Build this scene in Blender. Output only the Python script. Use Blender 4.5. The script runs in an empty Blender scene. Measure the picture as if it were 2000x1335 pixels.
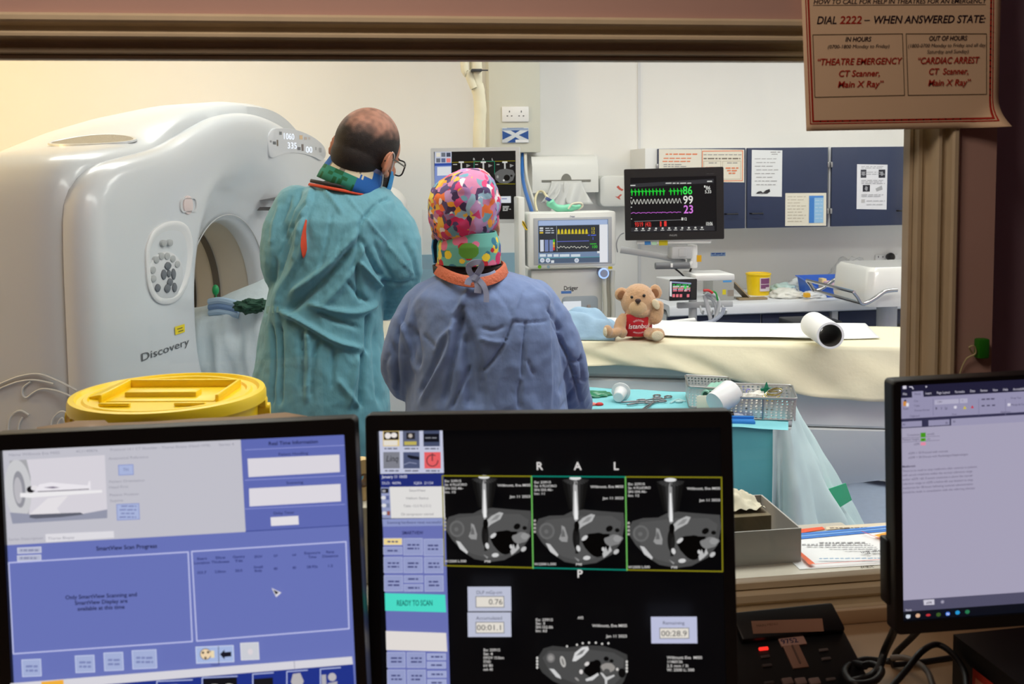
import bpy, bmesh, math, random
from math import sin, cos, pi, radians, sqrt, atan2, exp
from mathutils import Vector, Matrix, Euler, noise

V = Vector
random.seed(11)
scene = bpy.context.scene
COL = scene.collection

# ---------------------------------------------------------------- camera
CAM_F = 1950.0                     # focal length in pixels of a 2000 x 1335 frame
CAM_POS = V((0.0, 0.0, 1.60))
YAW, PITCH, ROLL = radians(8.0), radians(4.5), radians(0.7)
SHIFT_PX = -(337.0 - CAM_F * math.tan(PITCH))
_F0 = V((sin(YAW), cos(YAW), 0)); _R0 = V((cos(YAW), -sin(YAW), 0)); _Z = V((0, 0, 1))
CF = _F0 * cos(PITCH) - _Z * sin(PITCH)
_U0 = _F0 * sin(PITCH) + _Z * cos(PITCH)
CR = _R0 * cos(ROLL) - _U0 * sin(ROLL)
CU = _U0 * cos(ROLL) + _R0 * sin(ROLL)

def ray(x, y):
    return CF + CR * ((x - 1000.0) / CAM_F) - CU * ((y - SHIFT_PX - 667.5) / CAM_F)
def at(x, y, Y):                   # the point of the plane y = Y seen there in the photograph
    d = ray(x, y); return CAM_POS + d * ((Y - CAM_POS.y) / d.y)
def atz(x, y, Z):
    d = ray(x, y); return CAM_POS + d * ((Z - CAM_POS.z) / d.z)
def onplane(x, y, P, n):
    d = ray(x, y); return CAM_POS + d * ((P - CAM_POS).dot(n) / d.dot(n))
def project(P):
    d = P - CAM_POS; k = d.dot(CF)
    return 1000 + CAM_F * d.dot(CR) / k, 667.5 + SHIFT_PX - CAM_F * d.dot(CU) / k

cam_data = bpy.data.cameras.new('camera')
cam = bpy.data.objects.new('camera', cam_data); COL.objects.link(cam)
cam.matrix_world = Matrix(((CR.x, CU.x, -CF.x, CAM_POS.x), (CR.y, CU.y, -CF.y, CAM_POS.y),
                           (CR.z, CU.z, -CF.z, CAM_POS.z), (0, 0, 0, 1)))
cam_data.sensor_width = 36.0
cam_data.lens = 36.0 * CAM_F / 2000.0
cam_data.shift_y = SHIFT_PX / 2000.0
cam_data.clip_start = 0.05
cam_data.dof.use_dof = True
cam_data.dof.focus_distance = 2.9
cam_data.dof.aperture_fstop = 9.0
scene.camera = cam

# ---------------------------------------------------------------- world, lights, exposure
world = bpy.data.worlds.new('world'); scene.world = world; world.use_nodes = True
world.node_tree.nodes['Background'].inputs[0].default_value = (0.5, 0.5, 0.52, 1)
world.node_tree.nodes['Background'].inputs[1].default_value = 0.02
scene.view_settings.view_transform = 'Standard'
scene.view_settings.look = 'None'
scene.view_settings.gamma = 1.0
scene.view_settings.use_curve_mapping = False
scene.view_settings.exposure = 0.0

def area(name, loc, rot, sx, sy, power, color):
    l = bpy.data.lights.new(name, 'AREA'); l.shape = 'RECTANGLE'; l.size = sx; l.size_y = sy
    l.energy = power; l.color = color
    o = bpy.data.objects.new(name, l); COL.objects.link(o); o.location = loc; o.rotation_euler = rot
    return o
CEIL = 2.75
LAMPS = [(0.1, 2.05), (1.25, 2.1), (2.5, 2.3), (-0.9, 4.3), (1.3, 4.2), (2.9, 4.2)]  # first three are added out of view near the window, lighting people's backs
for i, (x, y) in enumerate(LAMPS):
    area('ceiling_lamp_light', (x, y, CEIL - 0.035), (0, 0, 0), 1.1, 0.55, 15.0, (0.97, 0.995, 1.0))
wl = area('warm_lamp_light', (-2.95, 3.4, 2.35), (0, 0, 0), 0.5, 0.5, 43.0, (1.0, 0.68, 0.30)); wl.rotation_euler = V((0.62, 0.75, -0.25)).to_track_quat('-Z', 'Z').to_euler()
cl = area('control_lamp_light', (-0.35, 0.5, 2.6), (0, 0, 0), 0.7, 0.5, 10.5, (1.0, 0.80, 0.66)); cl.rotation_euler = V((0.45, 0.75, -1.2)).to_track_quat('-Z', 'Y').to_euler()

# ---------------------------------------------------------------- colours and materials
def lin(c):
    out = []
    for v in c[:3]:
        v = v / 255.0
        out.append(v / 12.92 if v <= 0.04045 else ((v + 0.055) / 1.055) ** 2.4)
    return tuple(out) + (1.0,)
MATS = {}
def mat(name, c, rough=0.5, metal=0.0, spec=0.5, bump=0.0, bscale=60.0, bstretch=(1, 1, 1), var=0.0, vscale=8.0,
        sss=0.0, sheen=0.0, trans=0.0, coat=0.0, detail=4.0, alpha=1.0, bdist=0.01):
    if name in MATS: return MATS[name]
    m = bpy.data.materials.new(name); m.use_nodes = True; MATS[name] = m
    nt = m.node_tree; b = nt.nodes['Principled BSDF']
    b.inputs['Base Color'].default_value = lin(c)
    b.inputs['Roughness'].default_value = rough
    b.inputs['Metallic'].default_value = metal
    b.inputs['Specular IOR Level'].default_value = spec
    if sss: b.inputs['Subsurface Weight'].default_value = sss; b.inputs['Subsurface Radius'].default_value = (0.012, 0.005, 0.003)
    if sheen: b.inputs['Sheen Weight'].default_value = sheen; b.inputs['Sheen Roughness'].default_value = 0.5
    if trans: b.inputs['Transmission Weight'].default_value = trans
    if coat: b.inputs['Coat Weight'].default_value = coat; b.inputs['Coat Roughness'].default_value = 0.12
    if alpha < 1: b.inputs['Alpha'].default_value = alpha
    if bump or var:
        tc = nt.nodes.new('ShaderNodeTexCoord')
        mp = nt.nodes.new('ShaderNodeMapping'); mp.inputs['Scale'].default_value = bstretch
        nt.links.new(tc.outputs['Object'], mp.inputs['Vector'])
    if bump:
        n = nt.nodes.new('ShaderNodeTexNoise'); n.inputs['Scale'].default_value = bscale; n.inputs['Detail'].default_value = detail
        nt.links.new(mp.outputs[0], n.inputs['Vector'])
        bp = nt.nodes.new('ShaderNodeBump'); bp.inputs['Strength'].default_value = bump; bp.inputs['Distance'].default_value = bdist
        nt.links.new(n.outputs['Fac'], bp.inputs['Height']); nt.links.new(bp.outputs[0], b.inputs['Normal'])
    if var:
        n2 = nt.nodes.new('ShaderNodeTexNoise'); n2.inputs['Scale'].default_value = vscale; n2.inputs['Detail'].default_value = 3.0
        nt.links.new(tc.outputs['Object'], n2.inputs['Vector'])
        hs = nt.nodes.new('ShaderNodeMapRange'); hs.inputs[1].default_value = 0.3; hs.inputs[2].default_value = 0.7
        hs.inputs[3].default_value = 1.0 - var; hs.inputs[4].default_value = 1.0 + var
        nt.links.new(n2.outputs['Fac'], hs.inputs[0])
        mx = nt.nodes.new('ShaderNodeMix'); mx.data_type = 'RGBA'; mx.blend_type = 'MULTIPLY'; mx.inputs[0].default_value = 1.0
        mx.inputs[6].default_value = lin(c)
        nt.links.new(hs.outputs[0], mx.inputs[7]); nt.links.new(mx.outputs[2], b.inputs['Base Color'])
    return m
def emit(name, c, strength=1.0):
    if name in MATS: return MATS[name]
    m = mat(name, (10, 10, 10), 0.4)
    b = m.node_tree.nodes['Principled BSDF']
    b.inputs['Emission Color'].default_value = lin(c); b.inputs['Emission Strength'].default_value = strength
    return m
def attr_mat(name, emission, strength=1.0, rough=0.5):
    m = bpy.data.materials.new(name); m.use_nodes = True; nt = m.node_tree; b = nt.nodes['Principled BSDF']
    a = nt.nodes.new('ShaderNodeAttribute'); a.attribute_name = 'ink'
    b.inputs['Roughness'].default_value = rough
    if emission:
        b.inputs['Base Color'].default_value = (0.004, 0.004, 0.004, 1); b.inputs['Specular IOR Level'].default_value = 0.12
        nt.links.new(a.outputs['Color'], b.inputs['Emission Color']); b.inputs['Emission Strength'].default_value = strength
    else:
        nt.links.new(a.outputs['Color'], b.inputs['Base Color']); b.inputs['Specular IOR Level'].default_value = 0.25
    MATS[name] = m
    return m
SCREEN = attr_mat('lit_screen', True, 0.95, 0.35)
PRINT = attr_mat('printed_paper', False, rough=0.6)
PRINTP = attr_mat('printed_plastic', False, rough=0.35)

# ---------------------------------------------------------------- mesh building
class MB:
    def __init__(s, M=None):
        s.v = []; s.f = []; s.m = []; s.c = []; s.M = M.copy() if M else Matrix.Identity(4); s.ink = False
    def pt(s, p):
        s.v.append(s.M @ V(p)); return len(s.v) - 1
    def face(s, idx, m=0, col=None):
        s.f.append(tuple(idx)); s.m.append(m); s.c.append(col)
    def poly(s, pts, m=0, col=None):
        s.face([s.pt(p) for p in pts], m, col)
    def add_bm(s, bm, m=0, M=None):
        base = len(s.v); MM = s.M @ M if M else s.M
        bm.verts.index_update()
        for v in bm.verts: s.v.append(MM @ v.co)
        for f in bm.faces: s.face([base + v.index for v in f.verts], m)
        bm.free()
    def box(s, c, size, bev=0.0, m=0, M=None, seg=2):
        bm = bmesh.new(); bmesh.ops.create_cube(bm, size=1.0)
        for v in bm.verts: v.co = V((v.co.x * size[0], v.co.y * size[1], v.co.z * size[2])) + V(c)
        if bev: bmesh.ops.bevel(bm, geom=bm.edges[:], offset=min(bev, min(size) * 0.49), segments=seg, profile=0.5, affect='EDGES')
        s.add_bm(bm, m, M); return s
    def ell(s, c, r, rot=None, m=0, u=24, w=14):
        bm = bmesh.new(); bmesh.ops.create_uvsphere(bm, u_segments=u, v_segments=w, radius=1.0)
        R = (rot.to_matrix().to_4x4() if rot else Matrix.Identity(4))
        if not hasattr(r, '__len__'): r = (r, r, r)
        s.add_bm(bm, m, Matrix.Translation(V(c)) @ R @ Matrix.Diagonal((r[0], r[1], r[2], 1))); return s
    def loft(s, rings, m=0, cap0=True, cap1=True, closed=True):
        n = len(rings[0]); idx = [[s.pt(p) for p in r] for r in rings]
        for a, b in zip(idx, idx[1:]):
            for k in range(n if closed else n - 1):
                s.face((a[k], a[(k + 1) % n], b[(k + 1) % n], b[k]), m)
        if cap0: s.face(idx[0][::-1], m)
        if cap1: s.face(idx[-1], m)
        return s
    def tube(s, path, r, seg=10, m=0, caps=True, closed=False, flat=None):
        path = [V(p) for p in path]; n = len(path)
        rs = r if hasattr(r, '__len__') else [r] * n
        rings = []; up = None
        for i in range(n):
            a = path[(i - 1) % n] if closed else path[max(i - 1, 0)]
            b = path[(i + 1) % n] if closed else path[min(i + 1, n - 1)]
            t = (b - a); t = t.normalized() if t.length > 1e-9 else V((0, 0, 1))
            if up is None:
                up = V((0, 0, 1)) if abs(t.z) < 0.9 else V((1, 0, 0))
                if flat: up = V(flat[2])
            x = t.cross(up)
            if x.length < 1e-6: x = t.orthogonal()
            x.normalize(); y = x.cross(t).normalized(); up = y
            fx, fy = (flat[0], flat[1]) if flat else (1, 1)
            rings.append([path[i] + (x * cos(2 * pi * k / seg) * fx + y * sin(2 * pi * k / seg) * fy) * rs[i] for k in range(seg)])
        if closed: rings.append(rings[0]); caps = False
        s.loft(rings, m, caps, caps); return s
    def cyl(s, p0, p1, r0, r1=None, seg=24, m=0, caps=True):
        return s.tube([p0, p1], [r0, r0 if r1 is None else r1], seg, m, caps)
    def lathe(s, prof, c=(0, 0, 0), seg=32, m=0, M=None, caps=True):
        keep = s.M
        if M: s.M = s.M @ M
        s.loft([[V(c) + V((r * cos(2 * pi * k / seg), r * sin(2 * pi * k / seg), z)) for k in range(seg)] for r, z in prof], m, caps, caps)
        s.M = keep; return s
    def prism(s, out, d0, d1, f, m=0, bev=0.0):
        # outline out in 2-D, f(u, v, d) -> point
        n = len(out)
        if bev:
            cx = sum(p[0] for p in out) / n; cy = sum(p[1] for p in out) / n
            def ins(k): return [(cx + (p[0] - cx) * k, cy + (p[1] - cy) * k) for p in out]
            size = max(sqrt((p[0] - cx) ** 2 + (p[1] - cy) ** 2) for p in out); k = 1 - bev / size
            sg = 1 if d1 > d0 else -1
            rings = [(out, d0), (out, d1 - sg * bev), (ins(1 - (1 - k) * .3), d1 - sg * bev * .3), (ins(k), d1)]
        else: rings = [(out, d0), (out, d1)]
        return s.loft([[f(p[0], p[1], d) for p in o] for o, d in rings], m)
    def grid(s, f, nu, nv, m=0):
        idx = [[s.pt(f(i / nu, j / nv)) for j in range(nv + 1)] for i in range(nu + 1)]
        for i in range(nu):
            for j in range(nv):
                s.face((idx[i][j], idx[i + 1][j], idx[i + 1][j + 1], idx[i][j + 1]), m)
        return s

def origin(o):
    p = V((0, 0, 0))
    while o: p += o.location; o = o.parent
    return p
def tag(o, label=None, cat=None, group=None, kind=None):
    if label: o['label'] = label
    if cat: o['category'] = cat
    if group: o['group'] = group
    if kind: o['kind'] = kind
    return o
def thing(name, loc, label, cat, group=None, kind=None):
    o = bpy.data.objects.new(name, None); COL.objects.link(o); o.location = loc
    o.empty_display_size = 0.05
    return tag(o, label, cat, group, kind)
def obj(name, mb, mats, parent=None, label=None, cat=None, group=None, kind=None, smooth=True, angle=38, loc=None, fix=True):
    if not hasattr(mats, '__len__'): mats = [mats]
    off = origin(parent) if parent else (V(loc) if loc is not None else V((0, 0, 0)))
    me = bpy.data.meshes.new(name)
    me.from_pydata([tuple(p - off) for p in mb.v], [], mb.f)
    for m in mats: me.materials.append(m)
    me.polygons.foreach_set('material_index', mb.m)
    if any(c is not None for c in mb.c):
        a = me.color_attributes.new('ink', 'FLOAT_COLOR', 'CORNER'); data = []
        for p, c in zip(mb.f, mb.c): data.extend(list(c or (0, 0, 0, 1)) * len(p))
        a.data.foreach_set('color', data)
    elif fix:
        bm = bmesh.new(); bm.from_mesh(me); bmesh.ops.recalc_face_normals(bm, faces=bm.faces[:]); bm.to_mesh(me); bm.free()
    me.update()
    if smooth:
        me.polygons.foreach_set('use_smooth', [True] * len(me.polygons)); me.set_sharp_from_angle(angle=radians(angle))
    o = bpy.data.objects.new(name, me); COL.objects.link(o)
    if parent: o.parent = parent
    elif loc is not None: o.location = loc
    return tag(o, label, cat, group, kind)
def copy_tree(o, parent=None, off=None):
    c = o.copy(); COL.objects.link(c); c.parent = parent
    if off is not None: c.location = V(o.location) + V(off)
    for ch in list(o.children): copy_tree(ch, c)
    return c
def spline(pts, n=8, closed=False):
    pts = [V(p) for p in pts]; out = []; N = len(pts)
    for i in range(N if closed else N - 1):
        g = (lambda k: pts[k % N]) if closed else (lambda k: pts[min(max(k, 0), N - 1)])
        a, b, c, d = g(i - 1), g(i), g(i + 1), g(i + 2)
        for j in range(n):
            t = j / n
            out.append(0.5 * ((2 * b) + (c - a) * t + (2 * a - 5 * b + 4 * c - d) * t * t + (3 * b - a - 3 * c + d) * t ** 3))
    if not closed: out.append(pts[-1])
    return out
def lerp_table(tab, x):
    if x <= tab[0][0]: return tab[0][1:]
    for a, b in zip(tab, tab[1:]):
        if x <= b[0]:
            t = (x - a[0]) / (b[0] - a[0]); t = t * t * (3 - 2 * t) * 0.5 + t * 0.5
            return tuple(p + (q - p) * t for p, q in zip(a[1:], b[1:]))
    return tab[-1][1:]
def rrect(w, h, r, n=5, cx=0, cy=0):
    out = []
    for sx, sy, a0 in ((1, 1, 0), (-1, 1, pi / 2), (-1, -1, pi), (1, -1, 1.5 * pi)):
        for k in range(n + 1):
            a = a0 + pi / 2 * k / n
            out.append((cx + sx * (w / 2 - r) + r * cos(a), cy + sy * (h / 2 - r) + r * sin(a)))
    return out
def evaluated(o):
    dg = bpy.context.evaluated_depsgraph_get(); return bpy.data.meshes.new_from_object(o.evaluated_get(dg))
def fuse(mb, voxel, smooth=4, factor=0.5):
    # one continuous closed surface from overlapping closed shapes; returns (points, faces)
    me = bpy.data.meshes.new('tmp'); me.from_pydata([tuple(p) for p in mb.v], [], mb.f)
    bm = bmesh.new(); bm.from_mesh(me); bmesh.ops.recalc_face_normals(bm, faces=bm.faces[:]); bm.to_mesh(me); bm.free()
    o = bpy.data.objects.new('tmp', me); COL.objects.link(o)
    r = o.modifiers.new('r', 'REMESH'); r.mode = 'VOXEL'; r.voxel_size = voxel; r.adaptivity = 0.0
    if smooth:
        sm = o.modifiers.new('s', 'SMOOTH'); sm.iterations = smooth; sm.factor = factor
    out = evaluated(o)
    res = MB(); res.v = [V(v.co) for v in out.vertices]; res.f = [tuple(p.vertices) for p in out.polygons]
    res.m = [0] * len(res.f); res.c = [None] * len(res.f)
    nr = [V(v.normal) for v in out.vertices]
    bpy.data.objects.remove(o); bpy.data.meshes.remove(me); bpy.data.meshes.remove(out)
    return res, nr

# ---------------------------------------------------------------- lettering and printed / lit surfaces
_fc = {}
_fo = {}
def _font_obj(bold):
    if bold not in _fo:
        c = bpy.data.curves.new('f', 'FONT'); c.dimensions = '2D'; c.fill_mode = 'FRONT'; c.resolution_u = 3; c.size = 1.0
        c.offset = 0.016 if bold else 0.0
        o = bpy.data.objects.new('f', c); COL.objects.link(o); _fo[bold] = o
    return _fo[bold]
def glyph(ch, bold=False):
    k = (ch, bold)
    if k in _fc: return _fc[k]
    o = _font_obj(bold)
    def mesh_of(t):
        o.data.body = t; bpy.context.view_layer.update(); return evaluated(o)
    def width(t):
        me = mesh_of(t); xs = [v.co.x for v in me.vertices]; w = max(xs) - min(xs); bpy.data.meshes.remove(me); return w
    if (None, bold) not in _fc: _fc[(None, bold)] = width('||')
    adv = width('|' + ch + '|') - _fc[(None, bold)]
    if ch == ' ': g = ([], [], adv)
    else:
        me = mesh_of(ch); g = ([(v.co.x, v.co.y) for v in me.vertices], [tuple(p.vertices) for p in me.polygons], adv); bpy.data.meshes.remove(me)
    _fc[k] = g; return g
def text_width(t, bold=False): return sum(glyph(c, bold)[2] for c in t)
def font_done():
    for o in _fo.values(): bpy.data.objects.remove(o)

class Canvas:
    """flat layered artwork on the plane of M (x right, z up, facing -y); pixels are photo pixels cast onto that plane"""
    def __init__(s, M, lift=0.00006, mb=None):
        s.M = M; s.Mi = M.inverted(); s.mb = mb or MB(M); s.lay = 0; s.lift = lift
        s.P = M.translation.copy(); s.n = (M.to_3x3() @ V((0, 1, 0))).normalized()
    def loc(s, x, y):
        p = s.Mi @ onplane(x, y, s.P, s.n); return p.x, p.z
    def _y(s): s.lay += 1; return -s.lift * s.lay
    def lpoly(s, pts, c):
        y = s._y(); s.mb.poly([(p[0], y, p[1]) for p in pts], 0, lin(c))
    def poly(s, px, c): s.lpoly([s.loc(*p) for p in px], c)
    def box(s, x0, y0, x1, y1):
        a = [s.loc(x0, (y0 + y1) / 2)[0], s.loc(x1, (y0 + y1) / 2)[0], s.loc((x0 + x1) / 2, y1)[1], s.loc((x0 + x1) / 2, y0)[1]]
        return a
    def rect(s, x0, y0, x1, y1, c, edge=None, ew=1.5):
        a, b, d, e = s.box(x0, y0, x1, y1)
        s.lpoly([(a, d), (b, d), (b, e), (a, e)], c)
        if edge: s.frame(x0, y0, x1, y1, edge, ew)
    def frame(s, x0, y0, x1, y1, c, w=2.0):
        a, b, d, e = s.box(x0, y0, x1, y1); k = abs(s.loc(x0 + w, y0)[0] - s.loc(x0, y0)[0])
        y = s._y()
        for r in ((a, d, b, d + k), (a, e - k, b, e), (a, d + k, a + k, e - k), (b - k, d + k, b, e - k)):
            s.mb.poly([(r[0], y, r[1]), (r[2], y, r[1]), (r[2], y, r[3]), (r[0], y, r[3])], 0, lin(c))
    def ell(s, x, y, rx, ry, c, rot=0, n=28, wob=0, seed=0):
        u, v = s.loc(x, y); kx = abs(s.loc(x + 1, y)[0] - u); ky = abs(s.loc(x, y + 1)[1] - v); pts = []
        for i in range(n):
            t = 2 * pi * i / n; k = 1 + wob * noise.noise(V((cos(t) * 1.3 + seed, sin(t) * 1.3, seed)))
            p, q = rx * cos(t) * k, ry * sin(t) * k; r = radians(rot)
            pts.append((u + (p * cos(r) - q * sin(r)) * kx, v + (p * sin(r) + q * cos(r)) * ky))
        s.lpoly(pts, c)
    def line(s, pts, c, w=1.5, closed=False):
        y = s._y(); L = [s.loc(*p) for p in pts]
        k = abs(s.loc(pts[0][0] + w, pts[0][1])[0] - L[0][0]) / 2
        if closed: L.append(L[0])
        for a, b in zip(L, L[1:]):
            dx, dz = b[0] - a[0], b[1] - a[1]; q = sqrt(dx * dx + dz * dz) or 1; nx, nz = -dz / q * k, dx / q * k
            ex, ez = dx / q * k * .6, dz / q * k * .6
            s.mb.poly([(a[0] - nx - ex, y, a[1] - nz - ez), (b[0] - nx + ex, y, b[1] - nz + ez), (b[0] + nx + ex, y, b[1] + nz + ez), (a[0] + nx - ex, y, a[1] + nz - ez)], 0, lin(c))
    def text(s, t, x, y, h, c, align='c', width=None, bold=False, shear=0.0, flip=False, rot=0.0):
        """baseline at photo pixel (x, y), capital height h px, optional total width in px"""
        u, v = s.loc(x, y); k = abs(s.loc(x, y - h)[1] - v) / 0.70
        w = text_width(t, bold) * k; kx = k
        if width:
            tw = abs(s.loc(x + width, y)[0] - u); kx = k * tw / max(w, 1e-9); w = tw
        o = {'l': 0, 'c': -w / 2, 'r': -w}[align]; yy = s._y(); cl = lin(c); cr, sr = cos(radians(rot)), sin(radians(rot))
        sg = -1 if flip else 1
        for ch in t:
            vs, fs, adv = glyph(ch, bold); base = len(s.mb.v)
            for p in vs:
                a, b = sg * (o + p[0] * kx + p[1] * k * shear), sg * p[1] * k
                s.mb.pt((u + a * cr - b * sr, yy, v + a * sr + b * cr))
            for f in fs: s.mb.face([base + i for i in f], 0, cl)
            o += adv * kx
    def greek(s, x0, y0, x1, c, h=2.5, seed=0, gap=2.0):
        """an unreadable line of small print"""
        r = random.Random(seed * 7919 + int(x0 * 3 + y0)); x = x0
        while x < x1 - 2:
            w = min(r.uniform(4, 13), x1 - x); s.rect(x, y0 - h / 2, x + w, y0 + h / 2, c); x += w + gap
    def build(s, name, material, parent=None, **k):
        return obj(name, s.mb, material, parent, smooth=False, **k)
def pose(loc, rx, ry, rz):         # z-x-y rotation order of the monitors
    return Matrix.Translation(V(loc)) @ Matrix.Rotation(radians(rz), 4, 'Z') @ Matrix.Rotation(radians(rx), 4, 'X') @ Matrix.Rotation(radians(ry), 4, 'Y')
# ================================================================ the setting
M_WALLW = mat('white_wall_paint', (233, 233, 230), 0.75, var=0.012, vscale=3)
M_WALLC = mat('control_room_paint', (196, 160, 148), 0.8, var=0.03, vscale=5)
M_FLOOR = mat('blue_vinyl_floor', (172, 187, 212), 0.35, var=0.05, vscale=30)
M_CEIL = mat('ceiling_paint', (228, 228, 224), 0.85)
M_FRAME = mat('cream_gloss_paint', (212, 196, 164), 0.38, var=0.05, vscale=14)
M_DARKP = mat('purple_grey_paint', (176, 150, 168), 0.85)
M_WHITE = mat('white_plastic', (232, 233, 232), 0.4)
M_BLACK = mat('black_plastic', (14, 14, 16), 0.42)
M_DGREY = mat('dark_grey_plastic', (52, 54, 58), 0.5)
M_GREY = mat('grey_plastic', (150, 152, 156), 0.45)
M_LGREY = mat('light_grey_plastic', (196, 198, 200), 0.42)
M_CHROME = mat('polished_steel', (205, 205, 205), 0.18, metal=1.0)
M_STEEL = mat('brushed_steel', (170, 172, 172), 0.36, metal=1.0)

def wallbox(name, x0, x1, y0, y1, z0, z1, m, kind='structure'):
    mb = MB(); mb.box(((x0 + x1) / 2, (y0 + y1) / 2, (z0 + z1) / 2), (x1 - x0, y1 - y0, z1 - z0))
    return obj(name, mb, m, smooth=False, kind=kind)
BW = 5.60
wallbox('floor', -3.6, 4.0, -2.2, 5.75, -0.12, 0.0, M_FLOOR)
wallbox('ceiling', -3.6, 4.0, -2.2, 5.75, CEIL, CEIL + 0.12, M_CEIL)
wallbox('wall_back', -3.6, 4.0, BW, 5.75, 0, CEIL, M_WALLW)
wallbox('wall_left', -3.6, -3.3, 1.6, BW, 0, CEIL, M_WALLW)
wallbox('wall_right', 3.8, 4.0, 1.75, BW, 0, CEIL, M_WALLW)
wallbox('wall_control_left', -3.6, -2.6, -2.0, 1.48, 0, CEIL, M_WALLC)
wallbox('wall_control_right', 2.6, 3.0, -2.0, 1.75, 0, CEIL, M_DARKP)
wallbox('wall_control_rear', -3.6, 4.0, -2.2, -2.0, 0, CEIL, M_WALLC)
XR, XL, ZT, ZB = 0.919, -1.25, 1.819, 0.815
WF, WB = 1.48, 1.60
fw = MB()
for x0, x1, z0, z1 in ((-3.6, XL, 0, CEIL), (XR, 0.993, 0, CEIL), (XL, XR, ZT, CEIL), (XL, XR, 0, ZB)):
    fw.box(((x0 + x1) / 2, (WF + WB) / 2, (z0 + z1) / 2), (x1 - x0, WB - WF, z1 - z0))
obj('wall_front', fw, M_WALLC, smooth=False, kind='structure')
wallbox('wall_front_recess', 0.993, 4.0, 1.61, 1.66, 0, CEIL, M_DARKP)
wallbox('wall_return', 0.975, 0.993, 1.60, 1.66, 0, CEIL, M_DARKP)
wallbox('baseboard_back', -3.3, 3.8, BW - 0.012, BW, 0, 0.10, mat('grey_skirting', (120, 132, 148), 0.5))
# vertical joint of the back wall boarding
xj = at(1248, 250, BW).x
wallbox('trim_1', xj - 0.008, xj + 0.008, BW - 0.007, BW, 0.9, CEIL, mat('joint_strip', (214, 216, 218), 0.6))
# pale blue bumper board
a = at(700, 500, BW); b = at(1040, 604, BW)
wallbox('trim_2', a.x - 0.6, b.x + .1, BW - 0.022, BW, b.z, a.z, mat('pale_blue_board', (142, 178, 196), 0.55))

# ---- observation window: stepped frame swept round the opening, glass, scanner side shelf
win = thing('window_1', (0, 1.52, 0.9), 'wide observation window with a stepped cream frame', 'window', kind='structure')
prof = [(-0.004, 1.4795), (-0.004, 1.470), (0.000, 1.4665), (0.006, 1.4665), (0.009, 1.470), (0.0095, 1.481), (0.012, 1.485), (0.018, 1.486), (0.020, 1.484),
        (0.0205, 1.478), (0.023, 1.4755), (0.027, 1.4765), (0.0285, 1.480), (0.029, 1.500), (0.032, 1.506), (0.038, 1.507), (0.0395, 1.503), (0.041, 1.501),
        (0.0465, 1.502), (0.0475, 1.506), (0.048, 1.518), (0.0492, 1.518), (0.0495, 1.514), (0.0545, 1.515), (0.055, 1.519), (0.055, 1.534), (0.03, 1.536), (-0.01, 1.536)]
KB = 1.95
mb = MB(); loops = []
for d, y in prof:
    db = d * KB if d > 0 else d
    loops.append([(XL + d, y, ZB + db), (XR - d, y, ZB + db), (XR - d, y, ZT - d), (XL + d, y, ZT - d)])
mb.loft(loops, cap0=False, cap1=False)
obj('window_frame', mb, M_FRAME, win, angle=30)
gm = bpy.data.materials.new('window_glass'); gm.use_nodes = True; nt = gm.node_tree; nt.nodes.remove(nt.nodes['Principled BSDF'])
tr = nt.nodes.new('ShaderNodeBsdfTransparent'); tr.inputs[0].default_value = (0.985, 0.985, 0.955, 1)
gl = nt.nodes.new('ShaderNodeBsdfGlossy'); gl.inputs['Roughness'].default_value = 0.02
fr = nt.nodes.new('ShaderNodeFresnel'); fr.inputs[0].default_value = 1.45; mx = nt.nodes.new('ShaderNodeMixShader')
nt.links.new(fr.outputs[0], mx.inputs[0]); nt.links.new(tr.outputs[0], mx.inputs[1]); nt.links.new(gl.outputs[0], mx.inputs[2])
nt.links.new(mx.outputs[0], nt.nodes['Material Output'].inputs[0])
mb = MB(); mb.box(((XL + XR) / 2, 1.540, (ZT + ZB) / 2 + .02), (XR - XL - 0.06, 0.006, ZT - ZB - 0.12))
obj('glass', mb, gm, win, smooth=False)
cv = Canvas(Matrix.Translation(V((0, 1.514, 0))))
cv.text('RAYBLOC', 1694, 1108.5, 4.5, (70, 60, 50), width=26, bold=True)
cv.build('maker_plate', PRINTP, win)
# unseen ceiling luminaires of the scanner room, the window row added as fill
for i, (x, y) in enumerate(LAMPS):
    t = thing('ceiling_light', (x, y, CEIL - 0.03), 'unseen recessed rectangular white ceiling light over the scanner room', 'ceiling light', 'ceiling lights over the scanner room')
    mb = MB()
    for sx, sy, w, h in ((0, .3, 1.24, .05), (0, -.3, 1.24, .05), (.6, 0, .05, .55), (-.6, 0, .05, .55)):
        mb.box((x + sx, y + sy, CEIL - 0.015), (w, h, 0.03))
    obj('frame', mb, M_WHITE, t, smooth=False)
    mb = MB(); mb.box((x, y, CEIL - 0.006), (1.15, 0.55, 0.010)); obj('diffuser', mb, emit('lamp_diffuser', (255, 250, 240), 1.5), t, smooth=False)
# shelf on the scanner side of the window
SH = 0.905
t = thing('window_shelf', (-0.15, 1.72, SH), 'pale shelf along the far side of the observation window', 'shelf')
mb = MB(); mb.box((-0.15, 1.6735, SH - 0.0125), (2.1, 0.256, 0.025), 0.006); obj('board', mb, mat('shelf_laminate', (196, 190, 176), 0.4), t)
for x in (-1.0, -0.2, 0.65):
    mb = MB(); mb.prism([(0, 0), (0.17, 0), (0, -0.16)], x, x + 0.025, lambda u, v, d: (d, 1.603 + u, SH - 0.025 + v)); obj('bracket', mb, M_LGREY, t, smooth=False)
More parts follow.
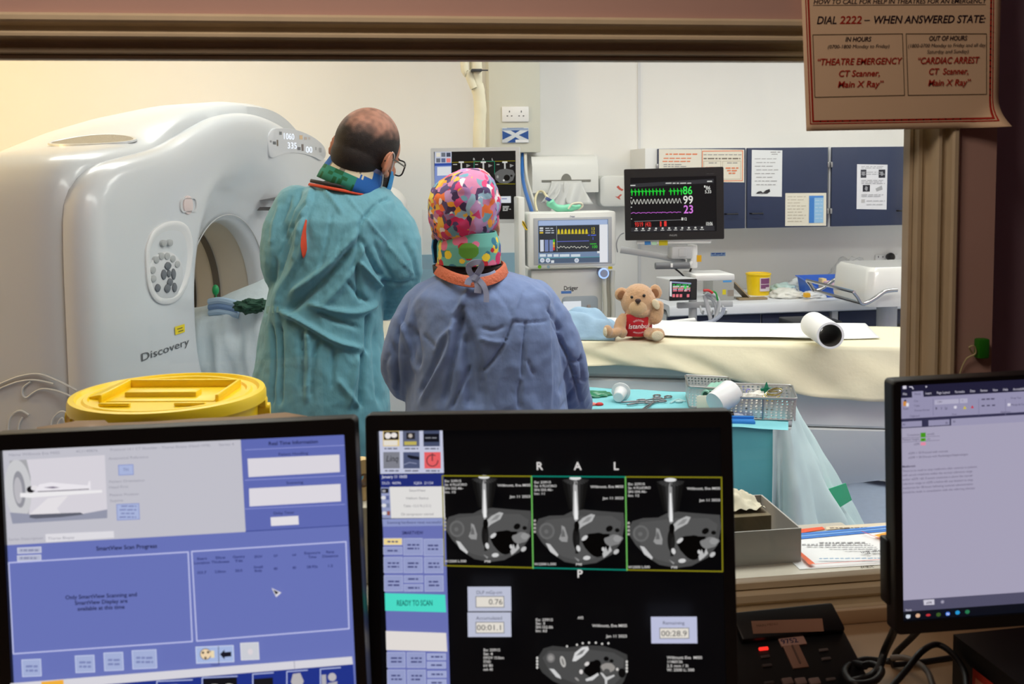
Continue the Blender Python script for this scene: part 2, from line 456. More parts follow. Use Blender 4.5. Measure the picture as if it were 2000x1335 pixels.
# dark front edge strip of shelf seen in the slit between the screens
# ---- desk of the control room
DZ = 0.866
t = thing('desk', (0.2, 1.1, 0), 'light wooden control room desk below the window', 'desk')
mb = MB(); mb.box((0.1, 1.06, DZ - 0.016), (3.3, 0.826, 0.032), 0.004); obj('desk_top', mb, mat('desk_laminate', (176, 146, 112), 0.45, var=0.05, vscale=12), t)
mb = MB(); mb.box((0.1, 1.465, DZ + 0.012), (3.3, 0.014, 0.024), 0.003); obj('trim_3', mb, mat('desk_edge', (190, 160, 124), 0.45), kind='structure')
for x in (-1.5, 1.7):
    mb = MB(); mb.box((x, 1.08, (DZ - 0.032) / 2), (0.03, 0.7, DZ - 0.032)); obj('leg', mb, M_LGREY, t, smooth=False)

# ================================================================ poster, green tag
def italic(cv, *a, **k): cv.text(*a, shear=0.22, **k)
PM = Matrix.Translation(V((0.78, 1.4625, 1.75))) @ Matrix.Rotation(radians(0.9), 4, 'Y').inverted()
pt = thing('notice', (0.78, 1.4625, 1.66), 'cream emergency call notice with red double border taped over the window corner', 'notice', 'printed notices')
cv = Canvas(PM)
TLp, TRp, BRp, BLp = cv.loc(1564, -45), cv.loc(1956, -48), cv.loc(1949, 249), cv.loc(1575, 256)
mb = MB(PM)
def sheet(u, v):
    top = (TLp[0] + (TRp[0] - TLp[0]) * u, TLp[1] + (TRp[1] - TLp[1]) * u); bot = (BLp[0] + (BRp[0] - BLp[0]) * u, BLp[1] + (BRp[1] - BLp[1]) * u)
    k = max(0, u * 1.0 + v * 1.0 - 1.80); return (top[0] + (bot[0] - top[0]) * v, 0.0004 - 0.9 * k * k, top[1] + (bot[1] - top[1]) * v)
mb.grid(sheet, 30, 30)
mb2 = MB(); mb2.v = mb.v; mb2.f = mb.f; mb2.m = mb.m; mb2.c = mb.c
sh = obj('paper', mb2, mat('cream_paper', (238, 208, 172), 0.7), pt)
md = sh.modifiers.new('s', 'SOLIDIFY'); md.thickness = 0.0004
RED, INK = (178, 42, 28), (44, 28, 40)
for dx, w in ((0, 2.2), (5, 3.6)):
    cv.line([(1572 + dx, -40), (1583 + dx, 242 - dx)], RED, w); cv.line([(1583 + dx + (355 - 2 * dx) * k / 24, 242 - dx - 6 * k / 24) for k in range(25)], RED, w); cv.line([(1938 - dx + 3 * k / 24, 236 - dx - (276 - dx) * k / 24) for k in range(25)], RED, w)
italic(cv, 'HOW TO CALL FOR HELP IN THEATRES FOR AN EMERGENCY', 1588, 8, 9, INK, align='l', width=337, bold=True)
cv.line([(1588, 10.5), (1925, 9)], INK, 1)
italic(cv, 'DIAL', 1594, 47, 15, INK, align='l', width=39, bold=True); italic(cv, '2222', 1639, 46.5, 15, RED, align='l', width=43, bold=True)
cv.line([(1688, 40), (1698, 40)], INK, 1.6)
italic(cv, 'WHEN ANSWERED STATE:', 1704, 46, 15, INK, align='l', width=219, bold=True)
cv.line([(1587, 68), (1762, 66), (1766, 186), (1591, 190)], (80, 64, 40), 1.1, True)
cv.line([(1769, 66), (1926, 66), (1926, 184), (1773, 186)], (80, 64, 40), 1.1, True)
italic(cv, 'IN HOURS', 1675, 81, 9, INK, width=50, bold=True); italic(cv, '(0700-1800 Monday to Friday)', 1676, 94, 7, INK, width=120)
italic(cv, '\u201cTHEATRE EMERGENCY', 1677, 126, 12.5, RED, width=163, bold=True); italic(cv, 'CT Scanner,', 1677, 149, 12, RED, width=81, bold=True); italic(cv, 'Main X Ray\u201d', 1679, 170, 12, RED, width=88, bold=True)
italic(cv, 'OUT OF HOURS', 1850, 79, 9, INK, width=74, bold=True); italic(cv, '(1800-0700 Monday to Friday and all day', 1848, 92, 7, INK, width=150); italic(cv, 'Saturday and Sunday)', 1850, 104, 7, INK, width=81)
italic(cv, '\u201cCARDIAC ARREST', 1850, 124, 12.5, RED, width=119, bold=True); italic(cv, 'CT  Scanner,', 1851, 145, 12, RED, width=78, bold=True); italic(cv, 'Main X Ray\u201d', 1852, 167, 12, RED, width=82, bold=True)
for i, p in enumerate(cv.mb.v):
    q = PM.inverted() @ p; u = (q.x - BLp[0]) / (BRp[0] - BLp[0]); v = (TLp[1] - q.z) / (TLp[1] - BLp[1]); k = max(0, u + v - 1.80); cv.mb.v[i] = PM @ (q + V((0, -.9 * k * k - (.0006 if k else 0), 0)))
cv.build('print', PRINT, pt)

tp = at(1912, 678, 1.4785)
t = thing('key_tag', tp, 'green plastic tag on a pale cord fixed to the wall right of the window', 'tag')
mb = MB(); mb.box((tp.x, 1.471, tp.z), (0.019, 0.016, 0.032), 0.003, M=None); obj('tag_body', mb, mat('green_plastic', (36, 122, 24), 0.45), t)
mb = MB(); mb.tube(spline([at(1900, 690, 1.468), at(1893, 678, 1.462), at(1903, 676, 1.462), at(1905, 690, 1.466), at(1888, 700, 1.47), at(1877, 722, 1.473), at(1874, 745, 1.475), at(1880, 790, 1.476)], 6), 0.0013, 6)
obj('cord', mb, mat('pale_cord', (206, 196, 150), 0.6), t)
# ================================================================ control room monitors
def monitor(name, label, M, w, h, bez, group, deep=0.045, stand=True, sdx=0.0, mats=None, bevm=0.004):
    """bez = left, right, top, bottom; returns the thing and a canvas on the glass"""
    mats = mats or (M_BLACK, M_BLACK)
    l, r, tp, bt = bez
    base = M @ V((0, 0.06, -h / 2 - bt)); t = thing(name, (base.x, base.y, DZ if stand else base.z), label, 'monitor', group)
    W, H = w + l + r, h + tp + bt; cx, cz = (r - l) / 2, (tp - bt) / 2
    mb = MB(M)                                    # back housing, tapering to the rear
    rings = []
    for k, d in ((1.0, 0.004), (1.0, 0.020), (0.97, 0.026), (0.72, deep), (0.68, deep + .003)):
        rings.append([(cx + p[0] * k, d, cz + p[1] * k) for p in rrect(W, H, 0.006)])
    mb.loft(rings); obj('housing', mb, mats[1], t)
    mb = MB(M)                                    # front frame
    o = rrect(W, H, 0.006); i = [(p[0] * w / W, p[1] * h / H) for p in rrect(W, H, 0.001)]
    mb.loft([[(cx + p[0], 0.004, cz + p[1]) for p in o], [(cx + p[0], -0.003, cz + p[1]) for p in o], [(cx + p[0] * .997, -0.005, cz + p[1] * .997) for p in o],
             [(p[0], -0.005, p[1]) for p in i], [(p[0], 0.0, p[1]) for p in i]], cap0=False, cap1=False)
    obj('bezel', mb, mats[0], t)
    if stand:
        f = V((base.x + sdx, base.y + .02, DZ))
        mb = MB(); mb.loft([[(f.x + x * k, f.y + y * k, z) for x, y in rrect(.26, .19, .05)] for k, z in ((1, DZ), (1, DZ + .008), (.9, DZ + .014), (.2, DZ + .018))]); obj('stand_base', mb, mats[1], t)
        top = M @ V((0, deep, -h * 0.1)); mb = MB(); mb.tube([f + V((0, .01, .012)), V((top.x, top.y + .02, top.z)), top], [.026, .022, .02], 12); obj('stand_neck', mb, mats[1], t)
    cv = Canvas(M); cv.w, cv.h = w, h
    return t, cv
def full(cv, c): w, h = cv.w / 2, cv.h / 2; cv.lpoly([(-w, -h), (w, -h), (w, h), (-w, h)], c)
GRP = 'control room monitors'
# ---- left: scan progress screen
ML = pose((-0.2163, 1.1023, 1.1573), -4.44, -2.08, -8.45)
t, cv = monitor('monitor', 'black monitor showing a blue scan progress screen, left of the readings monitor', ML, .376, .301, (.014, .0125, .018, .02), GRP)
full(cv, (106, 117, 186))
G1, GT, BTN, DK = (196, 195, 205), (150, 149, 163), (172, 184, 222), (24, 28, 70)
cv.poly([(5, 878), (470, 857), (480, 1038), (14, 1064)], G1)
cv.poly([(470, 857), (674, 847), (684, 1026), (480, 1038)], (97, 108, 180))
cv.line([(480, 1037), (684, 1025)], (58, 70, 140), 1.6)
cv.poly([(19, 899), (205, 888), (210, 1011), (25, 1022)], (218, 214, 222))            # picture of scanner and lying patient
cv.poly([(19, 899), (52, 897), (60, 930), (62, 970), (56, 1005), (45, 1021), (25, 1022)], (170, 170, 174))
cv.ell(36, 955, 26, 58, (205, 205, 208), 2); cv.ell(38, 955, 12, 36, (150, 150, 158), 2); cv.ell(36, 957, 8, 26, (190, 188, 194), 2)
cv.poly([(20, 1000), (60, 1003), (160, 1003), (210, 994), (210, 1011), (25, 1022)], (150, 153, 172))
cv.poly([(58, 1010), (60, 1002), (158, 1000), (164, 1004), (120, 1009), (70, 1012)], (96, 98, 112))
cv.poly([(58, 1004), (94, 972), (134, 967), (112, 992), (118, 1001), (160, 1000)], (232, 228, 232))
cv.poly([(40, 962), (200, 956), (200, 961), (130, 966), (60, 971), (40, 970)], (240, 238, 240))
cv.ell(61, 955, 8, 6.5, (34, 32, 36)); cv.ell(68, 952, 7, 5, (232, 228, 232))
cv.poly([(70, 956), (78, 945), (100, 941), (120, 943), (172, 947), (174, 939), (177, 938), (178, 955), (120, 957), (75, 959)], (238, 234, 240))
cv.poly([(86, 951), (104, 949), (118, 951), (104, 953)], (130, 120, 140)); cv.line([(75, 959), (120, 957), (174, 954)], (70, 60, 78), 1.4)
cv.text('Name Willmott Eva MISS', 18, 890, 5, GT, 'l', 100); cv.text('4C1140B76', 149, 883, 5, GT, 'l', 43)
cv.text('Protocol 14.1 CT Shoulder - Thorax Biopsy (Head-1978)', 216, 880, 5, GT, 'l', 196); cv.text('Series 4', 428, 870, 5, GT, 'l', 30)
cv.text('Anatomical Reference', 213, 897, 5, GT, 'l', 78); cv.rect(232, 906, 262, 927, BTN, (140, 152, 205)); cv.text('TH', 247, 919, 6, (110, 116, 160), width=11)
cv.text('Patient Orientation', 214, 942, 5, GT, 'l', 70); cv.text('Head First', 214, 953, 5, GT, 'l', 38); cv.text('Patient Position', 215, 968, 5, GT, 'l', 58); cv.text('Supine', 216, 979, 5, GT, 'l', 26)
cv.rect(229, 982, 274, 1014, BTN, (140, 152, 205))
for i in range(4): cv.greek(238 - (i % 2) * 3, 987 + i * 7, 268, (128, 136, 184), 2.6, i + 3)
cv.text('Series Description', 19, 1054, 5, GT, 'l', 68); cv.poly([(91, 1041), (224, 1035), (225, 1048), (92, 1057)], (226, 224, 230)); cv.text('Thorax Biopsy', 96, 1052, 5, GT, 'l', 52)
cv.text('Real Time Information', 574, 866, 7, DK, width=97, bold=True)
for y in (873, 932, 988): cv.line([(480, y + 4), (674, y - 5)], (150, 158, 220), 1.2)
cv.text('Patient Handling', 574, 887, 5.5, DK, width=58); cv.poly([(485, 894), (664, 886), (665, 920), (487, 930)], (222, 218, 226))
cv.text('Scanning', 577, 943, 5.5, DK, width=33); cv.poly([(488, 952), (666, 943), (667, 977), (489, 987)], (224, 220, 228))
cv.text('Delay Timer', 556, 1002, 5.5, DK, width=41); cv.poly([(530, 1008), (584, 1005), (585, 1022), (531, 1025)], (230, 226, 232))
cv.text('SmartView Scan Progress', 250, 1070, 8, (16, 18, 52), width=119, bold=True)
for y in (1072, 1087): cv.rect(37, y - 6, 84, y + 6, (182, 186, 210), (212, 214, 232)); cv.greek(43, y, 79, (140, 144, 176), 4, y)
FR = (190, 194, 236)
cv.line([(21, 1096), (370, 1075), (378, 1249), (30, 1273)], FR, 2.6, True); cv.line([(377, 1074), (677, 1055), (683, 1224), (387, 1248)], FR, 2.6, True)
for i, s in enumerate(('Only SmartView Scanning and', 'SmartView Display are', 'available at this time')):
    cv.text(s, 201, 1164 + i * 11.5, 7.6, (22, 24, 66), width=(140, 103, 92)[i], bold=True)
hx = (397, 433, 469, 507, 541, 577, 612, 647); hd = (('Start', 'Location'), ('Slice', 'Thickness'), ('Gantry', 'Tilt'), ('SFOV',), ('kV',), ('mA',), ('Exposure', 'Time'), ('Ramp', 'Distance'))
hv = (('I33.7',), ('2.50mm',), ('30.0',), ('Small', 'Body'), ('80',), ('40',), ('28.92s',), ('1.2',))
for i, x in enumerate(hx):
    y = 1090 - (x - 397) * 0.055
    for j, s in enumerate(hd[i]): cv.text(s, x, y + j * 8 + (2 if len(hd[i]) == 1 else 0), 4.8, (34, 40, 104), width=3.9 * len(s), bold=True)
    for j, s in enumerate(hv[i]): cv.text(s, x, y + 27 + j * 7 - (5 if len(hv[i]) > 1 else 0), 4.8, (34, 40, 104), width=3.6 * len(s), bold=True)
cv.poly([(533, 1144), (552, 1153), (542, 1162)], (226, 222, 230)); cv.poly([(536, 1147), (547, 1152.5), (541.5, 1157)], (26, 22, 34))
for x0, y0, x1, y1, k in ((48, 1282, 86, 1316, 2), (152, 1274, 190, 1308, 2), (208, 1268, 246, 1304, 2), (263, 1263, 311, 1300, 2)):
    cv.rect(x0, y0, x1, y1, (166, 178, 218), (200, 208, 238), 1.5)
    for j in range(k): cv.greek(x0 + 8, (y0 + y1) / 2 - 3 + j * 8, x1 - 7, (124, 134, 184), 4, x0 + j)
cv.rect(387, 1255, 461, 1288, (168, 186, 228), (208, 216, 240), 1.6); cv.ell(406, 1271, 11, 11, (40, 34, 40)); cv.ell(406, 1271, 10, 10, (240, 214, 176)); cv.rect(416, 1264, 423, 1278, (238, 220, 180))
for x, y in ((401, 1268), (411, 1267), (406, 1278)): cv.ell(x, y, 2.3, 2.3, (40, 32, 36))
cv.line([(431, 1256), (432, 1290)], (50, 52, 80), 1.2); cv.poly([(434, 1271), (443, 1262), (443, 1267), (456, 1266), (456, 1275), (443, 1276), (443, 1281)], (26, 26, 40))
cv.text('Head', 425, 1293, 4, (34, 40, 90), width=16)
cv.rect(474, 1248, 510, 1282, (206, 208, 216), (226, 226, 232), 1.5); cv.ell(493, 1266, 5, 6, (222, 214, 220))
cv.poly([(28, 1327), (690, 1275), (692, 1290), (29, 1344)], (218, 216, 224)); cv.line([(578, 1284), (579, 1298)], (150, 150, 168), 1.2)
cv.poly([(29, 1344), (692, 1290), (698, 1384), (33, 1414)], (34, 52, 138))
cv.poly([(88, 1324), (131, 1320), (132, 1336), (89, 1340)], (246, 178, 60))
for x0, y0, x1 in ((312, 1323, 381), (400, 1316, 468), (498, 1309, 538), (564, 1304, 604), (629, 1299, 668)):
    cv.line([(x0, y0 + 60), (x0, y0), (x1, y0 - 3)], (190, 200, 236), 1.8)
cv.poly([(402, 1318), (467, 1315), (470, 1370), (404, 1372)], (20, 20, 26)); cv.ell(424, 1337, 14, 9, (200, 196, 190)); cv.ell(452, 1336, 12, 9, (206, 202, 198)); cv.ell(452, 1336, 3, 3, (40, 40, 44))
cv.poly([(500, 1318), (537, 1315), (540, 1370), (502, 1372)], (24, 24, 30)); cv.ell(512, 1336, 10, 6, (190, 188, 186))
cv.poly([(576, 1308), (590, 1306), (597, 1322), (592, 1336), (578, 1337), (572, 1323)], (186, 182, 184)); cv.poly([(631, 1310), (640, 1309), (641, 1330), (632, 1331)], (176, 174, 182)); cv.ell(652, 1314, 8, 8, (188, 184, 188)); cv.poly([(643, 1326), (662, 1322), (662, 1331), (645, 1330)], (170, 168, 176))
cv.poly([(318, 1330), (350, 1328), (372, 1332), (380, 1360), (330, 1370)], (200, 204, 222))
cv.build('screen', SCREEN, t)

# ---- centre: images and readings
MC = pose((0.1937, 1.0942, 1.1432), -5.66, -0.59, -10.56)
t, cv = monitor('monitor', 'black monitor showing three grey body scans and a teal ready banner', MC, .392, .321, (.0145, .0135, .019, .02), GRP)
full(cv, (6, 6, 8))
cv.poly([(740, 833), (864, 832), (867, 923), (743, 925)], (196, 200, 222))
IC = [((764, 855), (226, 200, 130)), ((803, 855), (92, 98, 122)), ((843, 855), (70, 78, 106)), ((765, 898), (128, 130, 140)), ((804, 898), (80, 88, 120)), ((845, 898), (232, 96, 100))]
for i, ((x, y), c) in enumerate(IC):
    cv.rect(x - 16, y - 16, x + 16, y + 16, c); cv.greek(x - 13, y + 20.5, x + 14, (96, 98, 116), 2.6, i)
cv.rect(750, 842, 779, 858, (40, 36, 36)); cv.ell(758, 850, 6, 6, (236, 230, 226)); cv.ell(770, 849, 6, 5, (236, 230, 226)); cv.rect(750, 859, 777, 869, (230, 224, 214))
cv.rect(794, 844, 811, 857, (44, 42, 48)); cv.ell(802, 850, 4, 4, (190, 180, 170)); cv.rect(790, 861, 814, 868, (190, 176, 90))
cv.rect(828, 846, 858, 862, (18, 20, 30)); cv.greek(831, 854, 856, (130, 132, 140), 2.4, 5)
cv.text('Linq', 766, 900, 12, (22, 22, 26), shear=.2, width=24); cv.poly([(797, 887), (820, 891), (820, 897), (803, 895), (796, 891)], (24, 26, 40)); cv.line([(790, 906), (800, 902), (814, 904)], (150, 156, 186), 1.3)
for k in range(14):
    a0 = radians(-60 + k * 300 / 14 + 90 + 60); a1 = radians(-60 + (k + 1) * 300 / 14 + 90 + 60)
    cv.line([(845 + 11 * cos(a0 + .5 - 1.0), 898 + 11 * sin(-a0 - .5 + 1.0)), (845 + 11 * cos(a1 + .5 - 1.0), 898 + 11 * sin(-a1 - .5 + 1.0))], (120, 60, 66), 2.2)
cv.line([(845, 884), (845, 898)], (120, 60, 66), 2.4)
cv.poly([(743, 925), (867, 923), (869, 948), (745, 950)], (34, 46, 120))
cv.text('January 11 10:03', 747, 932, 5.5, (214, 216, 232), 'l', 49, bold=True); cv.text('DLO:  46096', 747, 944, 5, (214, 216, 232), 'l', 37); cv.text('IQEA  21154', 809, 944, 5, (214, 216, 232), 'l', 38)
cv.poly([(745, 950), (762, 950), (765, 1010), (748, 1010)], (150, 158, 196)); cv.poly([(762, 949), (868, 948), (870, 1009), (765, 1010)], (226, 224, 222))
cv.rect(746, 952, 760, 961, (30, 30, 36)); cv.ell(751, 957, 3.5, 2.6, (160, 160, 168))
for i in range(3): cv.ell(750 + i, 970 + i * 15, 4.5, 3.6, (222, 222, 226)); cv.rect(755 + i, 966 + i * 15, 761 + i, 974 + i * 15, ((90, 100, 150), (120, 130, 160), (150, 90, 80))[i])
for s, y, w in (('SmartView', 958, 32), ('Helium Status', 973, 44), ('Table -12.5 N (13.1)', 988, 54), ('Oil compressor started', 1004, 64)): cv.text(s, 816, y, 5, (130, 128, 134), width=w)
cv.poly([(748, 1011), (870, 1009), (871, 1024), (749, 1026)], (142, 152, 200)); cv.text('Scanning hardware reset successful', 810, 1020, 5, (40, 44, 96), width=106)
cv.poly([(749, 1026), (871, 1024), (880, 1345), (760, 1348)], (106, 114, 180))
cv.text('SMARTVIEW', 807, 1041, 6.5, (34, 36, 88), width=41, bold=True)
B = (150, 158, 202)
def btn(x0, y0, x1, y1, seed, c=B, n=2):
    cv.rect(x0, y0, x1, y1, c, (182, 188, 222), 1.0)
    for j in range(n): cv.greek(x0 + 8, (y0 + y1) / 2 + (j - (n - 1) / 2) * 7, x1 - 7, (62, 66, 118), 3, seed + j)
btn(750, 1048, 787, 1062, 1, (240, 216, 150), 1); btn(750, 1065, 787, 1080, 2, B, 1); btn(789, 1048, 827, 1081, 3); btn(829, 1049, 867, 1082, 4)
for r, y in enumerate((1084, 1119)):
    for c_, x in enumerate((751, 790, 830)):
        if r == 1 and c_ == 1: btn(x + 1, y, x + 38, y + 14, 20, B, 1); btn(x + 1, y + 17, x + 38, y + 31, 21, B, 1)
        else: btn(x + r, y, x + 37 + r, y + 31, r * 5 + c_ + 7)
cv.poly([(754, 1153), (871, 1156), (873, 1190), (755, 1187)], (76, 222, 200)); cv.text('READY TO SCAN', 812, 1177, 10.5, (16, 92, 88), width=70, bold=True)
cv.poly([(756, 1226), (873, 1230), (875, 1266), (757, 1263)], (228, 222, 218))
for r, y in enumerate((1267, 1300)):
    for c_, x in enumerate((758, 797)): btn(x + r, y, x + 36 + r, y + 30, 40 + r * 4 + c_)
    for j in range(2): btn(836 + r, y + 2 + j * 16, 873 + r, y + 15 + j * 16, 60 + r * 4 + j, (160, 168, 210), 1)
for s, x in (('R', 1054), ('A', 1128), ('L', 1202)): cv.text(s, x, 913, 15, (220, 216, 214), bold=True)
cv.text('P', 1132, 1121, 15, (222, 218, 216), bold=True)
def scan(x0, x1, y0, y1, im, k):
    sx = (x1 - x0) / 175.0; X = lambda v: x0 + v * sx; Y = lambda v: y0 + v * (y1 - y0) / 174.0
    P = lambda L, c: cv.poly([(X(a), Y(b)) for a, b in L], (c, c, c)); E = lambda x, y, rx, ry, c, r=0, w=0: cv.ell(X(x), Y(y), rx * sx, ry, (c, c, c), r, wob=w, seed=x)
    beam = {0: (1.0, 60), 1: (1.5, 60), 2: (.8, 40)}[k]
    for i, (w, c) in enumerate(((26, 16), (17, 28), (10, 52))): P([(80 - w, 8), (80 + w, 8), (84 + w * .45, 66), (80 - w * .45, 66)], c)
    body = [(3, 98), (10, 84), (30, 78), (58, 77), (76, 68), (96, 66), (130, 69), (172, 72), (174, 96), (168, 128), (150, 152), (120, 168), (92, 172), (60, 166), (36, 150), (16, 128), (6, 112)]
    P(body, 74); P([(14, 104), (24, 86), (60, 82), (90, 78), (150, 78), (168, 90), (160, 126), (140, 148), (110, 162), (86, 164), (56, 156), (32, 140)], 84)
    E(26, 107, 15, 16, 104); E(26, 107, 11, 12, 88); E(25, 108, 4, 4, 106)
    P([(54, 96), (60, 99), (66, 118), (65, 128), (54, 127), (49, 122), (54, 110)], 150); P([(56, 102), (60, 110), (61, 118), (53, 118)], 104)
    P([(24, 130), (32, 132), (48, 152), (46, 156), (32, 146)], 198)
    P([(78, 98), (94, 82), (110, 74), (118, 76), (112, 88), (94, 98), (82, 108)], 178); P([(92, 92), (104, 80), (112, 79), (106, 88)], 140)
    E(82, 120, 7, 22, 22); P([(82, 116), (88, 112), (86, 150), (80, 150)], 30)
    E(120, 132, 27, 21, 3, -28, .3); P([(124, 112), (146, 112), (140, 130), (128, 140)], 3); E(98, 120, 7, 3.6, 204, 38); E(86, 140, 3.6, 6, 210, 14); E(102, 158, 7, 4, 208, 6); P([(78, 156), (88, 162), (86, 165)], 150)
    E(145, 102, 7, 5.5, 8, 30); E(160, 105, 4.5, 4, 12); E(152, 124, 17, 10, 128, 8, .3); E(160, 121, 8, 6, 150, 0, .3)
    P([(132, 150), (138, 136), (142, 146), (146, 134), (150, 144), (142, 152), (134, 158)], 186); E(158, 146, 6, 4, 190, 40); E(133, 141, 2.5, 4, 200)
    P([(78 - beam[0], 10), (82 + beam[0], 10), (84.5 + beam[0] * 1.2, 74), (83, 88), (80, 88), (77 - beam[0] * .8, 74)], 176 if k != 2 else 150); P([(79, 30), (81.5, 30), (84 + beam[0], 84), (79 - beam[0] * .4, 84)], 238)
    E(83, 97, 5, 10, 6)
    for i in range(11): a = radians(200 + i * 14); P([(80, 4), (80 + 26 * cos(a), 5 - 13 * sin(a)), (82 + 25 * cos(a + .06), 5 - 13 * sin(a + .06))], 66)
    E(80, 5, 11, 3.6, 226)
    W = (208, 206, 204)
    for i, s in enumerate(('Ex: 23915', 'Se: 4 FLUORO', 'SN I3%d.46-' % (2 + k), 'Im: %d' % (10 + k))): cv.text(s, X(2), Y(15 + i * 7.2), 4.4, W, 'l', 4.2 * len(s) * .86, bold=True)
    cv.text('Willmott, Eva MISS', X(172), Y(23), 4.6, W, 'r', 64, bold=True); cv.text('Jan 11 2023', X(172), Y(45), 4.6, W, 'r', 40, bold=True)
    for j in range(4): cv.rect(X(1), Y(84 + j * 7), X(5), Y(88 + j * 7), (180, 176, 170))
    cv.text('W:2500 L:500', X(2), Y(171), 4.4, W, 'l', 42, bold=True); cv.text('P98', X(87), Y(171.5), 4.4, W, width=12, bold=True)
scan(869, 1040, 921, 1093, 10, 0); scan(1042, 1219, 922, 1097, 11, 1); scan(1222, 1404, 924, 1101, 12, 2)
YL, TE, GN = (132, 126, 26), (14, 132, 112), (110, 186, 92)
for a, b, c_ in (((868, 921), (1039, 922), YL), ((872, 1093), (1042, 1097), YL), ((868, 921), (872, 1093), YL), ((1221, 923), (1403, 924), YL), ((1222, 1101), (1405, 1104), YL), ((1403, 924), (1405, 1104), YL),
                 ((1040, 922), (1219, 923), TE), ((1043, 1097), (1221, 1101), TE), ((1039, 922), (1042, 1098), GN), ((1219, 923), (1222, 1102), GN)): cv.line([a, b], c_, 2.4)
for y0, y1, s, v in ((1133, 1180, 'DLP mGy-cm', '0.76'), (1182, 1229, 'Accumulated', '00:01.1')):
    cv.rect(917, y0, 1000, y1, (190, 194, 214)); cv.text(s, 958, y0 + 14, 6.5, (84, 86, 108), width=50); cv.rect(932, y0 + 18, 987, y0 + 40, (228, 222, 212), (110, 112, 124), 1.3)
    cv.text(v, 984, y0 + 34, 10.5, (60, 58, 62), 'r', width=50 if len(v) > 4 else 27)
cv.rect(1268, 1190, 1356, 1241, (190, 194, 222)); cv.text('Remaining', 1311, 1205, 6.5, (74, 76, 98), width=42); cv.rect(1284, 1211, 1341, 1232, (228, 222, 212), (110, 112, 124), 1.3); cv.text('00:28.9', 1312, 1227, 10.5, (60, 58, 62), width=50)
W = (206, 203, 200)
for i, s in enumerate(('Ex: 23915', 'Se: 4', 'DFOV 15.0cm', 'STND', 'kV 80', 'mA 40')): cv.text(s, 947, 1256 + i * 7.4, 5, W, 'l', 3.6 * len(s), bold=True)
for i, s in enumerate(('Ex: 23915', 'Se: 3', 'SN I32.06', 'Im: 63')): cv.text(s, 1047, 1198 + i * 7, 5, W, 'l', 3.7 * len(s), bold=True)
cv.text('A93', 1133, 1194, 5, W, width=11, bold=True); cv.text('Willmott, Eva MISS', 1222, 1209, 5.2, W, 'r', 67, bold=True); cv.text('Jan 11 2023', 1222, 1229, 5.2, W, 'r', 40, bold=True)
for i, s in enumerate(('Willmott Eva  MISS', '11460126', '2.5 mm / 3i', 'W: 2500 L: 500')): cv.text(s, 1298, 1270 + i * 7.8, 5.2, W, 'l', 3.75 * len(s), bold=True)
Pq = lambda L, c: cv.poly(L, (c, c, c))
Pq([(1052, 1266), (1062, 1250), (1080, 1245), (1108, 1248), (1140, 1244), (1176, 1245), (1200, 1252), (1222, 1262), (1224, 1290), (1216, 1312), (1204, 1330), (1180, 1340), (1140, 1336), (1110, 1326), (1080, 1312), (1060, 1296), (1051, 1282)], 62)
Pq([(1060, 1268), (1072, 1254), (1110, 1256), (1150, 1252), (1196, 1258), (1216, 1270), (1212, 1304), (1190, 1326), (1150, 1326), (1110, 1312), (1076, 1298)], 76)
cv.ell(1076, 1268, 8, 9, (118, 116, 116)); cv.ell(1076, 1268, 5, 5.5, (150, 148, 146)); cv.ell(1099, 1275, 5, 11, (190, 188, 184), 14); cv.ell(1099, 1275, 2, 7, (128, 126, 124), 14)
Pq([(1117, 1274), (1122, 1258), (1136, 1247), (1147, 1246), (1149, 1252), (1138, 1264), (1124, 1274)], 214); Pq([(1124, 1264), (1134, 1254), (1142, 1251), (1136, 1260)], 120)
Pq([(1073, 1288), (1082, 1289), (1094, 1302), (1096, 1308), (1086, 1304)], 206)
cv.ell(1156, 1290, 17, 14, (4, 4, 5), 28, wob=.25, seed=4); cv.ell(1164, 1279, 8, 8, (4, 4, 5)); cv.ell(1145, 1279, 5, 3.5, (216, 212, 210), 36); cv.ell(1134, 1294, 3.4, 4.4, (220, 216, 214)); Pq([(1142, 1308), (1154, 1303), (1166, 1296), (1168, 1300), (1156, 1310), (1144, 1312)], 206); cv.ell(1126, 1308, 5, 2, (150, 148, 146), -40)
cv.ell(1185, 1286, 13, 9, (150, 146, 142), 0, wob=.2, seed=2); cv.ell(1183, 1293, 6, 5, (80, 80, 80)); cv.ell(1182, 1269, 5, 4.5, (8, 8, 9)); cv.ell(1192, 1273, 4, 3.4, (10, 10, 11)); cv.ell(1212, 1296, 7, 9, (10, 10, 11)); cv.ell(1203, 1289, 2.4, 3, (206, 202, 198))
Pq([(1170, 1295), (1175, 1296), (1182, 1304), (1197, 1299), (1198, 1302), (1184, 1310), (1183, 1320), (1180, 1320), (1179, 1308)], 200)
for x, y in ((1107, 1245), (1126, 1242), (1137, 1239), (1149, 1238), (1162, 1238), (1174, 1240), (1186, 1239)): cv.ell(x, y, 2, 2, (216, 214, 210))
for x, y in ((1050, 1267), (1221, 1274)):
    for j in range(4): cv.ell(x, y + j * 6, 2, 2.6, (212, 210, 206))
cv.build('screen', SCREEN, t)

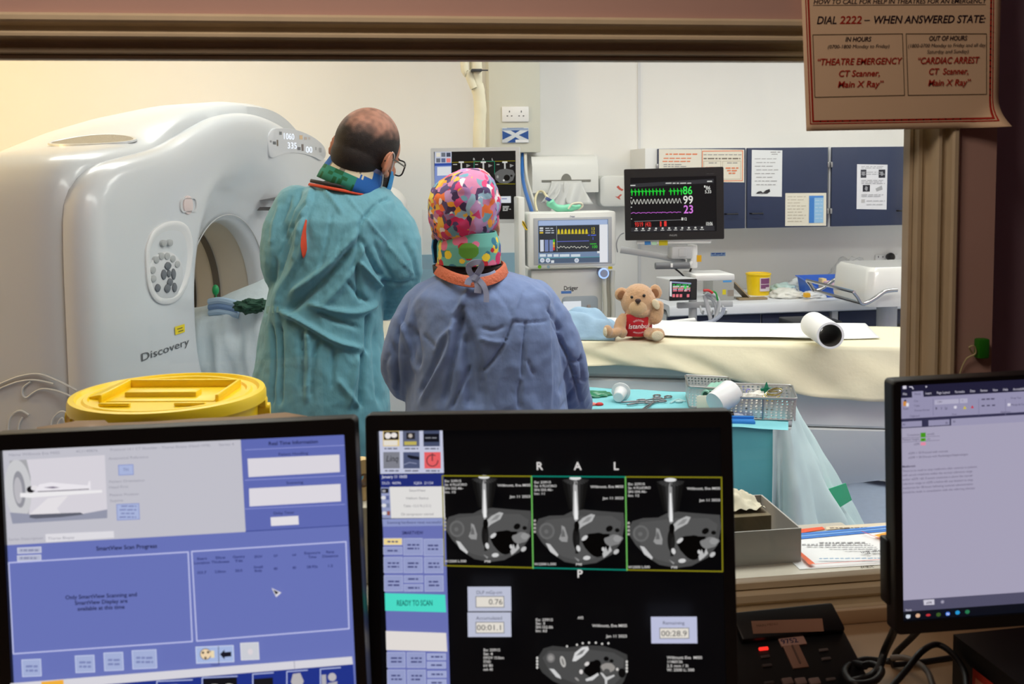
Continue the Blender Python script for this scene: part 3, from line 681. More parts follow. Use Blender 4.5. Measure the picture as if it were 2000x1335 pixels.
# ---- right: spreadsheet
MR = pose((0.9081, 1.116, 1.1862), -0.56, -1.42, -3.86)
t, cv = monitor('monitor', 'black widescreen monitor showing a lilac spreadsheet page at the right', MR, .531, .299, (.010, .010, .006, .016), GRP, sdx=.27)
mb = MB(MR); mb.box((-.268, .022, -.092), (.022, .022, .085), .003); obj('side_speaker', mb, M_BLACK, t)
hw, hh = cv.w / 2, cv.h / 2
def band(y0, y1, c):
    a = cv.loc(1760, y0)[1]; b = cv.loc(1760, y1)[1]; a = min(a, hh); b = max(b, -hh); cv.lpoly([(-hw, b), (hw, b), (hw, a), (-hw, a)], c)
full(cv, (168, 163, 186))
band(745, 777, (34, 32, 56)); band(777, 817.5, (150, 146, 176)); band(817.5, 836, (52, 50, 78)); band(1172, 1196, (82, 80, 104)); band(1194, 1216, (14, 16, 26))
WT, GY = (214, 210, 224), (74, 70, 96)
cv.rect(1763, 752, 1770, 759, WT); cv.line([(1776, 755), (1781, 755), (1783, 759)], WT, 1.8); cv.poly([(1807, 753), (1811, 754), (1808, 757)], WT)
for s, x, y, w in (('File', 1767, 771, 8), ('Insert', 1813, 769.5, 12), ('Page Layout', 1842, 768, 26), ('Formulas', 1874, 766.5, 19), ('Data', 1899, 765, 10), ('Review', 1921, 764, 14), ('View', 1943, 763, 10), ('Help', 1963, 762, 10), ('Accessibility', 1990, 761, 25)):
    cv.text(s, x, y, 4.6, WT, width=w)
cv.poly([(1780, 764), (1802, 762.5), (1803, 775), (1781, 776)], (150, 146, 176)); cv.text('Home', 1791, 770.5, 4.6, GY, width=13)
cv.rect(1763, 783, 1770, 792, (206, 140, 70)); cv.rect(1769, 786, 1774, 793, (226, 224, 232)); cv.rect(1765, 780, 1769, 783, (40, 38, 50)); cv.text('Paste', 1768, 799, 3.8, GY, width=11)
cv.text('Cut', 1784, 784, 3.6, GY, 'l', 8); cv.text('Copy', 1784, 793, 3.6, GY, 'l', 11); cv.text('Format Painter', 1785, 802.5, 3.6, GY, 'l', 30); cv.text('Clipboard', 1785, 813, 3.6, GY, width=19)
for x in (1821, 1910, 1962): cv.line([(x, 778), (x + .3, 810)], (120, 116, 148), .9)
cv.rect(1824, 779, 1871, 788, (178, 174, 198)); cv.text('Calibri', 1829, 785.5, 3.8, GY, 'l', 10); cv.rect(1873, 777, 1888, 786, (178, 174, 198)); cv.text('11', 1878, 783, 3.6, GY, width=4)
for s, x in (('B', 1827), ('I', 1837), ('U', 1846)): cv.text(s, x, 798.5, 4.4, (40, 38, 60), bold=True)
cv.ell(1864, 794, 3, 3, (216, 212, 226)); cv.poly([(1879, 798), (1882, 791), (1886, 797)], (206, 190, 70)); cv.poly([(1894, 796), (1897, 790), (1900, 795.5)], (196, 40, 60)); cv.text('Font', 1862, 809.5, 3.6, GY, width=9)
for k in range(3): cv.greek(1915 + k * 9, 778.5 - k * .5, 1922 + k * 9, GY, 2.6, k); cv.greek(1915 + k * 10, 791 - k * .5, 1921 + k * 10, GY, 2.6, k + 5)
cv.text('Wrap Text', 1971, 778, 3.8, GY, 'l', 21); cv.text('Merge & Centre', 1972, 791, 3.8, GY, 'l', 34); cv.rect(1965, 786, 1971, 791.5, (214, 210, 226)); cv.text('Alignment', 1961, 804.5, 3.6, GY, width=20)
cv.rect(1759, 821, 1798, 832, (150, 146, 176)); cv.text('B1', 1764, 829, 4, GY, width=6); cv.rect(1811, 818, 1852, 829, (150, 146, 176)); cv.rect(1855, 812, 2000, 826, (156, 152, 180)); cv.text('80', 1861, 823.5, 4, GY, width=5); cv.text('fx', 1846, 826, 4.4, (40, 38, 60), width=5, shear=.2)
BL = (96, 90, 112)
cv.text('Creatinine', 1769, 850, 4.2, BL, 'l', 25); cv.text('umol/L', 1808, 848, 4.2, BL, 'l', 15); cv.text('Patient height', 1760, 859, 4.2, BL, 'l', 33); cv.text('cm', 1808, 857, 4.2, BL, 'l', 6); cv.text('eGFR', 1782, 867.5, 4.2, BL, 'l', 11)
for y in (853.5, 861.5): cv.line([(1759, y), (1832, y - 4)], (120, 114, 136), .8)
cv.rect(1795, 843, 1805, 852, (70, 150, 30)); cv.rect(1795, 853.5, 1805, 859.5, (84, 170, 30)); cv.rect(1795, 861.5, 1805, 867.5, (226, 140, 166)); cv.text('80', 1800, 858.6, 4, (24, 50, 20), width=5)
cv.text('eGFR > 30 Proceed with contrast', 1771, 885, 4.2, BL, 'l', 77); cv.text('eGFR < 30 Discuss with Radiologist/Nephrologist', 1771, 893.5, 4.2, BL, 'l', 116)
cv.text('Metformin', 1759, 911, 4.4, (60, 54, 78), 'l', 26, bold=True)
for i, (s, w) in enumerate((('There is no need to stop metformin after contrast in patients', 145), ('with serum creatinine within the normal reference range', 136), ('and/or eGFR >60. If serum creatinine is above the normal', 136), ('reference range or eGFR is below 60, any decision to stop', 137), ('metformin for 48 hours following contrast administration', 137), ('should be made in consultation with the referring clinician', 141))):
    cv.text(s, 1759.5, 919.5 + i * 8.3, 4.2, BL, 'l', w)
cv.poly([(1800, 1168), (1821, 1166.5), (1821.5, 1177), (1801, 1178)], (206, 202, 216)); cv.text('eGFR', 1811, 1175, 4, (60, 54, 78), width=11, bold=True); cv.ell(1837, 1171.5, 3.6, 3.6, (140, 136, 158)); cv.text('+', 1837, 1173.5, 4, WT); cv.text('Ready', 1771, 1189, 3.6, WT, width=12)
for x, y, c_ in ((1770, 1200, (206, 214, 226)), (1789, 1198, (214, 170, 140)), (1809, 1197, (196, 50, 60)), (1829, 1196, (60, 90, 40)), (1847, 1194.5, (40, 110, 220)), (1866, 1192, (40, 150, 210)), (1885, 1190.5, (40, 120, 80))):
    cv.ell(x, y, 4.6, 4 if x not in (1809,) else 2.4, c_, n=12)
cv.rect(1766, 1196, 1769.5, 1199.5, (206, 214, 226)); cv.rect(1770.5, 1196, 1774, 1199.5, (206, 214, 226)); cv.text('N', 1847, 1197, 5, (230, 236, 250), bold=True)
cv.build('screen', SCREEN, t)
# ================================================================ desk phone, cables, black box
PH0 = V((0.62, 1.425, 0.985)); SL = math.atan(0.55)
MPH = Matrix.Translation(PH0) @ Matrix.Rotation(radians(3.0), 4, 'Z') @ Matrix.Rotation(-(pi / 2 - SL), 4, 'X')
# local: x right, z up along the slope, -y out of the face
cv = Canvas(MPH)
tl, tr, brt = cv.loc(1432, 1186), cv.loc(1624, 1180), cv.loc(1656, 1335)
t = thing('desk_phone', (PH0.x, PH0.y - .1, DZ), 'black desk telephone with a taped number strip under its display', 'telephone')
x0, x1, ztop, zbot = tr[0] - 0.205, tr[0], tr[1], tr[1] - 0.235
mb = MB(MPH); mb.box(((x0 + x1) / 2, 0.011, (ztop + zbot) / 2), (x1 - x0, 0.022, ztop - zbot), 0.005); obj('phone_body', mb, M_BLACK, t)
mb = MB(); c0 = MPH @ V((x0 + .02, .018, ztop - .01)); c1 = MPH @ V((x1 - .02, .018, ztop - .01))
mb.loft([[(c.x, c.y - .004, c.z - .004), (c.x, c.y + .012, c.z - .006), (c.x, c.y + .02, DZ + .001), (c.x, c.y - .03, DZ + .001)] for c in (c0, c1)]); obj('phone_foot', mb, M_BLACK, t)
mb = MB(MPH); hb_ = Canvas(MPH @ Matrix.Translation(V((0, -.010, 0)))).loc(1540, 1239)[1]; mb.box(((x0 + x1) / 2 + .02, -0.004, (ztop - .002 + hb_) / 2), (x1 - x0 - .045, 0.012, ztop - .002 - hb_), 0.004); obj('display_hood', mb, M_BLACK, t)
cl_ = Canvas(MPH @ Matrix.Translation(V((0, -.0106, 0)))); lc = [cl_.loc(1467, 1212), cl_.loc(1606, 1207), cl_.loc(1609, 1232), cl_.loc(1471, 1237)]
mb = MB(MPH); mb.poly([(p[0], -0.0106, p[1]) for p in lc]); obj('display', mb, mat('display_glass', (150, 112, 92), 0.3), t)
c2 = Canvas(MPH @ Matrix.Translation(V((0, -0.0108, 0)))); c2.text('MAIN MENU', 1478, 1224, 5, (104, 74, 60), 'l', 44); c2.build('display_text', PRINTP, t)
mb = MB(MPH); a, b = cv.loc(1515, 1240), cv.loc(1576, 1259); mb.box(((a[0] + b[0]) / 2, -0.0015, (a[1] + b[1]) / 2), (b[0] - a[0], .004, a[1] - b[1]), .0015); obj('number_strip', mb, mat('paper_tape', (196, 156, 142), 0.6), t)
c2 = Canvas(MPH @ Matrix.Translation(V((0, -0.0038, 0)))); c2.text('9752', 1544, 1255, 9, (40, 40, 84), width=34, shear=-.1, bold=True); c2.build('handwriting', PRINTP, t)
mb = MB(MPH); a, b = cv.loc(1527, 1259), cv.loc(1580, 1303); mb.box(((a[0] + b[0]) / 2, -0.001, (a[1] + b[1]) / 2), (b[0] - a[0], .003, a[1] - b[1]), .001); obj('message_panel', mb, mat('beige_plastic', (160, 122, 104), 0.5), t)
mb = MB(MPH); a, b = cv.loc(1544, 1262), cv.loc(1564, 1298); mb.box(((a[0] + b[0]) / 2, -0.0035, (a[1] + b[1]) / 2), (b[0] - a[0], .003, a[1] - b[1]), .001); obj('key', mb, mat('taupe_plastic', (112, 88, 78), 0.5), t)
for x, y, m in ((1491, 1267, 'red'), (1494, 1283, ''), (1498, 1300, ''), (1608, 1270, ''), (1613, 1287, ''), (1622, 1327, ''), (1502, 1334, '')):
    mb = MB(MPH); a = cv.loc(x, y); mb.box((a[0], -.001, a[1]), (.014, .004, .0042), .001)
    obj('key', mb, emit('red_lamp', (255, 50, 40), 1.1) if m else mat('dim_key', (96, 88, 86), 0.5), t)
for x in (1537, 1563, 1590):
    mb = MB(MPH); a = cv.loc(x, 1332); mb.box((a[0], -.002, a[1]), (.016, .006, .010), .002); obj('key', mb, mat('number_key', (150, 128, 122), 0.45), t)

CABLE = mat('black_cable', (20, 20, 22), 0.45)
def desk_cable(name, label, pts, r, m=CABLE, cat='cable'):
    P = [at(x, y, Y) for x, y, Y in pts]
    P = [V((p.x, p.y, max(p.z, DZ + r))) for p in P]
    mb = MB(); mb.tube(spline(P, 8), r, 10); return obj(name, mb, m, label=label, cat=cat, group='cables on the desk')
desk_cable('cable', 'thick black cable hanging from the corner of the spreadsheet monitor', [(1752, 1216, 1.19), (1742, 1240, 1.24), (1728, 1270, 1.27), (1718, 1300, 1.26), (1700, 1320, 1.25), (1660, 1332, 1.22)], .0055)
desk_cable('cable', 'black cable drooping behind the cable hanging from the monitor corner', [(1802, 1222, 1.24), (1780, 1245, 1.28), (1752, 1272, 1.31), (1738, 1296, 1.33), (1690, 1302, 1.34), (1655, 1320, 1.33)], .0045)
desk_cable('cable', 'black cable arching highest over the tangle below the spreadsheet monitor', [(1738, 1345, 1.18), (1770, 1308, 1.20), (1800, 1272, 1.22), (1830, 1258, 1.24), (1860, 1276, 1.22), (1884, 1312, 1.19), (1888, 1345, 1.16)], .0042)
desk_cable('cable', 'grey curved cable lying in the tangle under the arching black one', [(1742, 1284, 1.30), (1768, 1284, 1.28), (1792, 1294, 1.25), (1812, 1312, 1.22), (1824, 1345, 1.18)], .0042, mat('grey_cable', (120, 112, 104), 0.5))
desk_cable('cable', 'black coiled cable lying nearest the phone', [(1690, 1300, 1.25), (1664, 1296, 1.28), (1650, 1312, 1.25), (1668, 1334, 1.2), (1706, 1330, 1.21), (1722, 1308, 1.25), (1700, 1296, 1.28), (1676, 1304, 1.27)], .005)
desk_cable('cable', 'black flat cable running across the desk towards the black box', [(1742, 1298, 1.315), (1800, 1292, 1.32), (1850, 1289, 1.325), (1910, 1282, 1.33), (1960, 1276, 1.33)], .004)
bt = .955; A_, B_ = atz(1862, 1238, bt), atz(1996, 1338, bt); e_ = (B_ - A_).normalized(); nrm_ = V((-e_.y, e_.x, 0)); nrm_ = nrm_ if nrm_.x > 0 else -nrm_
B_ = A_ + e_ * .22
t = thing('black_box', tuple((A_ + B_) / 2 + nrm_ * .06)[:2] + (DZ,), 'black box with a red panel on the desk at the foot of the spreadsheet monitor', 'box')
mb = MB(); mb.loft([[(p_.x, p_.y, z) for p_ in (A_, B_, B_ + nrm_ * .14, A_ + nrm_ * .14)] for z in (DZ + .001, bt)]); obj('box_body', mb, M_BLACK, t, smooth=False)
mb = MB(); q_ = lambda f_, z, o_=.0012: A_ + e_ * f_ - nrm_ * o_ + V((0, 0, z - A_.z)); mb.poly([q_(.045, DZ + .022), q_(.115, DZ + .022), q_(.115, DZ + .064), q_(.045, DZ + .064)]); obj('red_panel', mb, mat('red_print', (190, 50, 30), 0.5), t, smooth=False)
mb = MB(); mb.poly([q_(.052, DZ + .044, .002), q_(.085, DZ + .044, .002), q_(.085, DZ + .054, .002), q_(.052, DZ + .054, .002)]); mb.poly([q_(.065, DZ + .03, .002), q_(.108, DZ + .03, .002), q_(.108, DZ + .038, .002), q_(.065, DZ + .038, .002)]); obj('panel_print', mb, mat('peach_print', (220, 140, 110), 0.5), t, smooth=False)

# ================================================================ things on the window shelf
YEL = mat('yellow_plastic', (252, 214, 18), 0.34, sss=0.08)
def sharps_bin(c, r, h, lidr, label, detail=True, group=None, cat='sharps bin'):
    t = thing('sharps_bin', c, label, cat, group); x, y, z = c
    mb = MB(); mb.lathe([(r * .86, z), (r * .88, z + .006), (r * .985, z + h * .92), (r * .985, z + h * .935), (r, z + h * .94), (r, z + h * .955), (r * .95, z + h * .955)], (x, y, 0), 48); obj('bin_body', mb, YEL, t)
    mb = MB(); H = z + h; R = lidr
    mb.lathe([(R * .97, H - h * .06), (R, H - h * .055), (R, H - .006), (R * .985, H), (R * .93, H + .001), (R * .905, H - .004), (R * .86, H - .0045), (R * .84, H - .001), (R * .80, H - .001), (R * .785, H - .005), (.001, H - .005)], (x, y, 0), 64, caps=False); obj('lid', mb, YEL, t)
    if detail:
        M = Matrix.Translation(V((x + .005, y, H - .005))) @ Matrix.Rotation(radians(-10), 4, 'Z')
        mb = MB(M)
        for cx, cy, w, d in ((0, .058, .19, .006), (-.095, 0, .006, .12), (.095, .0, .006, .12)): mb.box((cx, cy, .006), (w, d, .014), .002)
        mb.loft([[(-.098, .06, 0), (-.098, .06, .014), (-.13, .03, .002), (-.13, .03, 0)], [(-.098, -.04, 0), (-.098, -.04, .010), (-.13, -.03, .002), (-.13, -.03, 0)]])
        obj('flap_rim', mb, YEL, t)
        mb = MB(M); mb.box((.0, -.004, -.0005), (.176, .10, .004), .001); mb.box((-.01, -.012, .004), (.12, .028, .012), .003); obj('flap', mb, YEL, t)
        for cx, cy in ((-.06, -.085), (.06, -.083), (-.01, .092), (.03, .093)): mb = MB(M); mb.box((cx, cy, .003), (.05 if cy < 0 else .01, .008, .006), .002); obj('catch', mb, YEL, t)
        for sgn in (1, -1):
            hx = x + sgn * (R * .965); mb = MB()
            mb.cyl((hx - .01, y, H - h * .11), (hx + sgn * .012, y, H - h * .11), .011, .011, 20); mb.loft([[(hx + dx, y + dy * k, H - h * .11 - s) for dx, dy in ((0, -.010), (sgn * .005, -.010), (sgn * .005, .010), (0, .010))] for s, k in ((0, .9), (.05, .55), (.075, .45))]); mb.box((hx, y, H - h * .07), (.014, .03, .014), .004)
            obj('handle_lug', mb, YEL, t)
        mb = MB(); mb.tube([(x + (R + .004) * cos(a), y - .01 - .02 * abs(sin(a)), H - h * .14 - .1 * sin(a)) for a in [pi * k / 16 for k in range(17)]], .003, 8); obj('carry_handle', mb, YEL, t)
    return t
pc = at(330, 764, 1.70)
sharps_bin((pc.x, 1.70, SH), .148, pc.z - SH, .157, 'large yellow clinical waste bin with a lid, standing on the window shelf')
# leaflet lying on the shelf at the right
LM = Matrix.Translation(V((0.8, 1.7, SH + .0012))) @ Matrix.Rotation(-pi / 2, 4, 'X')
cv = Canvas(LM); pass
t = thing('leaflet', (0.82, 1.7, SH), 'white printed waste poster with red border lying on the shelf at the right', 'leaflet', 'printed notices')
mb = MB(LM); Q = [cv.loc(*p) for p in ((1548, 1047), (1752, 1021), (1752, 1100), (1562, 1111), (1548, 1098))]
mb.loft([[(p[0], d, p[1]) for p in Q] for d in (.001, 0)]); obj('paper', mb, mat('white_paper', (232, 234, 236), 0.55), t, smooth=False)
cv.poly([(1560, 1033), (1606, 1028), (1612, 1033), (1560, 1041)], (226, 92, 56)); cv.poly([(1612, 1028), (1745, 1019), (1745, 1024), (1614, 1034)], (216, 204, 180)); cv.greek(1620, 1030.5, 1735, (120, 104, 96), 2, 3)
for i in range(3): cv.poly([(1558, 1042 + i * 4), (1745, 1025.5 + i * 4), (1745, 1028.5 + i * 4), (1558, 1045.5 + i * 4)], ((70, 130, 214), (110, 160, 226), (64, 126, 212))[i])
for i, (a, b) in enumerate(((1600, 1690), (1566, 1700), (1575, 1706), (1620, 1712), (1650, 1716), (1690, 1722))): cv.greek(a, 1060 + i * 4, b, (150, 150, 154), 1.5, i + 9)
cv.text('Your Bin', 1704, 1079, 6, (60, 60, 66), width=54, shear=.2, flip=True); cv.greek(1600, 1095, 1728, (140, 170, 200), 2, 20)
cv.line([(1683, 1042), (1745, 1068)], (214, 40, 60), 1.8); cv.poly([(1706, 1050), (1730, 1044), (1745, 1044), (1745, 1056), (1724, 1056)], (244, 168, 60)); cv.poly([(1720, 1050), (1745, 1047), (1745, 1053)], (238, 130, 50))
cv.line([(1590, 1107), (1745, 1096)], (226, 90, 70), 2); cv.poly([(1556, 1082), (1563, 1082), (1592, 1106), (1580, 1108)], (232, 112, 74))
cv.build('print', PRINT, t)
# open grey tray box with a carton of tissue inside
t = thing('tray_box', (0.55, 1.66, SH), 'grey open-topped card tray box standing on the window shelf', 'box')
CARD = mat('grey_card', (178, 176, 172), 0.65); Pn = lambda x, y, Y: at(x, y, Y)
fy = 1.622; fl = at(1434, 1040, fy); frr = at(1562, 1030, fy); fb = at(1560, 1122, fy)
x0, x1 = 0.44, frr.x; zt = (fl.z + frr.z) / 2; by = 1.80
mb = MB()
mb.box(((x0 + x1) / 2, fy + .001, (SH + zt) / 2), (x1 - x0, .003, zt - SH)); mb.box(((x0 + x1) / 2, (fy + by) / 2, SH + .0025), (x1 - x0, by - fy, .003))
mb.box((x0, (fy + by) / 2, (SH + zt) / 2), (.003, by - fy, zt - SH))
ft = at(1482, 966, by); mb.loft([[(x1, fy, SH), (x1 + .003, fy, SH), (x1 + .003, by, SH), (x1, by, SH)], [(x1, fy, zt), (x1 + .003, fy, zt), (x1 + .003, by, ft.z), (x1, by, ft.z)]])
mb.box(((x0 + x1) / 2, by, (SH + ft.z) / 2), (x1 - x0, .003, ft.z - SH))
obj('box_tray', mb, CARD, t, smooth=False)
c = at(1486, 985, 1.69)
t = thing('carton', (c.x - .07, 1.70, SH + .004), 'brown card carton with torn tissue on top, inside the grey tray box', 'carton')
mb = MB(); mb.box((c.x - .065, 1.695, (SH + .004 + c.z) / 2), (.125, .12, c.z - SH - .004), .001); obj('carton_body', mb, mat('brown_card', (116, 104, 78), 0.7), t, smooth=False)
mb = MB()
def tiss(u, v):
    h = .026 * exp(-((u - .45) ** 2 + (v - .5) ** 2) * 7) + .012 * noise.noise(V((u * 6, v * 6, 1))) ; return (c.x - .11 + u * .105, 1.65 + v * .1, c.z + .004 + max(h, 0))
mb.grid(tiss, 22, 22); obj('tissue', mb, mat('tissue_paper', (214, 208, 186), 0.8), t)
# tape roll on a carton between the screens
c = at(706, 934, 1.70)
t = thing('carton', (c.x - .05, 1.70, SH), 'small white carton under the cream tape roll, between the two left monitors', 'carton')
mb = MB(); mb.box((c.x - .05, 1.70, (SH + c.z - .036) / 2), (.14, .09, c.z - .036 - SH), .002); obj('carton_body', mb, mat('white_card', (206, 200, 184), 0.65), t, smooth=False)
t = thing('tape_roll', (c.x, 1.70, c.z - .036), 'cream tape roll standing in the gap between the two left monitors', 'tape')
MT = Matrix.Translation(c) @ Matrix.Rotation(pi / 2, 4, 'X') @ Matrix.Rotation(radians(20), 4, 'Y')
mb = MB(); mb.lathe([(.012, -.012), (.0355, -.012), (.036, -.010), (.036, .010), (.0355, .012), (.012, .012), (.012, -.012)], seg=36, M=MT, caps=False); obj('tape', mb, mat('cream_tape', (226, 196, 140), 0.55), t)
mb = MB(); mb.lathe([(.0085, -.0125), (.012, -.0125), (.012, .0125), (.0085, .0125), (.0085, -.0125)], seg=28, M=MT, caps=False); obj('core', mb, mat('card_core', (120, 92, 60), 0.7), t)
# clear plastic document wallet propped behind the left monitor
tp_ = [at(x, y, 1.335) for x, y in ((72, 834), (120, 827), (150, 821), (205, 820), (212, 827), (300, 822), (400, 817), (480, 813), (520, 808), (560, 805), (600, 812))]
t = thing('plastic_wallet', (tp_[5].x, 1.30, DZ), 'crumpled clear plastic document wallet propped up behind the progress screen monitor', 'document wallet')
mb = MB(); rows = []
for k in range(9):
    f = k / 8; rows.append([V((p.x + .004 * noise.noise(V((i * .7, k, 2))), 1.335 - .062 * f + .008 * noise.noise(V((i * .9, k * .8, 0))) * (1 - f), p.z + (DZ + .001 - p.z) * f)) for i, p in enumerate(tp_)])
for a, b in zip(rows, rows[1:]):
    ia = [mb.pt(p) for p in a]; ib = [mb.pt(p) for p in b]
    for i in range(len(ia) - 1): mb.face((ia[i], ia[i + 1], ib[i + 1], ib[i]))
o = obj('wallet_sheet', mb, mat('clear_wallet', (232, 216, 188), 0.25, spec=.6, alpha=.9), t); md = o.modifiers.new('s', 'SOLIDIFY'); md.thickness = .003
# ================================================================ CT scanner gantry
BA = radians(18.0)
GN_ = V((cos(BA), -sin(BA), 0)); GT_ = V((sin(BA), cos(BA), 0)); GO = V((-0.5, 4.2, 0))
MG = Matrix(((GT_.x, -GN_.x, 0, GO.x), (GT_.y, -GN_.y, 0, GO.y), (0, 0, 1, 0), (0, 0, 0, 1)))   # local s (along the face), d (into the body), z
M_SHELL = mat('gantry_shell', (208, 213, 217), 0.3, coat=0.3, spec=.5)
M_COVER = mat('gantry_cover', (213, 218, 223), 0.28, coat=0.3)
BC = (0.06, 1.04)                                     # bore centre (s, z)
BR = 0.355
def smooth_outline(pts, n=12): return [(p.x, p.y) for p in spline([V((a, b, 0)) for a, b in pts], n, True)]
front_pts = [(-1.095, .02), (-1.10, .30), (-1.102, .70), (-1.10, 1.10), (-1.095, 1.40), (-1.075, 1.53), (-1.02, 1.592), (-.93, 1.632), (-.80, 1.655), (-.66, 1.676), (-.54, 1.700), (-.42, 1.738), (-.30, 1.775), (-.16, 1.815), (-.02, 1.838), (.14, 1.848),
             (.30, 1.838), (.44, 1.815), (.58, 1.775), (.70, 1.738), (.82, 1.700), (.94, 1.676), (1.06, 1.652), (1.16, 1.62), (1.21, 1.55), (1.225, 1.40), (1.23, 1.1), (1.23, .70), (1.228, .30), (1.22, .02)]
body_pts = [(-1.10, .02), (-1.105, .30), (-1.108, .70), (-1.106, 1.10), (-1.102, 1.42), (-1.092, 1.56), (-1.06, 1.625), (-1.0, 1.657), (-.90, 1.677), (-.78, 1.692), (-.66, 1.706), (-.56, 1.726), (-.48, 1.756), (-.40, 1.790), (-.30, 1.824), (-.20, 1.850), (-.05, 1.876), (.12, 1.898), (.30, 1.908),
            (.48, 1.905), (.62, 1.885), (.74, 1.85), (.86, 1.80), (.98, 1.75), (1.09, 1.70), (1.17, 1.65), (1.22, 1.58), (1.23, 1.42), (1.234, 1.1), (1.235, .70), (1.232, .30), (1.226, .02)]
NA = 160
def polar(pts):
    P = [(a - BC[0], b - BC[1]) for a, b in smooth_outline(pts, 10)]; P = [(x, max(y, .02 - BC[1])) for x, y in P]; out = []
    for k in range(NA):
        th = 2 * pi * k / NA; dx, dz = cos(th), sin(th); best = 0
        for i in range(len(P)):
            (ax, az), (bx, bz) = P[i], P[(i + 1) % len(P)]; ex, ez = bx - ax, bz - az; det = ex * dz - ez * dx
            if abs(det) < 1e-12: continue
            r = (ex * az - ez * ax) / det * 1.0; u = (dx * az - dz * ax) / det
            if -1e-6 <= u <= 1 + 1e-6: best = max(best, abs(r) if (ax + ex * u) * dx + (az + ez * u) * dz > 0 else 0)
        out.append(best)
    return out
RF, RB = polar(front_pts), polar(body_pts)
def ring(fr, d):
    return [MG @ V((BC[0] + cos(2 * pi * k / NA) * fr(k), d(k) if callable(d) else d, BC[1] + sin(2 * pi * k / NA) * fr(k))) for k in range(NA)]
g = thing('ct_scanner', (GO.x, GO.y, 0), 'large white body scanner ring with lit number display and round bore', 'scanner')
g.location = GO
mb = MB()
def ins(R, q): return lambda k: R[k] - q
def tp(q, dr): return lambda k: RB[k] - q - dr * max(0, sin(2 * pi * k / NA)) ** .7
mb.loft([ring(lambda k: BR + .012, .16), ring(lambda k: BR + .012, .98), ring(tp(.34, .14), 1.02), ring(tp(.13, .15), 1.0), ring(tp(.04, .15), .955), ring(tp(.008, .125), .88), ring(tp(0, .075), .72), ring(tp(0, .035), .56), ring(tp(0, .008), .40), ring(tp(0, 0), .20),
         ring(ins(RB, .006), .145), ring(ins(RB, .022), .105), ring(lambda k: min(RB[k] - .05, RF[k] - .012), .088), ring(lambda k: min(RB[k] - .06, RF[k] - .022), .092), ring(ins(RF, .12), .094)], cap0=False, cap1=False)
obj('body_shell', mb, M_SHELL, g, angle=50)
mb = MB()
FK = lambda k: 1 + .75 * max(0, sin(2 * pi * k / NA)) ** 1.5
mb.loft([ring(lambda k: BR, .20), ring(lambda k: BR + .001, .165), ring(lambda k: BR + .012, .142), ring(lambda k: BR + .032 * FK(k), .118), ring(lambda k: BR + .070 * FK(k), .088), ring(lambda k: BR + .112 * FK(k), .048), ring(lambda k: BR + .148 * FK(k), .018), ring(lambda k: BR + .176 * FK(k), .004), ring(lambda k: min(BR + .20 * FK(k), RF[k] - .12), -.0015), ring(ins(RF, .085), -.001), ring(ins(RF, .060), .002), ring(ins(RF, .036), .010), ring(ins(RF, .014), .026), ring(ins(RF, .003), .048), ring(ins(RF, 0), .07), ring(ins(RF, .006), .10), ring(ins(RF, .03), .108)], cap0=False, cap1=False)
obj('front_cover', mb, M_COVER, g, angle=60)
mb = MB(); mb.loft([ring(lambda k: BR + .004, .17), ring(lambda k: BR + .004, .98)], cap0=False, cap1=False); obj('bore_liner', mb, mat('bore_liner', (206, 200, 188), .45), g)
for d, w, c in ((.34, .030, (96, 92, 86)), (.46, .016, (40, 40, 40)), (.56, .028, (110, 106, 98))):
    mb = MB(); mb.loft([ring(lambda k: BR + .003, d), ring(lambda k: BR - .002, d), ring(lambda k: BR - .002, d + w), ring(lambda k: BR + .003, d + w)], cap0=False, cap1=False); obj('bore_ring', mb, mat('bore_ring_%d' % c[0], c, .45), g)
mb = MB(); mb.tube([MG @ V((BC[0] + cos(a) * (BR + .03), .122, BC[1] + sin(a) * (BR + .03))) for a in [2 * pi * k / 96 for k in range(96)]], .0025, 6, closed=True); obj('bore_seam', mb, M_LGREY, g)
# artwork canvas on the face: local x = s, z = z, -y = out
MF = MG @ Matrix.Translation(V((0, -.0025, 0)))
def gface(x, y, d=-.0025):
    p = MG.inverted() @ onplane(x, y, MG @ V((0, d, 0)), GN_); return p.x, p.z
# display panel: crescent following the bore
def crescent(r0, r1, a0, a1, n=20): return [(BC[0] + .06 + r1 * cos(a), BC[1] + r1 * sin(a)) for a in [a0 + (a1 - a0) * k / n for k in range(n + 1)]] + [(BC[0] + .06 + r0 * cos(a), BC[1] + r0 * sin(a)) for a in [a1 + (a0 - a1) * k / n for k in range(n + 1)]]
px = [(523, 268), (531, 253), (545, 250), (571, 252), (594, 259), (615, 270), (630, 283), (636, 296), (634, 308), (627, 313), (612, 306), (590, 300), (566, 298), (545, 303), (530, 308), (525, 296)]
out = smooth_outline([gface(*p) for p in px], 4)
mb = MB(MG); mb.prism(out, .012, -.005, lambda u, v, d: (u, d, v), bev=.004); obj('display_panel', mb, mat('display_panel', (216, 219, 224), .3), g, angle=50)
ho = mb
cv = Canvas(MG @ Matrix.Translation(V((0, -.0068, 0))))
attr_mat('digits', True, 1.5)
for s, x, y, h, w in (('1060', 564, 272, 12, 22), ('335', 571, 290, 12, 19), ('00', 604, 298, 12, 13)): cv = Canvas(MG @ Matrix.Translation(V((0, -.0058, 0)))); cv.text(s, x, y, h, (226, 234, 255), width=w); cv.build('display_digits', MATS['digits'], g)
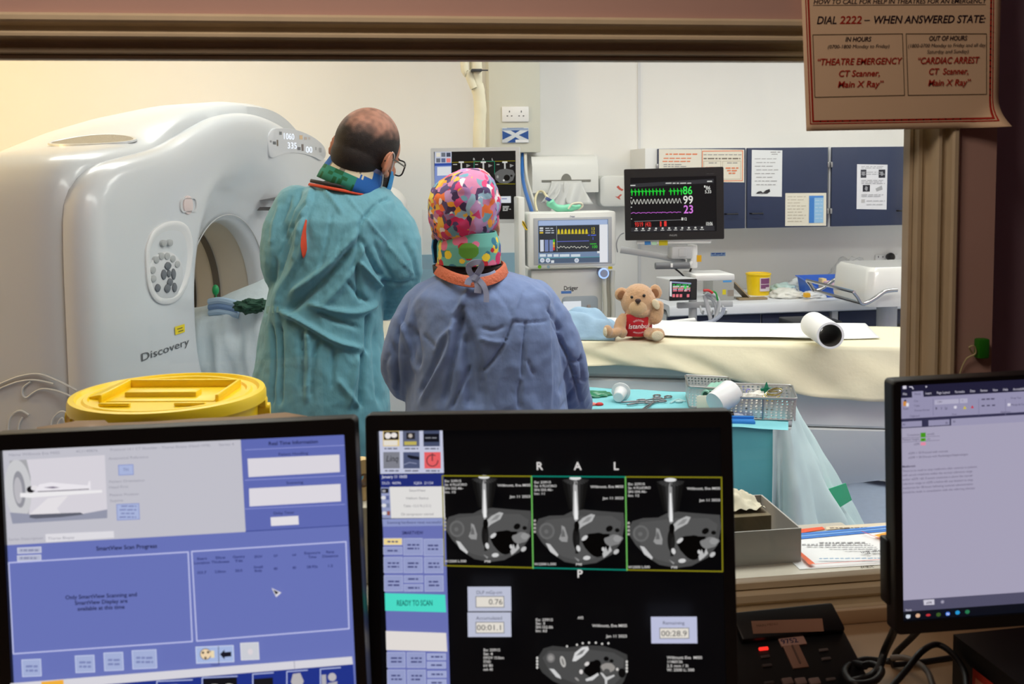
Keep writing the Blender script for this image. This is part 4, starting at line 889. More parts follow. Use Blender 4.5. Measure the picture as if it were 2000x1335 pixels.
for x, y, w, h, c in ((548, 260, 5, 6, (120, 126, 132)), (536, 279, 6, 6, (110, 116, 122)), (542, 279, 3, 12, (120, 110, 100)), (584, 290, 6, 6, (120, 122, 128)), (591, 288, 4, 13, (130, 120, 118)), (588, 268, 6, 8, (232, 200, 160)), (597, 270, 5, 5, (206, 190, 180)), (604, 270, 4, 5, (206, 200, 196)), (617, 290, 1.5, 6, (160, 162, 166)), (626, 293, 4, 9, (170, 172, 176)), (529, 276, 3, 4, (150, 152, 156))): cv = Canvas(MG @ Matrix.Translation(V((0, -.0058, 0)))); cv.rect(x - w / 2, y - h / 2, x + w / 2, y + h / 2, c); cv.build('display_symbol', PRINTP, g)
def loop_tube(name, px, r, m, d=-.003, closed=True, n=6):
    mb = MB(); mb.tube(spline([MG @ V((*gface(*p)[:1], d, gface(*p)[1])) for p in px], n, closed), r, 6, closed=closed); return obj(name, mb, m, g)
loop_tube('indicator_loop', [(553, 330), (560, 320), (572, 318), (577, 324), (571, 338), (562, 350), (551, 346)], .0035, mat('loop_grey', (206, 210, 214), .4), d=.028)
for px in ([(522, 389), (536, 384), (560, 385), (560, 392), (517, 391)], [(520, 404), (527, 404), (523, 411), (514, 411)]):
    mb = MB(MG); mb.prism([gface(*p, d=.05) for p in px], .08, .02, lambda u, v, d: (u, d, v)); obj('laser_slot', mb, mat('laser_slot', (88, 88, 88), .4), g, smooth=False)
# emergency button on the near side and its mirror beyond the bore
def mirrored(o, name=None):
    for ch in [o] + list(o.children): pass
def mir(p): return (2 * BC[0] + .01 - p[0], p[1])
for sideflag in (0, 1):
    f = (lambda p: p) if not sideflag else mir
    c = gface(368, 400); h = abs(gface(368, 386)[1] - gface(368, 413)[1]) / 2
    eb = MB(MG); o = [f(p) for p in rrect(.125, h * 2.1, h * .9, 6, c[0], c[1])]; i = [f(p) for p in rrect(.105, h * 1.7, h * .75, 6, c[0], c[1])]
    eb.loft([[(p[0], .0, p[1]) for p in o], [(p[0], -.007, p[1]) for p in o], [(p[0], -.007, p[1]) for p in i], [(p[0], -.001, p[1]) for p in i]], cap0=False)
    e = obj('emergency_button', eb, mat('cover_grey', (212, 214, 217), .35), g, angle=50)
    mb = MB(MG); bc = f((c[0] - .005, c[1])); mb.prism([(bc[0] + .034 * cos(a), bc[1] + .034 * sin(a)) for a in [2 * pi * k / 24 for k in range(24)]], 0, -.007, lambda u, v, d: (u, d, v), bev=.002); obj('button', mb, mat('pink_button', (224, 208, 207), .35), e)
    px = [(283, 500), (288, 470), (300, 448), (325, 433), (352, 433), (368, 448), (375, 480), (372, 520), (362, 560), (347, 585), (325, 594), (303, 588), (288, 560)]
    out = [f(p) for p in smooth_outline([gface(*p) for p in px], 5)]; cx = sum(p[0] for p in out) / len(out); cz = sum(p[1] for p in out) / len(out)
    sc = lambda k, dz=0: [(cx + (p[0] - cx) * k, cz + dz + (p[1] - cz) * k) for p in out]
    mb = MB(MG); mb.loft([[(p[0], d, p[1]) for p in o] for o, d in ((sc(1), .003), (sc(1), -.007), (sc(.97), -.010), (sc(.88), -.010), (sc(.80, -.006), -.001), (sc(.74, -.008), -.0005))], cap0=False)
    kp = obj('control_panel', mb, mat('panel_white', (226, 228, 230), .32), g, angle=50)
    cc = gface(324, 536)
    pxk = [(288, 537), (292, 516), (304, 499), (322, 491), (338, 496), (351, 512), (355, 535), (350, 562), (338, 580), (318, 583), (300, 572), (290, 555)]
    ok = [f(p) for p in smooth_outline([gface(*p) for p in pxk], 4)]
    mb = MB(MG); mb.prism(ok, -.0005, -.008, lambda u, v, d: (u, d, v), bev=.003); obj('keypad', mb, mat('keypad_grey', (214, 217, 221), .35), kp)
    for x, y in ((317, 475), (329, 474)) + ((302, 507), (312, 500), (323, 500), (334, 505), (343, 516), (295, 527), (296, 544)):
        p = f(gface(x, y)); mb = MB(MG); mb.prism([(p[0] + .017 * cos(a), p[1] + .012 * sin(a)) for a in [2 * pi * k / 18 for k in range(18)]], -.002, -.012, lambda u, v, d: (u, d, v), bev=.002); obj('button', mb, mat('grey_button', (176, 180, 182), .4), kp)
    for x, y, rx, rz in ((324, 519, .021, .014), (316, 536, .017, .018), (326, 534, .013, .013), (335, 535, .014, .020), (328, 551, .018, .014), (304, 562, .017, .014), (323, 563, .020, .015), (337, 561, .015, .017)):
        p = f(gface(x, y)); mb = MB(MG); mb.prism([(p[0] + rx * cos(a), p[1] + rz * sin(a) * (1 - .35 * cos(a) ** 2)) for a in [2 * pi * k / 18 for k in range(18)]], -.006, -.013, lambda u, v, d: (u, d, v), bev=.002); obj('button', mb, mat('dark_button', (104, 110, 118), .45), kp)
cv = Canvas(MG @ Matrix.Translation(V((0, -.004, 0)))); cv.text('Discovery', 275, 706, 15.5, (96, 98, 102), 'l', width=96); cv.build('lettering', PRINTP, g)
cv = Canvas(MG @ Matrix.Translation(V((0, -.005, 0)))); cv.rect(342, 635, 361, 651, (236, 214, 40)); cv.greek(346, 641, 358, (110, 100, 40), 2, 4); cv.greek(348, 646, 358, (110, 100, 40), 2, 6); cv.build('sticker', PRINTP, g)
# top air vent: oval grille on the near shoulder
def topz(s_, d): 
    P_ = sorted([(a, b) for a, b in smooth_outline(body_pts, 10) if b > 1.5]); return lerp_lin(P_, s_)
def lerp_lin(P_, x):
    for a, b in zip(P_, P_[1:]):
        if a[0] <= x <= b[0]: return a[1] + (b[1] - a[1]) * (x - a[0]) / max(1e-9, b[0] - a[0])
    return P_[-1][1]
def vent_ring(k, h): return [MG @ V((-.60 + .085 * k * cos(a), .30 + .155 * k * sin(a), topz(-.60 + .085 * k * cos(a), 0) + h)) for a in [2 * pi * j / 48 for j in range(48)]]
mb = MB(); mb.loft([vent_ring(1.06, -.004), vent_ring(1.05, .003), vent_ring(1.0, .004), vent_ring(.97, .0015)], cap0=False, cap1=False); vv = obj('air_vent', mb, M_SHELL, g, angle=50)
mb = MB(); mb.loft([vent_ring(.98, .001), vent_ring(.66, .002), vent_ring(.33, .002), vent_ring(.02, .002)], cap0=False); obj('grille', mb, mat('vent_tan', (150, 140, 118), .5, bump=.6, bscale=300, bstretch=(1, .05, 1)), vv, angle=80)
for px in ([(0, 292), (60, 291), (120, 293), (190, 300), (200, 303)], [(215, 233), (240, 248), (262, 255), (330, 256), (344, 262), (330, 270), (290, 285)]): pass
# raised swirl decoration on the side cover
P0 = MG @ V((-1.112, 0, 0))
def side(x, y): return onplane(x, y, P0, GT_)
for px in ([(-20, 758), (10, 745), (40, 734), (75, 730), (110, 742), (150, 762)], [(-20, 768), (10, 754), (40, 744), (70, 742), (105, 749)], [(60, 745), (46, 756), (44, 770), (52, 776), (66, 766), (84, 759), (115, 764), (152, 780)],
           [(16, 840), (18, 820), (28, 806), (42, 802), (56, 810)], [(36, 842), (38, 826), (44, 815)], [(100, 842), (102, 820), (114, 806), (126, 804), (136, 818), (136, 838)], [(112, 842), (114, 824), (122, 816), (128, 824)]):
    mb = MB(); mb.tube(spline([side(*p) for p in px], 6), .0032, 6); obj('side_swirl', mb, M_SHELL, g)
# seams along the upper shell
# ================================================================ patient couch
MCo = MG                                              # local: s across, d along (negative towards the room), z up
CT_ = 0.955
c = thing('patient_couch', tuple(MG @ V((BC[0], -1.7, 0))), 'white scanner couch with grey side panels running out of the ring', 'couch')
bx = BC[0]
M_COUCH = mat('couch_white', (226, 228, 226), .38); M_COUCHG = mat('couch_grey', (232, 236, 236), .42); M_COUCHD = mat('couch_lower', (226, 232, 232), .5)
mb = MB(MG); rings = []
for d, k in ((.9, .8), (.88, .95), (-.3, 1), (-2.55, 1), (-2.62, .9)):
    w = .215 * k; rings.append([(bx - w, d, CT_ - .012), (bx - w * .98, d, CT_), (bx - w * .5, d, CT_ - .018), (bx, d, CT_ - .026), (bx + w * .5, d, CT_ - .018), (bx + w * .98, d, CT_), (bx + w, d, CT_ - .012), (bx + w * .7, d, CT_ - .055), (bx, d, CT_ - .065), (bx - w * .7, d, CT_ - .055)])
mb.loft(rings); obj('cradle', mb, mat('cradle_cream', (232, 226, 206), .4), c)
def couch_section(d, w0, w1, z0, z1, r0=.02, r1=.02):
    # across s; rounded lower and upper edges
    return [(bx - w0, d, z0 + r0), (bx - w0 + r0, d, z0), (bx + w0 - r0, d, z0), (bx + w0, d, z0 + r0), (bx + w1, d, z1 - r1), (bx + w1 - r1, d, z1), (bx - w1 + r1, d, z1), (bx - w1, d, z1 - r1)]
mb = MB(MG); mb.loft([couch_section(d, w, w, .82, CT_ - .067, .015, .012) for d, w in ((-.16, .19), (-.2, .215), (-2.70, .215), (-2.76, .19))]); obj('top_side_cover', mb, M_COUCH, c, angle=30)
mb = MB(MG); mb.loft([couch_section(d, w, w + .002, .66, .818, .01, .006) for d, w in ((-.2, .20), (-.24, .226), (-2.72, .226), (-2.80, .20))]); obj('upper_side_panel', mb, M_COUCHG, c, angle=30)
mb = MB(MG); mb.loft([couch_section(d, w, w + .035, z0, .656, .05, .004) for d, w, z0 in ((-.22, .17, .50), (-.28, .192, .44), (-.5, .195, .42), (-2.3, .195, .42), (-2.55, .185, .46), (-2.72, .15, .54))]); obj('lower_side_panel', mb, M_COUCHD, c, angle=34)
mb = MB(MG); mb.loft([[(bx + p[0] * k, -1.1 + p[1] * k2, z) for p in rrect(.36, 1.1, .1)] for z, k, k2 in ((.0, 1, 1), (.06, 1, 1), (.09, .7, .8), (.46, .7, .7))]); obj('pedestal', mb, M_COUCHD, c, angle=34)

# cream cover sheet draped over the near side of the couch
t = thing('couch_sheet', tuple(MG @ V((bx - .2, -1.8, CT_))), 'cream sheet draped over the near edge of the couch in diagonal folds', 'sheet')
mb = MB(MG)
def drape(u, v):
    d = -.9 - 1.78 * u                                # along the couch
    k_ = min(1, max(0, (u - .36) / .5)); drop = .066 + .085 * k_ * k_ * (3 - 2 * k_)
    ripple = .007 * sin(u * 26 + v * 5) * v + .008 * sin(u * 11 - v * 7) * v
    if v < .45:
        q = v / .45; return (bx + .215 - q * .45, d, CT_ + .005 + .004 * noise.noise(V((u * 6, v * 5, 3))) + .010 * exp(-((u - .02) * 9) ** 2) * q)
    q = (v - .45) / .55
    diag = .005 * sin((u * 9 - q * 1.3) * 6.28) + .010 * sin((u * 4.2 - q * .9) * 6.28 + 1)
    return (bx - .238 - .022 * sin(q * pi * .5) - .5 * (ripple + .015 * q) - 1.2 * (diag + .014) * q, d, CT_ + .006 - q * drop * 1.25)
mb.grid(drape, 90, 26)
obj('sheet_cloth', mb, mat('cream_sheet', (240, 234, 204), .75, bump=.15, bscale=40), t, angle=80).modifiers.new('s', 'SOLIDIFY').thickness = .002
# white paper laid on the couch and the roll it comes from
t = thing('paper_sheet', tuple(MG @ V((bx, -1.9, CT_))), 'white couch paper lying flat along the far half of the couch', 'paper sheet')
mb = MB(MG)
def paper(u, v):
    d = -1.42 - 1.05 * u; s = bx + .215 - v * (.30 + .07 * sin(u * 3.0))
    return (s, d, CT_ + .016 + .012 * exp(-((u - .0) * 7) ** 2) + .012 * max(0, v - .82) * sin(u * 12) + .003 * sin(u * 8 + v * 4))
mb.grid(paper, 50, 14); obj('paper_surface', mb, mat('couch_paper', (236, 238, 240), .7), t, angle=80).modifiers.new('s', 'SOLIDIFY').thickness = .0012
pz = CT_ + .021
pa = onplane(1622, 655, V((0, 0, pz + .047)), V((0, 0, 1)))
near = at(1623, 657, pa.y); t = thing('paper_roll', (pa.x, pa.y, pz), 'white couch paper roll with a dark hollow core lying on the couch', 'paper roll')
q0 = V((pa.x, pa.y, pz + .047)); q1 = atz(1605, 644, q0.z); ax = (q1 - q0).normalized(); q1 = q0 + ax * .24
def rollring(p, r): 
    x = ax.cross(V((0, 0, 1))).normalized(); return [p + x * r * cos(a) + V((0, 0, 1)) * r * sin(a) for a in [2 * pi * k / 40 for k in range(40)]]
mb = MB(); mb.loft([rollring(q0, .0385), rollring(q0, .046), rollring(q0 + ax * .002, .047), rollring(q1 - ax * .002, .047), rollring(q1, .046), rollring(q1, .0385)], cap0=False, cap1=False); obj('paper_winding', mb, mat('couch_paper', (236, 238, 240), .7), t)
mb = MB(); mb.loft([rollring(q0 + ax * .001, .0385), rollring(q0 + ax * .001, .036), rollring(q1 - ax * .001, .036), rollring(q1 - ax * .001, .0385)], cap0=False, cap1=False); obj('core', mb, mat('dark_card', (60, 56, 52), .8), t)
# draped patient inside the ring
t = thing('surgical_drape', tuple(MG @ V((bx, .05, CT_))), 'pale blue-white surgical drape heaped and hanging over the couch inside the ring', 'drape')
mb = MB(MG)
def heap(u, v):
    d = .42 - .92 * u; q = v * 1.0
    top = .19 * exp(-((u - .66) * 3.0) ** 2) + .05
    if q < .5:
        a = q / .5; return (bx + .22 - a * .45, d + .02 * sin(v * 20), CT_ + .012 + top * sin(pi * (a * .75 + .1)) + .012 * noise.noise(V((u * 7, v * 7, 5))))
    a = (q - .5) / .5
    fold = (.022 * sin(u * 46 + a * 3) + .012 * sin(u * 90 - a * 6)) * (a + .25) + .012 * noise.noise(V((u * 9, a * 4, 9)))
    return (bx - .24 - .03 * a - fold - .03 * sin(a * pi), d - .02 * a, CT_ + .012 + top * .45 * (1 - a) - a * (.28 + .03 * sin(u * 11)))
mb.grid(heap, 60, 40); obj('drape_cloth', mb, mat('drape_white', (216, 230, 236), .75, bump=.3, bscale=26), t, angle=80).modifiers.new('s', 'SOLIDIFY').thickness = .002
t = thing('green_towel', tuple(MG @ V((bx, -.3, CT_ + .2))), 'crumpled dark green towel on top of the white drape beside the standing man', 'towel')
p = at(492, 597, 3.93); mb = MB(); bm = bmesh.new(); bmesh.ops.create_icosphere(bm, subdivisions=4, radius=1)
for v in bm.verts:
    k = 1 + .5 * noise.noise(v.co * 2.2) + .25 * noise.noise(v.co * 5.0); v.co = V((v.co.x * .062 * k, v.co.y * .05 * k, v.co.z * .026 * k)) + p
mb.add_bm(bm); t.location = p - V((0, 0, .025)); obj('towel_cloth', mb, mat('dark_green_cloth', (18, 66, 48), .8), t)
p = at(421, 566, 4.15); t = thing('green_clip', p, 'small bright green clip seen in the bore above the blue covers', 'clip'); mb = MB(); mb.ell(p, (.014, .014, .022)); mb.tube([p, p + V((.004, .0, -.12))], .003, 6); obj('clip_body', mb, mat('bright_green', (20, 150, 84), .4), t)
p = at(443, 600, 4.05); t = thing('blue_cover', p - V((0, 0, .03)), 'pale blue striped covers at the left end of the white drape', 'cover'); mb = MB()
for k in range(3): mb.tube(spline([p + V((-.07, .03, .02 - k * .022)), p + V((-.02, 0, .028 - k * .022)), p + V((.05, -.03, .015 - k * .022))], 6), .014, 8, m=k % 2)
obj('cover_cloth', mb, [mat('pale_blue_cloth', (170, 196, 220), .75), mat('mid_blue_cloth', (120, 150, 190), .75)], t)
p = at(511, 570, 4.2); t = thing('pink_strip', p, 'small pink strip beside the dark bore rings', 'strip'); mb = MB(); mb.box(p, (.02, .01, .06), .003); mb.box(p - V((0, 0, .08)), (.006, .006, .12), .002); obj('strip_body', mb, mat('pink_plastic', (236, 120, 140), .5), t)
# blue blanket between woman and bear
p = at(1165, 635, 3.62); t = thing('blanket', V((p.x, p.y, CT_)), 'folded pale blue blanket on the couch between the seated bear and the blue gown', 'blanket'); mb = MB()
def blk(u, v):
    x = -.20 + .27 * u; y = -.02 + .22 * v; h = .085 * (1 - (2 * v - 1) ** 4) * (1 - abs(2 * u - 1) ** 3 * .85) + .018 * noise.noise(V((u * 5, v * 5, 2))) + .012 * sin(v * 16 + u * 6)
    return (p.x + x * .951 + y * .309, p.y - x * .309 + y * .951, CT_ + .008 + max(h, 0))
mb.grid(blk, 40, 30); obj('blanket_cloth', mb, mat('pale_blue_blanket', (164, 198, 226), .8, bump=.3, bscale=30), t, angle=80).modifiers.new('s', 'SOLIDIFY').thickness = .003
# white padded end of the injector seen over the man's shoulder
hd = at(752, 396, 4.75); t = thing('injector_stand', (hd.x, hd.y, 0), 'pale grey rounded device head on a stand behind the standing man', 'injector')
mb = MB(); mb.ell((hd.x, hd.y, hd.z - .02), (.105, .10, .10)); mb.cyl((hd.x, hd.y, hd.z - .02), (hd.x, hd.y, hd.z - .2), .10, .06); obj('device_head', mb, mat('pale_grey_plastic', (214, 212, 206), .45), t)
mb = MB(); mb.cyl((hd.x, hd.y, .06), (hd.x, hd.y, hd.z - .19), .022); obj('pole', mb, M_LGREY, t)
mb = MB(); mb.lathe([(.2, .03), (.2, .05), (.05, .08), (.02, .08)], (hd.x, hd.y, 0)); obj('base', mb, M_LGREY, t)
for k in range(5):
    a = 2 * pi * k / 5; mb = MB(); q = V((hd.x + .17 * cos(a), hd.y + .17 * sin(a), .02)); mb.cyl(q - V((.01, 0, 0)), q + V((.01, 0, 0)), .02); obj('castor', mb, M_DGREY, t)
# ================================================================ back wall: service trunking, sockets, dispensers
M_TRUNK = mat('putty_trunking', (212, 213, 200), .6)
ty = 5.47; a = at(955, 200, ty); b = at(1056, 297, ty)
t = thing('service_trunking', ((a.x + b.x) / 2, BW, b.z), 'putty coloured square trunking running down the back wall from the ceiling', 'trunking')
mb = MB(); mb.box(((a.x + b.x) / 2, (ty + BW) / 2, (b.z + CEIL) / 2), (b.x - a.x, BW - ty, CEIL - b.z), .004); obj('trunking_box', mb, M_TRUNK, t)
mb = MB()
for k in range(4): mb.tube([(a.x + .03 + k * .045, ty + .05, b.z), (a.x + .03 + k * .045, ty + .06, b.z - .05 - .02 * (k % 2))], .010, 10)
obj('gas_outlet', mb, mat('brass_dark', (120, 104, 84), .4, metal=.4), t)
def socket(x0, y0, x1, y1, Y, label, m, holes, name='wall_socket', group='wall sockets'):
    p, q = at(x0, y1, Y), at(x1, y0, Y); w, h = q.x - p.x, q.z - p.z; cx, cz = (p.x + q.x) / 2, (p.z + q.z) / 2
    t = thing(name, (cx, Y, cz), label, 'socket', group); mb = MB(); mb.box((cx, Y - .006, cz), (w, .012, h), .003); obj('plate', mb, m, t)
    for sx in ((-1, 1) if holes else ()):
        for dx, dz, ww, hh in ((0, .014, .005, .010), (-.012, -.010, .008, .005), (.012, -.010, .008, .005)): mb = MB(); mb.box((cx + sx * w * .22 + dx, Y - .0122, cz + dz), (ww, .001, hh)); obj('pin_hole', mb, M_DGREY, t, smooth=False)
    return t, cx, cz, w, h
socket(980, 208, 1032, 238, ty, 'white twin socket on the putty trunking above the blue and white flag plate', M_WHITE, True)
t, cx, cz, w, h = socket(980, 249, 1032, 279, ty, 'blue and white diagonal cross flag plate on the putty trunking', mat('flag_white', (206, 214, 222), .4), False, 'flag_plate', None)
t['category'] = 'plate'
cv = Canvas(Matrix.Translation(V((cx, ty - .0122, cz)))); BLU = (44, 84, 152); W2, H2 = w / 2 * .97, h / 2 * .96
for s in (1, -1):
    cv.lpoly([(s * W2, H2 * .62), (s * W2, -H2 * .62), (s * W2 * .26, 0)], BLU); cv.lpoly([(-W2 * .66, s * H2), (W2 * .66, s * H2), (0, s * H2 * .26)], BLU)
cv.lpoly([(0, -H2), (W2, -H2), (W2, -H2 * .62), (0, -H2 * .62)], (226, 230, 234)); cv.lpoly([(-W2, H2 * .95), (W2, H2 * .95), (W2, H2 * .66), (-W2, H2 * .66)], (150, 170, 200))
cv.build('flag_print', PRINTP, t)
# ---- ceiling hung screen with its bundled pole
MCM = Matrix.Translation(at(928, 362, 4.72)) @ Matrix.Rotation(radians(-16), 4, 'Z')
t, cv = monitor('monitor', 'grey framed monitor hung from the ceiling, partly behind the colourful cap', MCM, .392, .322, (.016, .019, .018, .018), 'scanner room monitors', stand=False, mats=(M_LGREY, M_LGREY))
full(cv, (24, 24, 25))
cv.poly([(849, 296), (882, 295), (882, 318), (849, 319)], (196, 202, 226))
for i in range(6): cv.rect(852 + (i % 3) * 10, 298 + (i // 3) * 11, 860 + (i % 3) * 10, 306 + (i // 3) * 11, ((232, 226, 214), (110, 116, 130), (70, 78, 100), (110, 114, 128), (96, 108, 150), (236, 130, 130))[i])
cv.poly([(849, 319), (882, 318), (882, 323), (849, 324)], (50, 80, 170)); cv.poly([(849, 324), (882, 323), (882, 428), (849, 428)], (130, 150, 214)); cv.poly([(854, 326), (881, 325), (881, 342), (854, 343)], (226, 230, 240))
cv.line([(883, 317), (1006, 314)], (140, 130, 20), 1.2); cv.line([(926, 315), (966, 315), (966, 340)], (20, 130, 100), 1.2); cv.line([(926, 315), (926, 340)], (20, 130, 100), 1.2)
for x in (901, 944, 986): cv.rect(x - 5, 315, x + 5, 318, (220, 220, 220)); cv.poly([(x - 1.6, 318), (x + 1.6, 318), (x + 2, 338), (x - 1, 338)], (200, 200, 200)); cv.poly([(x + 10, 320), (x + 18, 323), (x + 10, 327)], (150, 150, 150)); cv.greek(x - 16, 321, x - 8, (190, 190, 190), 1.6, x)
for s, x in (('R', 926), ('A', 944), ('L', 962)): cv.text(s, x, 313, 4.5, (210, 210, 210), bold=True)
cv.poly([(966, 338), (976, 331), (988, 329), (1002, 332), (1006, 340), (1002, 352), (990, 359), (976, 357), (968, 350)], (100, 100, 102)); cv.ell(990, 347, 6, 6, (14, 14, 14)); cv.ell(984, 352, 2, 2, (220, 220, 220)); cv.ell(999, 343, 2.4, 2, (20, 20, 20)); cv.ell(972, 345, 2, 3, (160, 160, 160)); cv.line([(890, 359), (1006, 359)], (140, 130, 20), 1.2)
cv.rect(976, 383, 998, 396, (222, 226, 238)); cv.greek(980, 388, 994, (130, 140, 190), 2, 3)
for i in range(4): cv.greek(982, 403 + i * 2.6, 998 - (i % 2) * 4, (190, 190, 190), 1.6, i + 70)
cv.build('screen', SCREEN, t)
M_LAG = mat('cream_wrap', (222, 216, 190), .7, bump=.25, bscale=30, bstretch=(1, 1, .3))
mb = MB(); P = [at(x, y, 4.80) for x, y in ((936, 300), (936, 270), (937, 240), (938, 215), (936, 190), (932, 165), (929, 140), (929, 110))]; P[-1].z = CEIL
mb.tube(spline(P, 4), [.030 + .006 * noise.noise(V((0, 0, k * .7))) for k in range(len(spline(P, 4)))], 14); obj('wrapped_pole', mb, M_LAG, t)
P = [at(x, y, 4.78) for x, y in ((926, 172), (920, 158), (913, 140), (906, 116))]; P.append(V((P[-1].x - .01, 4.78, CEIL)))
mb = MB(); mb.tube(spline(P, 4), .019, 10); obj('wrapped_cable', mb, M_LAG, t)
mb = MB(); q = at(930, 138, 4.77); mb.box(q, (.05, .07, .012), .003); mb.box(q + V((.03, -.02, 0)), (.05, .006, .006)); obj('cable_strap', mb, M_DGREY, t)
# dispensers
def dispenser(x0, y0, x1, y1, dep, label, name, cat):
    p, q = at(x0, y1, BW - dep), at(x1, y0, BW - dep); return thing(name, ((p.x + q.x) / 2, BW, p.z), label, cat, 'wall dispensers'), p, q
t, p, q = dispenser(1040, 322, 1169, 377, .13, 'white wall dispenser with clear aprons trailing from its slot', 'apron_dispenser', 'dispenser')
w, h, cx = q.x - p.x, q.z - p.z, (p.x + q.x) / 2
mb = MB(); mb.prism([(-.0, 0), (.13, 0), (.13, h + .06), (.03, h + .05), (0, h - .005)], p.x, q.x, lambda u, v, d: (d, BW - .13 + u, p.z + v), bev=.006); obj('dispenser_case', mb, mat('dispenser_white', (226, 228, 224), .35), t, angle=30)
mb = MB(); s = at(1106, 353, BW - .13); mb.box((s.x, BW - .1315, s.z), (w * .74, .004, .012), .001); mb.prism([(.03 * cos(k * pi / 12), .04 * sin(k * pi / 12)) for k in range(13)], BW - .128, BW - .132, lambda u, v, d: (s.x + u, d, s.z + v)); obj('slot', mb, mat('slot_shadow_grey', (128, 128, 120), .6), t, smooth=False)
mb = MB()
for k, (dx, ww, ln) in enumerate(((-.02, .09, .22), (.035, .10, .13), (-.06, .05, .12))):
    f = (lambda u, v, dx=dx, ww=ww, ln=ln, k=k: (s.x + dx + (u - .5) * ww * (1 + v * .5) + .05 * (dx / .05) * v * v, BW - .136 - .035 * v - .014 * sin(u * 9 + v * 6 + k) * v, s.z - v * ln)); mb.grid(f, 14, 10)
obj('apron_sheet', mb, mat('clear_apron', (232, 234, 232), .35, alpha=.75), t, angle=80).modifiers.new('s', 'SOLIDIFY').thickness = .001
t, p, q = dispenser(1172, 342, 1228, 404, .11, 'white rounded wall dispenser with red hands printed on it', 'soap_dispenser', 'dispenser')
mb = MB(); mb.prism([(a, b) for a, b in rrect(q.x - p.x, q.z - p.z, .03, 5)], BW, BW - .11, lambda u, v, d: ((p.x + q.x) / 2 + u, d, (p.z + q.z) / 2 + v), bev=.012); obj('dispenser_case', mb, mat('dispenser_white', (226, 228, 224), .35), t)
cv = Canvas(Matrix.Translation(V((0, BW - .1105, 0))))
for px in ([(1204, 365), (1208, 362), (1212, 367), (1218, 370), (1215, 373), (1209, 370)], [(1201, 383), (1206, 384), (1212, 379), (1215, 380), (1210, 385), (1212, 390), (1208, 388)]): cv.poly(px, (208, 104, 92))
cv.build('print', PRINTP, t)

# ================================================================ anaesthetic machine
AY = 4.50
M_AN = mat('machine_white', (226, 228, 224), .38); M_ANG = mat('machine_grey', (168, 180, 188), .42)
h0, h1 = at(1031, 523, AY), at(1203, 412, AY); hx = (h0.x + h1.x) / 2
t = thing('anaesthetic_machine', (hx, AY + .25, 0), 'white anaesthetic machine with a blue screen and glowing ring knob', 'medical machine')
mb = MB(); mb.prism(rrect(h1.x - h0.x, h1.z - h0.z, .012), AY + .11, AY, lambda u, v, d: (hx + u, d, (h0.z + h1.z) / 2 + v), bev=.008); obj('display_head', mb, M_AN, t, angle=30)
mb = MB(); a, b = at(1043, 518, AY - .004), at(1195, 423, AY - .004); mb.box(((a.x + b.x) / 2, AY - .001, (a.z + b.z) / 2), (b.x - a.x, .006, b.z - a.z), .002); obj('screen_surround', mb, mat('surround_grey', (176, 180, 186), .4), t)
cv = Canvas(Matrix.Translation(V((0, AY - .0046, 0))))
cv.rect(1051, 429, 1188, 513, (120, 142, 178)); cv.rect(1052, 430, 1186, 439, (170, 190, 232)); cv.rect(1052, 440, 1171, 492, (54, 58, 66)); cv.rect(1171, 438, 1187, 512, (236, 238, 250))
for i in range(3): cv.rect(1054, 444 + i * 4.4, 1061, 447 + i * 4.4, ((226, 230, 236), (206, 212, 224), (220, 190, 60))[i]); cv.greek(1065, 445.6 + i * 4.4, 1082, (200, 206, 220), 1.8, i)
for i in range(3): cv.rect(1055 + i * 9, 468, 1062 + i * 9, 491, (120, 136, 190) if i else (214, 220, 240))
for i, c in enumerate(((60, 190, 60), (220, 210, 60), (230, 150, 50), (220, 60, 50))): cv.rect(1080, 467 + i * 5.4, 1083.5, 472 + i * 5.4, c)
cv.line([(1087, 441), (1088, 490)], (160, 166, 176), .9); cv.line([(1087, 457), (1150, 455)], (150, 140, 60), .8)
for i in range(9): x = 1091 + i * 6.8; cv.poly([(x - 2.4, 456.5), (x - 1.8, 449), (x, 446.5), (x + 1.8, 449), (x + 2.4, 456.3)], (220, 200, 50))
cv.line([(1088, 471.5), (1150, 470)], (110, 120, 220), 1.2); cv.line([(1088 + i * 3.4, 482 + (2.2 if i % 2 else -1.4) * (1 if i % 3 else .3)) for i in range(19)], (206, 206, 200), 1.1)
for s, x, y, c in (('13', 1158, 449, (214, 196, 60)), ('12', 1158, 456, (214, 196, 60)), ('1', 1158, 468, (90, 110, 230)), ('100', 1161, 484, (60, 200, 60))): cv.text(s, x, y, 5.4, c, bold=True)
cv.greek(1148, 459, 1164, (90, 110, 230), 1.8, 3); cv.greek(1152, 476, 1168, (60, 190, 60), 1.8, 9)
for x, w in ((1054, 12), (1069, 9), (1081, 10), (1093, 19), (1115, 18)): cv.rect(x, 496, x + w, 501, (214, 226, 240))
cv.rect(1052, 502, 1171, 503, (80, 170, 180)); cv.rect(1052, 503, 1171, 512.5, (84, 100, 126))
for x in (1059, 1070, 1126): cv.ell(x, 508, 4.4, 4.4, (220, 226, 240)); cv.ell(x, 508, 2.6, 2.4, (180, 192, 220))
cv.rect(1076, 508, 1082, 513, (224, 230, 240)); cv.rect(1166, 490, 1171, 494, (230, 234, 240))
cv.build('screen', SCREEN, t)
cv = Canvas(Matrix.Translation(V((0, AY - .0006, 0)))); cv.text('Dr\u00e4ger', 1118, 424, 3.2, (60, 70, 120), width=10, bold=True); cv.ell(1054, 524 - 3, 3.6, 3.6, (120, 190, 40)); cv.ell(1071, 521, 3.2, 3.2, (150, 180, 196)); cv.rect(1188, 524 - 4, 1196, 527 - 2, (206, 180, 20)); cv.build('head_marks', PRINTP, t)
